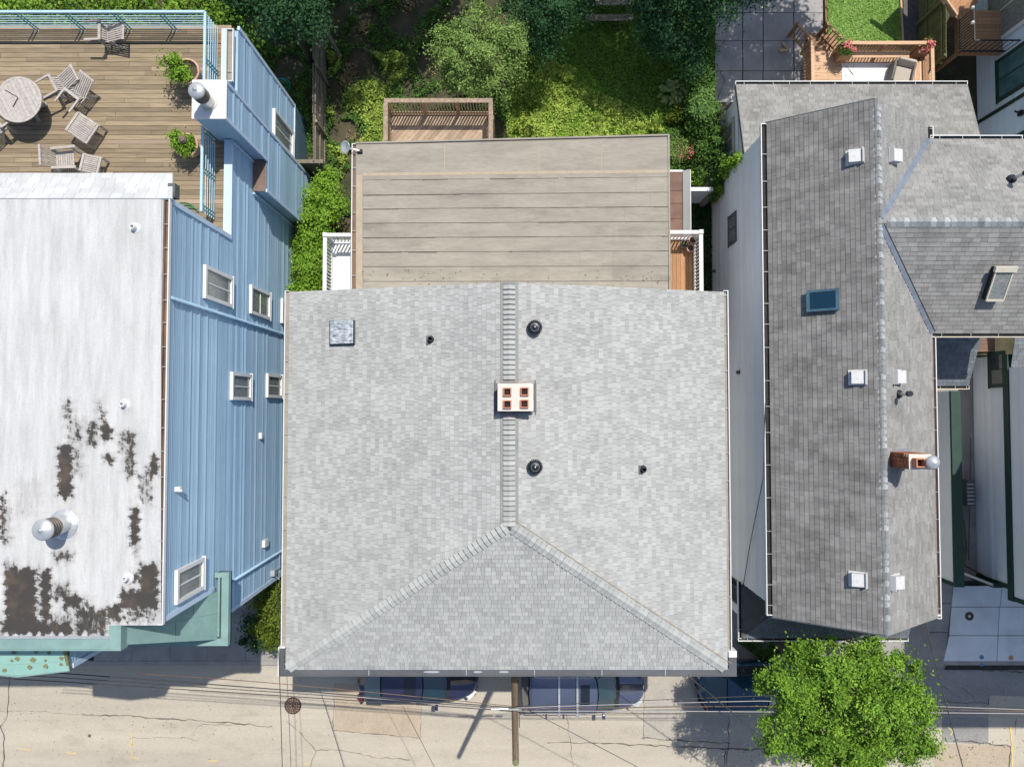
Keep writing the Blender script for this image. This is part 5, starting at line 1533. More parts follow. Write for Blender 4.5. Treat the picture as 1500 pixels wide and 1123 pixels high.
# ================================================================== NEIGHBOURS AT THE RIGHT EDGE
XN = P(1427, 700, 0).x
nb = thing('building', (XN+5, -3, 0), 'pale siding building with dark green trim along the narrow right alley', 'building')
yN0 = P(1440, 853, 1).y; yN1 = 2.0
zt1 = PX(1475, 700, XN).z; ztop = 11.0
MB().box(XN+.02, XN+10, yN0, yN1, 0, zt1).build('lower_wall', m_white_sid, nb)
clapboards(nb, XN+.02, -1, .1, zt1-.05, lambda z: [(yN0, yN1)], m_white_sid, expo=.14)
XU = XN-.02; yU0 = P(1480,878,zt1+.2).y
MB().box(XU-.06, XU+10, yU0-.05, yN1, zt1, zt1+.28).build('green_band', m_green_dk, nb)
yU1 = P(1490,538,zt1+.5).y
MB().box(XU, XU+10, yU0, yU1, zt1+.28, ztop).build('upper_wall', m_white_sid, nb)
roof_plane(nb, [(XU+.02,yU1+.02,zt1+.35),(XU+6,yU1+.02,zt1+.35),(XU+6,yCs+1.0,zt1+.8),(XU+.02,yCs+1.0,zt1+.8)], m_shingle_shade, expo=.14, th=.012)
clapboards(nb, XU, -1, zt1+.3, ztop-.1, lambda z: [(yU0, yU1)], m_white_sid, expo=.14)
MB().box(XN-.03, XN+.02, yN0-.03, yN0+.14, 0, zt1).build('corner_board', m_green_dk, nb)
MB().box(XU-.03, XU+.0, yU0-.03, yU0+.14, zt1+.28, ztop-.1).build('corner_board', m_green_dk, nb)
MB().box(XU-.35, XU+10.3, yU0-.35, yU1+.2, ztop, ztop+.25).build('roof', m_shingle_shade, nb)
window_px(nb, XN-.01, -1, 1449, 1473, 516, 568, m_green_dk, m_glass, fw=.14, depth=.05)
xa_ = P(1428,500,1.4).x; ya_ = P(1450,515,1.4).y; yy = ya_
while yy < yCs+.6:
    MB().box(xa_, XN, yy, yy+.135, 1.36, 1.4).build('landing_board', m_rustroof, nb); yy += .14
MB().box(xa_-.1, XN, ya_-.02, yCs+.6, .0, 1.35).build('landing_base', m_nearblack, nb)
for (v,r,mt) in ((574+300,0,0),): pass
# green capped wall beside the alley
XV = P(1395, 700, 2.0).x; gw = thing('garden_wall', (XV, -3, 0), 'low pale siding wall with thick dark green cap beside the alley', 'wall')
yV0 = P(1401, 858, 2.0).y; yV1 = yl0-.15
MB().box(XV+.02, XV+.30, yV0+.03, yV1, 0, 1.95).build('wall_core', m_white_sid, gw)
clapboards(gw, XV+.02, -1, .05, 1.93, lambda z: [(yV0, yV1)], m_white_sid, expo=.14)
MB().box(XV-.02, XV+.34, yV0-.03, yV1, 1.95, 2.05).build('wall_cap', m_green_dk, gw)
MB().box(XV-.015, XV+.02, yV0-.03, yV0+.12, 0, 1.95).build('corner_board', m_green_dk, gw)
# alley paving and clutter
al = sheet('alley', [(XV+.3, P(1420,868,0).y), (XN, P(1420,868,0).y), (XN, 2.4), (XV+.3, 2.4)], .03, m_slab)
gt = thing('alley_gate', (XV+.5, yN0+.6, 0), 'dark low gate with pale top bar at the alley mouth', 'gate')
a = P(1408,838,1.3); b = P(1456,857,1.3)
MB().beam(a, b, .09, .07).build('top_bar', m_beige, gt)
MB().beam(a-Vector((0,0,.65)), b-Vector((0,0,.65)), .04, 1.2).build('gate_panel', m_green_dk, gt)
MB().box(b.x-.05, b.x+.3, b.y-.08, b.y+.08, 0, 1.35).build('gate_post', m_green_dk, gt)
pp_ = thing('gas_pipe', (XN-.3, -4, 0), 'rusty bent pipe lying against the wall in the alley', 'pipe')
MB().tube([P(1412,760,.3), P(1416,805,.3), P(1414,828,.5), P(1440,842,.4)], .035, 6).build('pipe_run', m_gutter, pp_)
MB().tube([P(1422,640,.3), P(1419,820,.35)], .03, 6).build('pipe_run', m_graymetal, pp_)
ac_ = thing('air_conditioner', P(1422,725,.4), 'grey boxed air conditioner standing in the alley', 'air conditioner')
q = P(1422,722,.5); MB().box(q.x-.16,q.x+.16,q.y-.5,q.y+.5,.05,.5).build('casing', m_graymetal, ac_)
for k in range(6): MB().box(q.x-.13,q.x+.13,q.y-.43+k*.15,q.y-.38+k*.15,.5,.515).build('grille_bar', m_ltmetal, ac_)
# valve cover on the driveway
q = P(1420,902,.135)
vc = thing('valve_cover', (q.x,q.y,.13), 'small round black valve cover with pale centre on the driveway', 'valve cover')
MB().lathe((q.x,q.y,.132), [(.17,0),(.17,.012),(.13,.016),(.12,.008),(0,.008)], 24).build('ring', m_iron, vc)
MB().lathe((q.x,q.y,.141), [(.05,0),(.045,.006),(0,.007)], 12).build('plug', m_ltmetal, vc)

m_skypane = M('sky_reflection_pane', (.10,.20,.22), (.05,.11,.12), rough=.08, scale=1.5, spec=.9)  # teal base colour stands in for sky reflected in the large window
# building at the upper right
XG = P(1430, 120, 0).x
ub = thing('building', (XG+4, 13, 0), 'pale blue white sided building with dark green framed windows behind the right wing', 'building')
yG0 = 8.6; yG1 = 18
MB().box(XG+.02, XG+9, yG0, yG1, 0, 7.2).build('wall', m_bluewhite, ub)
clapboards(ub, XG+.02, -1, .1, 7.1, lambda z: [(yG0, yG1)], m_bluewhite, expo=.19)
MB().box(XG-.4, XG+9.3, yG0-.3, yG1, 7.2, 7.4).build('roof', m_shingle_shade, ub)
for (u,v) in ((1465,160),(1500,8),(1500,182+12)):
    q = PX(u, v, XG); MB().box(XG-.03, XG+.02, q.y-.07, q.y+.07, .0, 7.1).build('trim_board', m_green_dk, ub)
q0 = PX(1457, 92, XG-.02); q1 = PX(1457, 154, XG-.02)
w = window_x(ub, XG-.01, -1, q1.y, q0.y, 1.25, 3.6, m_green_dk, m_skypane, fw=.14, depth=.05)
w = window_x(ub, XG-.01, -1, 8.7, 10.0, 2.2, 3.4, m_green_dk, m_glass, fw=.14, depth=.05)
w = window_x(ub, XG-.01, -1, PX(1468,60,XG).y, PX(1452,6,XG).y+.6, .7, 3.4, m_white, m_curtain, fw=.16, depth=.05)
q = PX(1495,166,XG-.05); MB().obox(q, .14,.18,.18).tube([q, q+Vector((-.15,.12,-.1))], .04, 6).build('wall_light', m_dkmetal, ub)

# ================================================================== BACK GARDENS ON THE RIGHT
# cedar deck with bench, rug and planters
zf = .85; zr2 = 1.72
cd = thing('garden_deck', (P(1270,95,zf).x, P(1270,95,zf).y, 0), 'cedar deck with railing, steps and built in bench behind the right wing', 'deck')
x0 = P(1170,90,zf).x; x1 = P(1364,90,zf).x; yt = P(1270,74,zf).y; yb0_ = ywE-.6
xA = P(1190,90,zf).x; xM = P(1233,90,zf).x
MB().box(xA, x1, yb0_, yt, 0, zf-.03).build('deck_frame', m_cedar_dk, cd)
y = yb0_; 
while y < yt-.1:
    MB().box(xA, xM-.01, y+.004, y+.136, zf-.03, zf+random.uniform(-.002,.002)).build('deck_board', m_cedar, cd)
    MB().box(xM, x1-.02, y+.004, y+.136, zf-.03, zf+random.uniform(-.002,.002)).build('deck_board', m_cedar, cd)
    y += .14
# steps rising from the lawn side
for k in range(4):
    ya = yt+.02+k*.26
    MB().box(xA+.05, P(1228,60,.5).x, ya, ya+.25, zf-.2-k*.18, zf-.14-k*.18).build('step_tread', m_cedar_dk, cd)
# railings
xr2 = P(1366,90,zr2).x; yr2_ = P(1300,63,zr2).y; xl2 = P(1235,63,zr2).x; xl3 = P(1171,90,zr2).x
for (p_,q_) in (((xl2,yr2_,zr2),(xr2+.05,yr2_,zr2)), ((xr2,yb0_,zr2),(xr2,yr2_-.07,zr2)), ((P(1190,60,zr2).x,yb0_,zr2),(P(1190,60,zr2).x,P(1180,62,zr2).y,zr2))):
    MB().beam(p_, q_, .13, .04).build('rail_cap', m_cedar, cd)
MB().beam((xl2,yr2_,zf+.1),(xr2,yr2_,zf+.1), .04,.08).build('rail', m_cedar, cd)
MB().beam((xr2,yb0_,zf+.1),(xr2,yr2_,zf+.1), .04,.08).build('rail', m_cedar, cd)
xs3 = P(1190,60,zr2).x
MB().beam((xs3,yb0_,zf+.1),(xs3,yt,zf+.1), .04,.08).build('rail', m_cedar, cd)
# sloping stair rails
for xx, lab in ((xs3,0),(xl2,0)):
    MB().beam((xx,yt,zr2),(xx-.25,yt+1.0,zr2-.75), .10,.04).build('stair_rail', m_cedar_dk, cd)
    MB().beam((xx,yt,zf+.1),(xx-.25,yt+1.0,.2), .04,.08).build('stair_rail', m_cedar_dk, cd)
    for k in range(6):
        f_ = (k+.5)/6; MB().beam((xx-.25*f_,yt+f_,zf+.1-.65*f_),(xx-.25*f_,yt+f_,zr2-.75*f_), .035,.035).build('baluster', m_cedar_dk, cd)
    MB().box(xx-.3,xx-.2,yt+.95,yt+1.05,0,zr2-.68).build('post', m_cedar_dk, cd)
me = None; x = xl2+.12
while x < xr2-.1:
    if me is None: o = MB().box(x-.02,x+.02,yr2_-.02,yr2_+.02,zf+.1,zr2-.02).build('baluster', m_cedar_dk, cd); me = o.data; xb_ = x
    else: piece('baluster', me, cd, (x-xb_,0,0))
    x += .125
me = None; y = yb0_+.1
while y < yt:
    if me is None: o = MB().box(xs3-.02,xs3+.02,y-.02,y+.02,zf+.1,zr2-.02).build('baluster', m_cedar_dk, cd); me = o.data; yb__ = y
    else: piece('baluster', me, cd, (0,y-yb__,0))
    y += .12
for (x,y) in ((xl2,yr2_),(xr2,yr2_),(xs3,yt-.05),(lerp(xl2,xr2,.5),yr2_)): MB().box(x-.05,x+.05,y-.05,y+.05,zf-.2,zr2-.02).build('post', m_cedar_dk, cd)
# bench along the rail and boxed planters
zb_ = zf+.45
bxa = P(1246,84,zb_); bxb = P(1332,80,zb_)
for k in range(2): MB().box(bxa.x, bxb.x, bxb.y-.12+k*.13, bxb.y-.005+k*.13, zb_-.03, zb_).build('bench_board', m_cedar, cd)
xe0 = P(1336,100,zb_).x; xe1 = P(1350,100,zb_).x
for k in range(4): MB().box(lerp(xe0,xe1,k/4)+.004, lerp(xe0,xe1,(k+1)/4)-.004, yb0_, P(1340,90,zb_).y, zb_-.03, zb_).build('bench_board', m_cedar, cd)
for k in range(2): MB().box(xe1+.02+k*.18, xe1+.19+k*.18, yb0_, P(1340,78,zf).y, zf+.30, zf+.33).build('bench_board', m_cedar_dk, cd)
for (u,v,lab) in ((1241,73,'pink flowers in the cedar planter at the left deck corner'),(1354,70,'pink flowers in the cedar planter at the right deck corner')):
    z_ = 1.5; q = P(u,v,z_)
    MB().box(q.x-.22,q.x+.22,q.y-.2,q.y+.2,zf,z_).build('planter_box', m_cedar_dk, cd)
    t = thing('flower_plant', (q.x,q.y,z_), lab, 'flowers')
    crown('leaves', [((q.x,q.y,z_+.1),(.26,.24,.14))], 350, .04, l_mid, t, clumps=20, tight=.06)
    crown('petals', [((q.x,q.y,z_+.2),(.26,.24,.12))], 260, .035, m_pink, t, clumps=24, tight=.05, kind='stuff')
# rug with taupe diamond lines
a = P(1233,92.5,zf+.012); b = P(1308,123,zf+.012)
rg = thing('outdoor_rug', ((a.x+b.x)/2,(a.y+b.y)/2,zf), 'white outdoor rug with taupe diamond pattern on the cedar deck', 'rug')
ry0 = yb0_+.1
MB().box(a.x, P(1310,95,zf).x, ry0, a.y, zf+.004, zf+.014).build('rug_field', m_rug, rg)
def rl(p, q, w=.035):
    MB().beam((*P(*p,zf+.017)[:2],zf+.017),(*P(*q,zf+.017)[:2],zf+.017), w, .004).build('rug_line', m_rugln, rg)
for (p,q) in (((1236,94),(1252,112)),((1252,112),(1236,130)),((1262,99),(1286,128)),((1300,97),(1270,130)),((1238,112),(1245,104)),((1245,104),(1250,110)),((1240,97),(1246,104)),((1246,118),(1238,110)),((1252,94),(1245,103))):
    rl(p, q)
# lounge with cushions
q = P(1320,108,zf+.35)
sf = thing('patio_chair', (q.x,q.y,zf), 'grey wicker lounge chair with taupe cushions turned beside the rug', 'chair')
rot = Matrix.Rotation(R(-14),3,'Z'); c = Vector((q.x,q.y,zf))
MB().obox(c+Vector((0,0,.17)), .78,.85,.26, rot).build('frame', m_wicker, sf)
MB().obox(c+rot@Vector((.04,-.08,.36)), .62,.62,.13, rot).build('seat_cushion', m_cush, sf, bevel=.03)
MB().obox(c+rot@Vector((.02,.36,.50)), .66,.13,.42, rot@Matrix.Rotation(R(-18),3,'X')).build('back_cushion', m_cush, sf, bevel=.03)
for s in (-1,1): MB().obox(c+rot@Vector((s*.38,0,.42)), .07,.80,.28, rot).build('armrest', m_wicker, sf)
# artificial lawn with timber edging
tf = sheet('artificial_lawn', [P(1210,-40,0)[:2],P(1316,-40,0)[:2],P(1321,66,0)[:2],P(1212,66,0)[:2]], .05, m_turf)
MB().beam(P(1208,-40,.08),P(1210,66,.08), .05,.12).build('timber_edge', m_cedar_dk, tf)
MB().beam(P(1317,-40,.08),P(1322,62,.08), .07,.12).build('timber_edge', m_cedar, tf)
crown('x', [((0,0,-50),(1,1,1))], 4, .01, l_lawn) if False else None
pts = [P(1211,-40,0),P(1316,-40,0),P(1320,60,0),P(1212,60,0)]
tag(ground_leaves('turf_tufts', pts, 14000, .045, leafmat('artificial_blades',(.24,.40,.10),(.17,.31,.06),isl=.35,trans=.1), .05, .035), 'short bright artificial grass tufts on the fenced lawn', 'grass')
# firewood logs on the patio
for (u,v,rz,lab) in ((1150,67,-50,'pale split log lying on the dark patio, upper of two'),(1148,74,5,'pale split log lying on the dark patio, lower of two')):
    q = P(u,v,.1); d = Vector((math.cos(R(rz)),math.sin(R(rz)),0))*.16
    tag(MB().tube([q-d, q+d], .055, 7).build('log', m_cedar), lab, 'log')

# leaning fence with gravel strip right of the lawn
def board_fence(name, u, v0, v1, ztop, lab, mat, face=1, step=.15, cat='fence', rails=(.3,.8), tilt=0.0, w=.13, skip=0.0):
    a = P(u, v0, 0); b = P(u, v1, 0); t = thing(name, ((a.x+b.x)/2,(a.y+b.y)/2,0), lab, cat)
    d = (b-a); L_ = d.length; d.normalize(); s = Vector((-d.y,d.x,0))*face
    n = int(L_/step); me = None
    for k in range(n):
        if random.random() < skip: continue
        h = ztop*random.uniform(.96,1.03); c = a+d*(k+.5)*step
        if me is None or k % 7 == 0:
            o = MB().beam(c, c+Vector((0,0,h))+s*tilt*h, .02, w, up=d).build('fence_board', mat, t); me = o.data; c0 = c
        else: piece('fence_board', me, t, c-c0)
    for f in rails:
        MB().beam(a+Vector((0,0,ztop*f))+s*(tilt*ztop*f+.04), b+Vector((0,0,ztop*f))+s*(tilt*ztop*f+.04), .04, .09).build('fence_rail', mat, t)
    k = 0
    while k*2.2 <= L_:
        c = a+d*min(k*2.2,L_)+s*.07; MB().box(c.x-.045,c.x+.045,c.y-.045,c.y+.045,0,ztop*1.02).build('fence_post', mat, t); k += 1
    return t
m_greenfence = M('algae_stained_boards', (.17,.165,.07), (.11,.115,.05), scale=3, objr=.15, fine=.2)
board_fence('fence', 1345, -40, 122, 1.9, 'tall algae stained board fence right of the bright lawn', m_greenfence, face=-1, rails=(.35,.85))
strp = sheet('gravel_strip', [P(1323,-40,0)[:2],P(1345,-40,0)[:2],P(1345,130,0)[:2],P(1323,130,0)[:2]], .02, m_gravel)
tag(ground_leaves('ivy_ground', [P(1348,-40,0),P(1384,-40,0),P(1384,135,0),P(1348,135,0)], 2500, .06, l_olive, 0, .15, clump=.01), 'olive ground ivy between the board fence and the stairs', 'ground cover')
# raised landing and stairs of the upper right building
ls = thing('outdoor_stairs', (P(1410,50,1.5).x, P(1410,50,1.5).y, 0), 'brown timber landing and stairs with black rails at the upper right', 'stairs')
zz = 1.6; a = P(1380,-10,zz); 
pts = [P(1402,40,zz),P(1436,34,zz),P(1436,-30,zz),P(1380,-30,zz),P(1376,-5,zz)]
lx0, lx1 = P(1403,40,zz).x, XG-.02; ly0, ly1 = P(1403,78,zz).y, P(1403,18,zz).y
k = 0; 
while ly0+k*.14 < ly1: 
    MB().box(lx0, lx1, ly0+k*.14+.004, ly0+(k+1)*.14-.004, zz-.03, zz).build('landing_board', m_brownfloor, ls); k += 1
MB().box(lx0, lx1, ly0, ly1, zz-.22, zz-.035).build('landing_frame', m_cedar_dk, ls)
for k in range(9):
    d_ = Vector((-.72,.69,0)); c = Vector((lx0+.35, ly1+.1,0))+d_*k*.27; z_ = zz-.02-k*.0+ .16*k*0
    MB().obox(c+Vector((0,0,zz+.16*k*.5)), .26,1.05,.04, Matrix.Rotation(math.atan2(.69,-.72),3,'Z')).build('stair_tread', m_brownfloor, ls)
MB().beam(Vector((lx0-.15,ly1-.2,zz+.1)), Vector((lx0-.15,ly1-.2,zz+.1))+Vector((-.72,.69,0))*2.6+Vector((0,0,.7)), .08,.25).build('stringer', m_cedar, ls)
for (p_,q_) in (((lx0,ly0,zz+.95),(lx1,ly0,zz+.95)),((lx0,ly0,zz+.95),(lx0,ly1-.3,zz+.95)),((lx0,ly0,zz+.15),(lx1,ly0,zz+.15)),((lx0,ly0,zz+.15),(lx0,ly1-.3,zz+.15))):
    MB().beam(p_, q_, .045,.045).build('hand_rail', m_dkmetal, ls)
me = None
for k in range(9):
    x = lerp(lx0,lx1,k/8)
    if me is None: o = MB().box(x-.01,x+.01,ly0-.01,ly0+.01,zz,zz+.95).build('rail_bar', m_dkmetal, ls); me = o.data; xb_ = x
    else: piece('rail_bar', me, ls, (x-xb_,0,0))
me = None; y = ly0
while y < ly1-.3:
    if me is None: o = MB().box(lx0-.01,lx0+.01,y-.01,y+.01,zz,zz+.95).build('rail_bar', m_dkmetal, ls); me = o.data; yb__ = y
    else: piece('rail_bar', me, ls, (0,y-yb__,0))
    y += .11
for (x,y) in ((lx0+.05,ly0+.05),(lx0+.05,ly1-.1)): MB().box(x-.06,x+.06,y-.06,y+.06,0,zz-.22).build('post', m_cedar_dk, ls)
for (u,v,lab) in ((1424,12,'pale lamp knob on the upper stair rail post'),(1424,34,'pale lamp knob on the lower stair rail post')):
    q = P(u,v,zz+1.05); tag(MB().lathe(q, [(.03,-.05),(.06,0),(.055,.07),(0,.10)], 12).build('post_lamp', m_white, smooth=True), lab, 'lamp')

# grey garden fence on the left, retaining walls, hose
fa = board_fence('fence', 478, -30, 258, 1.75, 'leaning weathered board fence running back between the two left gardens', m_fence, face=1, rails=(.2,.55,.9), tilt=-.03, w=.135, skip=.05)
zf2 = 1.55; a = P(438,237,zf2); b = P(470,236,zf2)
ff = thing('fence', ((a.x+b.x)/2,a.y,0), 'short cross piece of weathered fence joining the blue wall', 'fence')
for k in range(6):
    z = .08+k*.25; MB().box(a.x-.3, b.x+.05, a.y-.02, a.y+.02, z, z+.23).build('fence_board', m_fence, ff)
MB().box(a.x-.3, b.x+.1, a.y-.07, a.y+.07, 1.56, 1.60).build('fence_cap', m_fence, ff)
for x in (a.x-.2, b.x): MB().box(x-.05,x+.05,a.y+.025,a.y+.11,0,1.55).build('fence_post', m_fence, ff)
zg_ = 1.75; q0 = P(1012,275.5,zg_); q1 = P(1044,275.5,zg_)
gw2 = thing('garden_wall', ((q0.x+q1.x)/2,q0.y,0), 'short white rendered wall closing the passage beside the brown lean-to', 'wall')
MB().box(q0.x, q1.x, q0.y-.1, q0.y+.02, 0, zg_-.03).build('wall_body', m_white_sid, gw2)
MB().box(q0.x-.02, q1.x+.02, q0.y-.11, q0.y+.03, zg_-.03, zg_).build('coping', m_white, gw2)
q0 = P(1043,190,1.2); q1 = P(1043,290,1.2)
tag(MB().box(q0.x-.22, q0.x+.0, q1.y, q0.y+1.5, 0, 1.2).build('retaining_wall', m_slab), 'grey concrete retaining wall under the vine beside the white house', 'wall')
q = P(412,127,.15); mb = MB()
for k in range(7):
    r_ = .36-.035*k; cx = q.x+random.uniform(-.03,.03); cy = q.y+random.uniform(-.03,.03)
    mb.tube([(cx+math.cos(a_)*r_*(1+.06*math.sin(3*a_+k)), cy+math.sin(a_)*r_*(1+.06*math.cos(2*a_+k)), .12+.02*(k%3)) for a_ in np.linspace(0, 6.28, 26)], .016, 5)
mb.tube([P(425,130,.1), P(438,145,.1), P(447,165,.1), P(451,200,.1)], .015, 5)
tag(mb.build('garden_hose', m_hose, smooth=True), 'teal garden hose coiled on the left garden ground', 'hose')
q = P(486,128,.1)
ph = thing('utility_pole', (P(484,60,0).x,P(484,60,0).y,0), 'old grey timber post at the end of the left fence', 'pole')
q = P(478,44,2.2); MB().tube([(q.x,q.y,0),(q.x,q.y,2.4)], .09, 8).build('post', m_fence, ph)
# picnic table at the top edge
pt = thing('picnic_table', (0,0,0), 'dark weathered picnic table on the shaded lawn at the top edge', 'picnic table')
for k in range(5): MB().box(-.95,.95,-.36+k*.145,-.36+k*.145+.135,.70,.74).build('table_board', m_fence, pt)
for s in (-1,1):
    for k in range(2): MB().box(-.95,.95,s*.72-.13+k*.135,s*.72-.13+k*.135+.125,.42,.46).build('bench_board', m_fence, pt)
    for s2 in (-1,1): MB().beam((s*.7,s2*.62,0),(s*.7,s2*.25,.70), .04,.09).build('leg', m_fence, pt)
    MB().beam((s*.7,-.78,.40),(s*.7,.78,.40), .04,.09).build('cross_rail', m_fence, pt)
q = P(894,4,.7); pt.location = (q.x,q.y+.25,0); 

# ================================================================== PLANTS
def bush(name, u, v, z, r, n, leaf, mat, label, cat='bush', clumps=26, tight=.12, extra=(), base=0):
    q = P(u, v, z); t = thing(name, (q.x,q.y,base), label, cat)
    blobs = [((q.x,q.y,z), r)] + [((P(a[0],a[1],a[2])).to_tuple(), a[3]) for a in extra]
    crown('foliage', blobs, n, leaf, mat, t, clumps=clumps, tight=tight)
    trunk(t, (q.x,q.y,base), (q.x,q.y,base+max(.2,(z-base)*.8)), .045, [(b[0][0]+.1,b[0][1],b[0][2]) for b in blobs], name='stem')
    return t
def tree(u, v, z, r, n, leaf, mat, label, extra=(), tr=.14, clumps=22, tight=.18, base_off=(0,0), name='tree', world=None, inner=.25):
    q = world if world else P(u, v, z)
    bx, by = q[0]+base_off[0], q[1]+base_off[1]
    t = thing(name, (bx,by,0), label, 'tree')
    blobs = [((q[0],q[1],z), r)] + [(tuple(e[0]), e[1]) for e in extra]
    crown('crown', blobs, n, leaf, mat, t, clumps=clumps, tight=tight, inner=inner)
    trunk(t, (bx,by,0), (q[0],q[1],z), tr, [(b[0][0]+random.uniform(-.2,.2),b[0][1],b[0][2]) for b in blobs[:5]])
    return t
# street tree
def pz(u,v,z): return tuple(P(u,v,z))
tree(1243,1035,6.2,(1.85,1.8,1.2), 90000, .050, l_street, 'leafy bright green street tree over the kerb at the lower right',
     extra=[(pz(1243,1040,5.2),(2.1,1.9,.5)),(pz(1165,1005,5.85),(0.90,0.99,.8)),(pz(1160,1070,5.85),(0.99,0.90,.8)),(pz(1225,975,6.05),(1.03,0.77,.8)),(pz(1300,990,5.95),(1.03,0.90,.8)),(pz(1330,1040,5.85),(0.81,0.81,.7)),(pz(1320,1085,5.75),(1.17,0.63,.7)),(pz(1230,1100,5.85),(1.35,0.81,.8)),(pz(1175,960,5.65),(0.54,0.45,.5)),(pz(1262,950,5.75),(0.63,0.45,.5)),(pz(1135,1000,5.65),(0.54,0.45,.5)),(pz(1355,1095,5.45),(0.45,0.32,.3))], tr=.17, clumps=26, tight=.105, inner=.30)
# apple-like tree behind the wooden deck
tree(690,88,3.6,(1.25,1.25,.95), 24000, .045, l_apple, 'rounded soft green tree just behind the old wooden deck',
     extra=[(pz(655,75,3.4),(.75,.8,.6)),(pz(735,60,3.6),(.9,.8,.7)),(pz(700,35,3.6),(.9,.7,.7)),(pz(730,120,3.2),(.75,.6,.6)),(pz(748,95,3.2),(.6,.7,.5)),(pz(670,118,3.1),(.6,.5,.5))], tr=.10, clumps=20, tight=.12)
# dark trees on the far side
tree(405,0,4.2,(1.7,1.4,1.1), 16000, .06, l_dark, 'dark spreading tree at the top edge over the left fence', extra=[(pz(350,-30,4.2),(1.3,1.2,1)),(pz(455,20,4.0),(.8,1.0,.8)),(pz(455,-35,4.4),(1.0,1.0,.8)),(pz(510,-40,4.4),(1,1,.8))], clumps=26)
tree(800,10,3.2,(1.0,1.3,1.0), 13000, .05, l_dark, 'dark glossy tree right of the rounded tree at the top edge', extra=[(pz(770,-10,3.6),(1.1,1.0,.8)),(pz(845,-5,2.8),(.8,.8,.7)),(pz(790,70,2.4),(.7,.6,.5))], clumps=30)
tree(990,10,3.3,(1.5,1.3,1.0), 20000, .055, l_dark, 'broad dark tree at the top edge between the lawn and the patio', extra=[(pz(940,-15,3.6),(1.2,1.1,.9)),(pz(1045,0,3.3),(1.4,1.0,.9)),(pz(985,55,2.4),(.9,.8,.7)),(pz(1015,85,1.9),(.7,.7,.6)),(pz(1085,-20,3.6),(1.2,.8,.7)),(pz(960,45,2.4),(.8,.6,.5))], clumps=30)
# taller trees standing beyond the picture's top edge
tree(0,0,7.5,(2.6,2.2,1.6), 13000, .11, l_mid, 'tall tree behind the upper left gardens, beyond the top edge', world=(-6.9,18.6,7.5), extra=[((-10.2,18.4,7.0),(2.0,1.6,1.3))], tight=.3)
tree(0,0,8.0,(2.2,2.1,1.5), 11000, .11, l_mid, 'tall tree behind the middle garden, beyond the top edge', world=(-3.2,18.8,8.0), extra=[((-2.0,20.0,7.6),(1.6,1.4,1.3))], tight=.3)
tree(0,0,8.5,(2.6,2.1,1.6), 14000, .11, l_mid, 'tall tree behind the right lawn, beyond the top edge', world=(6.6,18.3,8.5), extra=[((3.9,18.9,8.0),(1.6,1.3,1.2)),((8.0,17.4,8.0),(1.4,1.0,1.0)),((6.2,16.7,7.6),(1.6,.9,.8))], tight=.3)
tree(0,0,8.0,(2.4,2.4,1.5), 12000, .11, l_mid, 'tall tree behind the dark patio, beyond the top edge', world=(11.2,19.2,8.0), extra=[((12.6,18.4,7.6),(1.5,1.5,1.2)),((10.2,17.2,7.6),(1.4,1.1,1.1))], tight=.3)
# bamboo-like hedge beyond the roof deck rail
hb_ = thing('bamboo_hedge', (-14, 13.5, 0), 'bright green leafy bamboo hedge behind the roof deck railing', 'hedge')
crown('foliage', [((x, 13.9+.3*math.sin(x*2), 3.6+.3*math.sin(x*3)), (1.0,1.3,1.0)) for x in np.arange(-19, -9.5, 1.1)], 17000, .075, l_bamboo, hb_, clumps=16, tight=.25)
trunk(hb_, (-14,13.8,0), (-14,13.8,3), .05, [(x,13.8,3) for x in np.arange(-18,-10,1.0)], name='stems')
# hedge between blue house and balcony
hg = thing('hedge', (P(462,340,1).x, P(462,340,1).y, 0), 'dense bright yellow green hedge between the blue house and the white balcony', 'hedge')
crown('foliage', [((P(u,v,1.3)).to_tuple(), (rx,ry,.7)) for (u,v,rx,ry) in ((470,290,.7,.6),(465,320,.8,.7),(462,355,.8,.7),(455,390,.8,.8),(450,425,.8,.7),(480,270,.5,.5),(488,300,.4,.6))], 17000, .05, l_lime, hg, clumps=34, tight=.12)
trunk(hg, P(465,340,0), P(465,340,1.2), .05, [P(465,300,1.2),P(460,390,1.2)], name='stems')
bush('shrub', 402, 905, 1.9, (.75,.9,.8), 9000, .05, l_olive, 'olive green shrub squeezed between the blue house and the front corner', clumps=34, tight=.13, extra=[(395,870,1.8,(.7,.7,.7)),(412,935,1.6,(.5,.4,.6))])
bush('shrub', 375, 925, .9, (.7,.6,.5), 3500, .05, l_dark, 'low dark shrub in the shade of the blue house front', clumps=26)
bush('rose_bush', 995, 225, 1.5, (.38,.35,.35), 1800, .04, l_apple, 'small rose bush with reddish shoots by the tan roof corner', clumps=30, tight=.08, extra=[(990,215,1.4,(.4,.3,.3))])
q = P(1003,222,1.9); tt = thing('rose_blooms', q, 'coral red blooms at the top of the small rose bush', 'flowers'); crown('petals', [((q.x,q.y,q.z),(.34,.30,.15))], 110, .030, m_pink, tt, clumps=24, tight=.05, kind='stuff')
bush('shrub', 1031, 158, 1.9, (.45,.50,.45), 3600, .05, leafmat('leaf_pale_cool',(.20,.34,.10),(.12,.24,.06)), 'sunlit pale green shrub beside the patio corner', clumps=34, tight=.10)
bush('shrub', 985, 250, 1.0, (.3,.5,.4), 1800, .06, l_mid, 'broad leaved shrub behind the brown lean-to', clumps=22, extra=[(988,205,.9,(.35,.3,.3))])
bush('shrub', 1022, 262, .9, (.28,.22,.25), 420, .09, l_lime, 'few large lime leaves by the short white wall', clumps=12, tight=.1)
hv = thing('hedge', (P(1028,100,1).x, P(1028,100,1).y, 0), 'dark leafy hedge row along the edge of the dark patio', 'hedge')
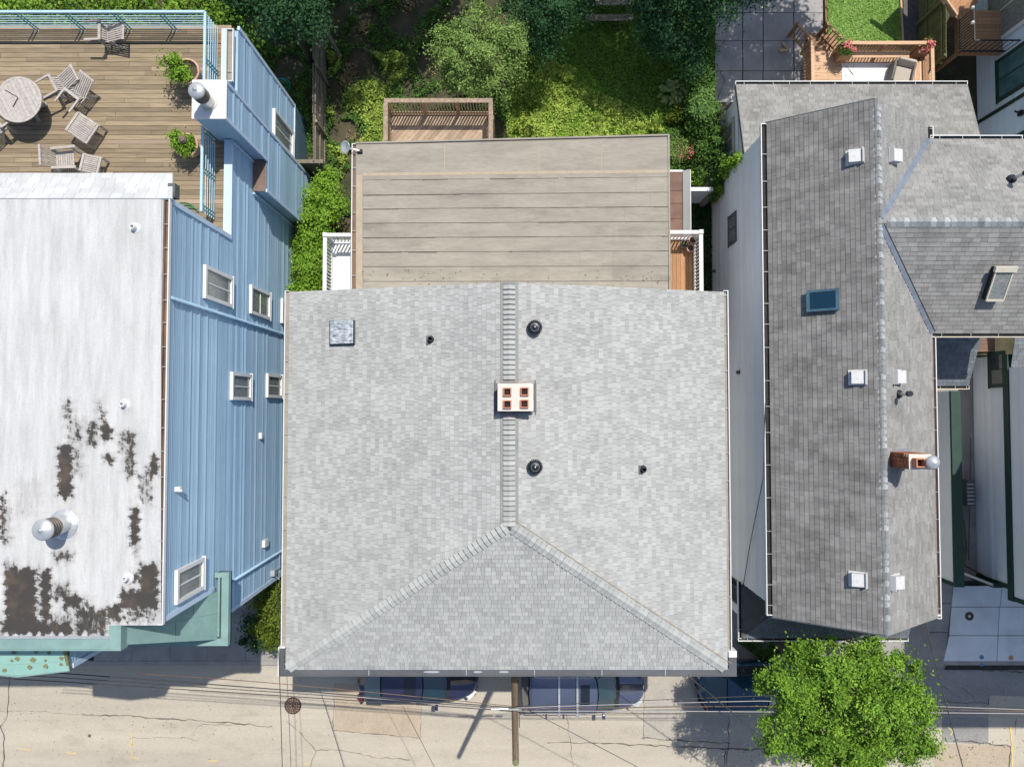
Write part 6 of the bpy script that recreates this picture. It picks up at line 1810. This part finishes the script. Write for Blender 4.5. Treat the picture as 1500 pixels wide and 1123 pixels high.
crown('foliage', [((P(u,v,1.2)).to_tuple(), (.38,.75,.7)) for (u,v) in ((1030,60),(1028,90),(1030,120),(1022,150),(1028,30),(1020,185),(1025,215),(1030,240))], 13000, .05, l_mid, hv, clumps=30, tight=.12)
trunk(hv, P(1026,120,0), P(1026,120,1), .05, [P(1026,60,1),P(1026,200,1)], name='stems')
# hosta
q = P(986,132,.35); ho = thing('hosta', (q.x,q.y,0), 'large leaved variegated hosta clump on the shaded lawn', 'plant')
me = None
for k in range(70):
    a_ = random.random()*6.28; rr = .56*random.random()**.6; h_ = .45-.5*rr+random.uniform(-.08,.08)
    c = Vector((q.x+math.cos(a_)*rr, q.y+math.sin(a_)*rr*.95, h_)); a2 = a_+random.uniform(-.8,.8); d = Vector((math.cos(a2),math.sin(a2),-.35)).normalized(); s = Vector((-math.sin(a2),math.cos(a2),0))
    L_, W_ = random.uniform(.10,.14), random.uniform(.06,.08)
    vs = [c-d*L_, c-d*L_*.3+s*W_-Vector((0,0,.0)), c+d*L_*.5+s*W_*.7-Vector((0,0,.02)), c+d*L_-Vector((0,0,.06)), c+d*L_*.5-s*W_*.7-Vector((0,0,.02)), c-d*L_*.3-s*W_, c+Vector((0,0,-.02))]
    MB().add(vs, [(0,1,6),(1,2,6),(2,3,6),(3,4,6),(4,5,6),(5,0,6)]).build('leaf', l_hosta, ho)
bush('grass_clump', 992, 173, .3, (.28,.22,.25), 900, .06, l_olive, 'tufted olive grass clump below the hosta', 'plant', clumps=14, tight=.1)
# climbing vine on the white wall
vn = thing('climbing_vine', (P(1058,240,0).x, P(1058,240,0).y, 0), 'dark green vine climbing the white house corner', 'vine')
bl = []
for (u,v,z) in ((1048,175,1.5),(1047,193,1.6),(1049,212,1.7),(1054,230,1.8),(1056,250,1.8),(1050,265,1.5),(1048,280,1.3),(1062,240,2.3)):
    q = P(u,v,z); bl.append(((q.x,q.y,q.z),(.20,.35,.5)))
crown('foliage', bl, 5200, .05, l_mid, vn, clumps=40, tight=.08)
bl = []
for (u,v) in ((1065,243),(1070,240),(1075,236),(1080,233),(1062,255),(1056,280),(1046,288)):
    q = PX(u,v,XWR-.1); bl.append(((q.x,q.y,q.z),(.08,.22,.25)))
crown('bright_shoots', bl, 1700, .045, l_lime, vn, clumps=50, tight=.07)

# ---- ground cover
def zone(pts, z=0): return [P(u,v,z) for u,v in pts]
def gc(name, pts, n, leaf, mat, label, **k):
    return tag(ground_leaves(name, zone(pts), n, leaf, mat, **k), label, 'ground cover')
gc('lawn_grass', [(820,-40),(1046,-40),(1046,270),(985,270),(985,205),(745,205),(760,120)], 52000, .05, l_lawn, 'short dark green lawn grass behind the tan roof', z0=0, hmax=.07)
gc('weeds', [(742,70),(800,80),(860,130),(930,160),(985,205),(742,210)], 17000, .055, l_weed, 'sunlit yellow green weeds beside the deck', z0=0, hmax=.28, clump=.015)
gc('clover_patch', [(742,60),(850,90),(900,160),(960,205),(742,210)], 12000, .05, l_lime, 'low bright clover patch beside the old deck', z0=0, hmax=.14, clump=.02)
gc('weeds', [(482,-40),(745,-40),(745,215),(482,330)], 26000, .06, l_mid, 'dark weeds in the shaded middle garden', z0=0, hmax=.35, clump=.012, patch=-.9)
gc('weeds', [(482,80),(600,80),(590,215),(510,215),(505,300),(482,300)], 14000, .055, l_weed, 'patchy brighter weeds left of the old deck', z0=0, hmax=.4, clump=.01, patch=-.2)
gc('weeds', [(300,-40),(482,-40),(482,300),(440,300),(430,170),(330,30)], 22000, .06, l_mid, 'dark weeds in the left garden along the fence', z0=0, hmax=.35, clump=.012, patch=-1.1)
gc('moss', [(300,-40),(475,-40),(475,250),(440,240),(430,150),(330,30)], 8000, .05, l_olive, 'olive moss and weeds in the left garden', z0=0, hmax=.15, clump=.012, patch=.3)
gc('dry_stems', [(482,-20),(640,-20),(640,215),(482,300)], 2200, .06, l_dry, 'dry straw coloured stems in the middle garden', z0=0, hmax=.2, clump=.01)
gc('weeds', [(1012,296),(1046,296),(1046,520),(1012,520)], 2600, .05, l_dark, 'dark weeds in the shaded passage beside the white house', z0=0, hmax=.12)
gc('weeds', [(1075,935),(1190,935),(1190,968),(1120,968)], 3000, .05, l_mid, 'small plants in the shaded bed before the dark porch', z0=.1, hmax=.35, clump=.02)
for (u,v,r_,lab) in ((960,180,.2,'bright weed clump at the lawn edge near the tan roof'),(835,105,.25,'tall sunlit weed clump at the edge of the lawn shade'),(770,185,.35,'pale variegated weed clump beside the old deck')):
    bush('weed_clump', u, v, .3, (r_,r_,.25), 500, .055, l_weed, lab, 'plant', clumps=16, tight=.08)

# dry leaves blown onto the tan roof and the street
def litter(name, pts, z, n, label, mat):
    return tag(ground_leaves(name, pts, n, .03, mat, z0=z, hmax=.01), label, 'leaf litter')
litter('leaf_litter', [P(525,395,ZA),P(975,395,ZA),P(975,425,ZA),P(525,425,ZA)], ZA+.03, 90, 'few dry leaves along the tan roof edge', l_dry)
litter('leaf_litter', [P(0,990,0),P(400,990,0),P(400,1120,0),P(0,1120,0)], .012, 120, 'few dry leaves on the left part of the street', l_dry)
litter('leaf_litter', [P(1080,1080,0),P(1500,1080,0),P(1500,1125,0),P(1080,1125,0)], .012, 220, 'fallen leaves on the street around the street tree', l_olive)

# ================================================================== STREET THINGS
# manhole
q = P(429,1033,.01)
mhc = thing('manhole_cover', (q.x,q.y,.0), 'round brown cast iron manhole cover on the sunlit street', 'manhole cover')
MB().lathe((q.x,q.y,.004), [(.335,0),(.335,.010),(.30,.012),(.29,.006),(0,.006)], 32).build('cover_plate', m_iron, mhc)
for r_, n in ((.25,16),(.17,11),(.09,6)):
    for k in range(n):
        a_ = 2*math.pi*k/n; MB().obox((q.x+math.cos(a_)*r_, q.y+math.sin(a_)*r_, .016), .05,.055,.012, Matrix.Rotation(a_,3,'Z')).build('raised_lug', m_ironlt, mhc)
# utility pole
zp_ = 9.3; q = P(755.5,1117,zp_)
up = thing('utility_pole', (q.x,q.y,0), 'tall weathered wooden utility pole rising beside the parked cars', 'pole')
MB().tube([(q.x-.03,q.y+.12,-.1),(q.x,q.y,zp_)], [.13,.088], 12).build('pole', m_pole, up)
MB().lathe((q.x,q.y,zp_-.01), [(.092,0),(.08,.03),(0,.035)], 12).build('mossy_top', m_rust, up)
MB().tube([(q.x+.135,q.y+.08,.3),(q.x+.12,q.y,7.2)], .012, 5).build('ground_wire', m_gutter, up)
zc = 6.4
for (dx, dz, s) in ((.25,0,.12),(.5,-.05,.10),(-.35,0,.12),(-.6,.05,.08),(.9,0,.08)):
    c = Vector((q.x+dx, q.y+.22, zc+dz)); MB().tube([c-Vector((.13,0,0)), c+Vector((.13,0,0))], .032, 8).build('splice_case', m_dkmetal if dx > 0 else m_ltmetal, up)
MB().beam((q.x-.2,q.y+.2,zc),(q.x+.2,q.y+.2,zc), .05,.05).build('bracket', m_ltmetal, up)
PY = q.y-.16; PXx = q.x
def cable(pts, r, mat, label, sag=.0):
    """pts: (u, v, z) marks; the cable hangs in a slight sag between them"""
    w = [P(u,v,z) for (u,v,z) in pts]; path = []
    for i in range(len(w)-1):
        for k in range(12):
            t = k/12; p = w[i].lerp(w[i+1], t); p.z -= sag*4*t*(1-t); path.append(p)
    path.append(w[-1])
    return tag(MB().tube(path, r, 5).build('cable', mat, smooth=True), label, 'cable', 'overhead cables along the street')
cb = [([(-40,976,7.2),(752,1036,6.5)],.016,m_wire,'thick dark overhead cable from the left edge to the pole, uppermost on the left'),
 ([(-40,984,7.0),(250,1003,6.9),(752,1038,6.4)],.011,m_wire,'thin overhead cable second from the top left of the pole'),
 ([(-40,990,6.9),(752,1041,6.3)],.013,m_wire,'dark overhead cable third from the top left of the pole'),
 ([(200,986,7.2),(400,1000,7.1),(752,1034,6.6)],.011,m_gutter,'reddish brown overhead cable left of the pole'),
 ([(380,1011,6.6),(520,1020,6.6),(752,1042,6.2)],.013,m_wirel,'pale overhead cable over the dark car roof'),
 ([(755,1034,6.6),(1130,1018,6.1),(1530,1038,6.6)],.010,m_wire,'thin overhead cable right of the pole, uppermost'),
 ([(755,1036,6.5),(1115,1026,6.0),(1530,1040,6.5)],.012,m_wirel,'pale overhead cable second from the top right of the pole'),
 ([(755,1038,6.4),(1110,1034,5.95),(1530,1042,6.5)],.012,m_gutter,'reddish overhead cable right of the pole'),
 ([(755,1041,6.3),(1120,1042,5.9),(1530,1045,6.4)],.014,m_wirel,'thick pale overhead cable, lowest right of the pole'),
 ([(755,1043,6.2),(1120,1046,5.85),(1530,1050,6.4)],.010,m_wire,'thin dark overhead cable below the pale ones right of the pole'),
 ([(1008,989,7.0),(1132,1093,6.2),(1200,1150,5.8)],.016,m_wire,'black service drop crossing the blue car beside the tree'),
 ([(1355,908,6.2),(1372,975,6.4),(1418,1150,7.0)],.016,m_wire,'black service drop crossing the pavement right of the tree'),
 ([(468,1008,6.3),(512,1150,6.5)],.010,m_wire,'thin black cable running down the street right of the manhole'),
 ([(590,1034,6.3),(650,1150,6.5)],.008,m_wire,'thin black cable crossing near the tan patch corner'),
 ([(775,1040,6.3),(985,1150,6.5)],.010,m_wire,'thin black cable slanting right from the pole foot'),
 ([(408,952,6.6),(414,1150,6.8)],.012,m_wire,'black cable crossing the street left of the manhole'),
 ([(420,985,6.2),(427,1150,6.6)],.008,m_wire,'thin black cable crossing over the manhole'),
 ([(404,845,2.6),(407,890,3.6),(413,955,6.4)],.012,m_wire,'cable hanging from the blue house meter past the shrub')]
for pts, r, mt, lab in cb: cable(pts, r, mt, lab, sag=.03)

# ---- cars
def car(label, paint, kind, L_=4.6, W_=1.82, Hh=1.46, belt=.93, hood=.86, stations=None, suv=False):
    """faces +x, origin on the road under its centre"""
    t = thing('parked_car', (0,0,0), label, 'car', 'cars parked along the kerb')
    hL, hW = L_/2, W_/2
    def outline(x):                     # half width along the length, rounded ends
        f = abs(x)/hL; e = (1-f**5.0 if x > 0 else 1-f**7.0); base = hW*(max(e,0)**.42)
        return max(.18, base*(.985 if x < 0 else .97+.03*(1-f)))
    def top(x):                          # height of the lower body's deck
        if x > 0.9: return lerp(belt-.01, hood-.16, ((x-.9)/(hL-.9))**1.7)
        if x < -1.6 and not suv: return lerp(belt+.05, belt-.08, ((-x-1.6)/(hL-1.6))**2)
        return belt
    xs = [-hL, -hL+.04, -hL+.14, -hL+.3, -1.7, -1.2, -.6, 0, .6, .95, 1.2, 1.5, 1.75, hL-.35, hL-.18, hL-.06, hL]
    prof = [(0,1.0,1),(.35,1.0,1),(.66,.99,.995),(.84,.96,.97),(.95,.9,.90),(1.0,.78,.80),(1.01,.55,.58),(.985,.3,.30),(.93,.17,.17)]
    vs = []; fs = []; n = len(prof)*2
    for x in xs:
        w = outline(x); h = top(x); z0_ = .17
        if x in (xs[0], xs[-1]): h_ = h*.86
        else: h_ = h
        row = []
        for (fy, fz, _) in prof: row.append((x, w*fy, z0_+(h_-z0_)*(fz-.17)/.83))
        crownz = .025 if x > .9 else 0
        row = [(a_, b_, c_+crownz*(1-(b_/max(w,.01))**2)) for (a_,b_,c_) in row]
        full = [(a_, -b_, c_) for (a_,b_,c_) in row[::-1]] + row
        vs += full
    for i in range(len(xs)-1):
        for k in range(n-1): 
            fs.append((i*n+k, i*n+k+1, (i+1)*n+k+1, (i+1)*n+k))
    fs.append(tuple(range(n))); fs.append(tuple(range(len(xs)*n-1, (len(xs)-1)*n-1, -1)))
    MB().add(vs, fs).build('body', paint, t, smooth=True)
    MB().box(-hL+.1, hL-.1, -hW+.12, hW-.12, .15, .3).build('underbody', m_black, t)
    # cabin: belt outline and roof outline
    if suv: xr0, xr1, xb0, xb1 = -hL+.28, .42, -hL+.08, 1.12
    else:   xr0, xr1, xb0, xb1 = -1.28, .22, -1.95, 1.02
    wb, wr = hW-.06, hW-.27
    def ring(x0_, x1_, w, z, bow): 
        return [(x0_,-w*.86,z),(x0_+.10,-w,z),(lerp(x0_,x1_,.33),-w,z),(lerp(x0_,x1_,.66),-w,z),(x1_-.10,-w*.98,z),(x1_,-w*.86,z),(x1_+bow,-w*.4,z),(x1_+bow*1.15,0,z),(x1_+bow,w*.4,z),(x1_,w*.86,z),(x1_-.10,w*.98,z),(lerp(x0_,x1_,.66),w,z),(lerp(x0_,x1_,.33),w,z),(x0_+.10,w,z),(x0_,w*.86,z),(x0_-bow*.4,0,z)]
    A = ring(xb0, xb1, wb, belt-.02, .10); B = ring(xr0, xr1, wr, Hh-.05, .06)
    nA = len(A)
    mb = MB().add(A+B, [(i,(i+1)%nA,(i+1)%nA+nA,i+nA) for i in range(nA)])
    mb.build('side_glass', m_carglass, t, smooth=False)
    Cc = ring(xr0+.02, xr1-.02, wr-.01, Hh-.045, .06); D = ring(xr0+.10, xr1-.10, wr-.12, Hh-.008, .06); E_ = [(lerp(xr0,xr1,.5), 0, Hh)]
    MB().add(Cc+D+E_, [(i,(i+1)%nA,(i+1)%nA+nA,i+nA) for i in range(nA)] + [(i+nA,(i+1)%nA+nA,2*nA) for i in range(nA)]).build('roof_panel', paint, t, smooth=True)
    # windscreen and rear screen sit on the cabin's ends
    def screen(nm, x0_, z0_, w0, x1_, z1_, w1, bow, mat):
        k = 6; vs = []
        for i in range(k+1):
            f = i/k*2-1
            vs.append((x0_+bow*(1-f*f), w0*f, z0_)); vs.append((x1_+bow*.6*(1-f*f), w1*f, z1_))
        MB().add(vs, [(2*i,2*i+2,2*i+3,2*i+1) for i in range(k)]).build(nm, mat, t, smooth=True)
    screen('windscreen', xb1+.02, belt+.015, wb*.86, xr1+.025, Hh-.035, wr*.86, .11, m_windscreen)
    screen('rear_window', xb0-.02, belt+.02, wb*.84, xr0-.02, Hh-.04, wr*.84, -.05, m_windscreen)
    for s in (-1, 1):
        MB().beam((xb1-.02,s*wb*.93,belt),(xr1-.02,s*wr*.95,Hh-.05), .08,.05).build('pillar', paint, t)
        MB().beam((xb0+.05,s*wb*.95,belt),(xr0+.05,s*wr*.95,Hh-.05), .12,.05).build('pillar', paint, t)
        MB().obox((.75,s*(hW+.09),belt+.06), .13,.20,.13).build('mirror', paint, t, bevel=.03)
        MB().beam((hL-.42,s*hW*.80,hood-.16),(hL-.14,s*hW*.52,hood-.26), .22,.10).build('headlight', m_ltmetal, t)
        MB().beam((-hL+.06,s*hW*.62,belt-.10),(-hL+.24,s*hW*.93,belt-.10), .10,.16).build('tail_light', m_redlamp, t)
        for x in (-1.38, 1.40):
            w = MB().lathe((x,s*(hW-.20)*1.0,.33), [(.20,-.105),(.31,-.105),(.335,-.07),(.335,.07),(.31,.105),(.20,.105)], 20, axis=(0,s,0)).build('wheel', m_black, t)
            MB().lathe((x,s*(hW-.20),.33), [(.20,.08),(.17,.09),(.06,.085),(0,.10)], 14, axis=(0,s,0)).build('rim', m_ltmetal, w)
    MB().beam((xb1+.09,-.55,belt+.035),(xb1-.02,.02,belt+.07), .02,.02).build('wiper', m_black, t)
    MB().beam((xb1+.10,.05,belt+.035),(xb1-.02,.62,belt+.07), .02,.02).build('wiper', m_black, t)
    MB().add([(xb1+.03,-wb*.8,belt+.012),(xb1+.2,-wb*.8,belt+.012),(xb1+.27,0,belt+.03),(xb1+.2,wb*.8,belt+.012),(xb1+.03,wb*.8,belt+.012),(xb1+.13,0,belt+.02)], [(0,1,2,5),(5,2,3,4)]).build('cowl', m_black, t)
    MB().beam((hL-.10,-hW*.45,.52),(hL-.10,hW*.45,.52), .14,.22).build('grille', m_black, t)
    # panel gaps
    for s in (-1,1): MB().beam((1.15,s*(hW-.22),belt+.0),(hL-.25,s*(hW-.38),hood-.13), .012,.01).build('bonnet_gap', m_black, t)
    return t, (xr0,xr1,wr)
m_windscreen = M('windscreen_tinted', (.012,.035,.045), (.008,.025,.032), rough=.05, fine=0, spec=.9, coat=.6)
m_carglass = M('car_side_glass', (.015,.02,.025), (.01,.014,.018), rough=.06, fine=0, spec=.8)
m_redlamp = M('red_lamp_lens', (.12,.012,.015), (.08,.01,.01), rough=.2)
def paintm(name, c): return M(name, c, tuple(x*.92 for x in c), rough=.28, metal=.45, fine=.02, coat=.9)
p_dark = paintm('car_paint_navy', (.040,.042,.085)); p_grey = paintm('car_paint_slate', (.115,.135,.20)); p_blue = paintm('car_paint_deep_blue', (.010,.05,.10))
yc = lambda v, z: P(750, v, z).y
# dark sedan
c1, (r0,r1,wr) = car('dark navy sedan with sunroof parked left of the utility pole', p_dark, 'sedan', L_=4.65, W_=1.80, Hh=1.45)
MB().box(-.42,.02,-.38,.38,1.45,1.462).build('sunroof', m_carglass, c1)
c1.location = ((P(524,1010,.8).x+P(699,1010,.8).x)/2, yc(1031,.9)+.90, 0)
c2, (r0,r1,wr) = car('slate grey wagon with two silver roof bars parked right of the utility pole', p_grey, 'suv', L_=4.72, W_=1.86, Hh=1.62, belt=1.02, hood=1.0, suv=True)
MB().box(-.62+.45,.02+.15,-.36,.36,1.617,1.632).build('sunroof', m_carglass, c2)
for x in (-.98, -.30):
    MB().beam((x,-.78,1.70),(x,.78,1.70), .07,.03).build('roof_bar', m_ltmetal, c2)
for s in (-1,1): MB().tube([(-1.9,s*.66,1.60),(-1.8,s*.66,1.67),(.2,s*.66,1.67),(.32,s*.66,1.60)], .018, 6).build('roof_rail', m_ltmetal, c2)
MB().beam((-2.02,-.7,1.625),(-2.02,.7,1.625), .012,.008).build('tailgate_gap', m_black, c2)
c2.location = ((P(766,1015,.9).x+P(943,1015,.9).x)/2, yc(1044,1.0)+.93, 0)
c3, _ = car('deep blue car half hidden under the street tree', p_blue, 'hatch', L_=4.4, W_=1.80, Hh=1.46)
c3.location = (P(1024,1015,.8).x+2.2, yc(1042,.9)+.90, 0)
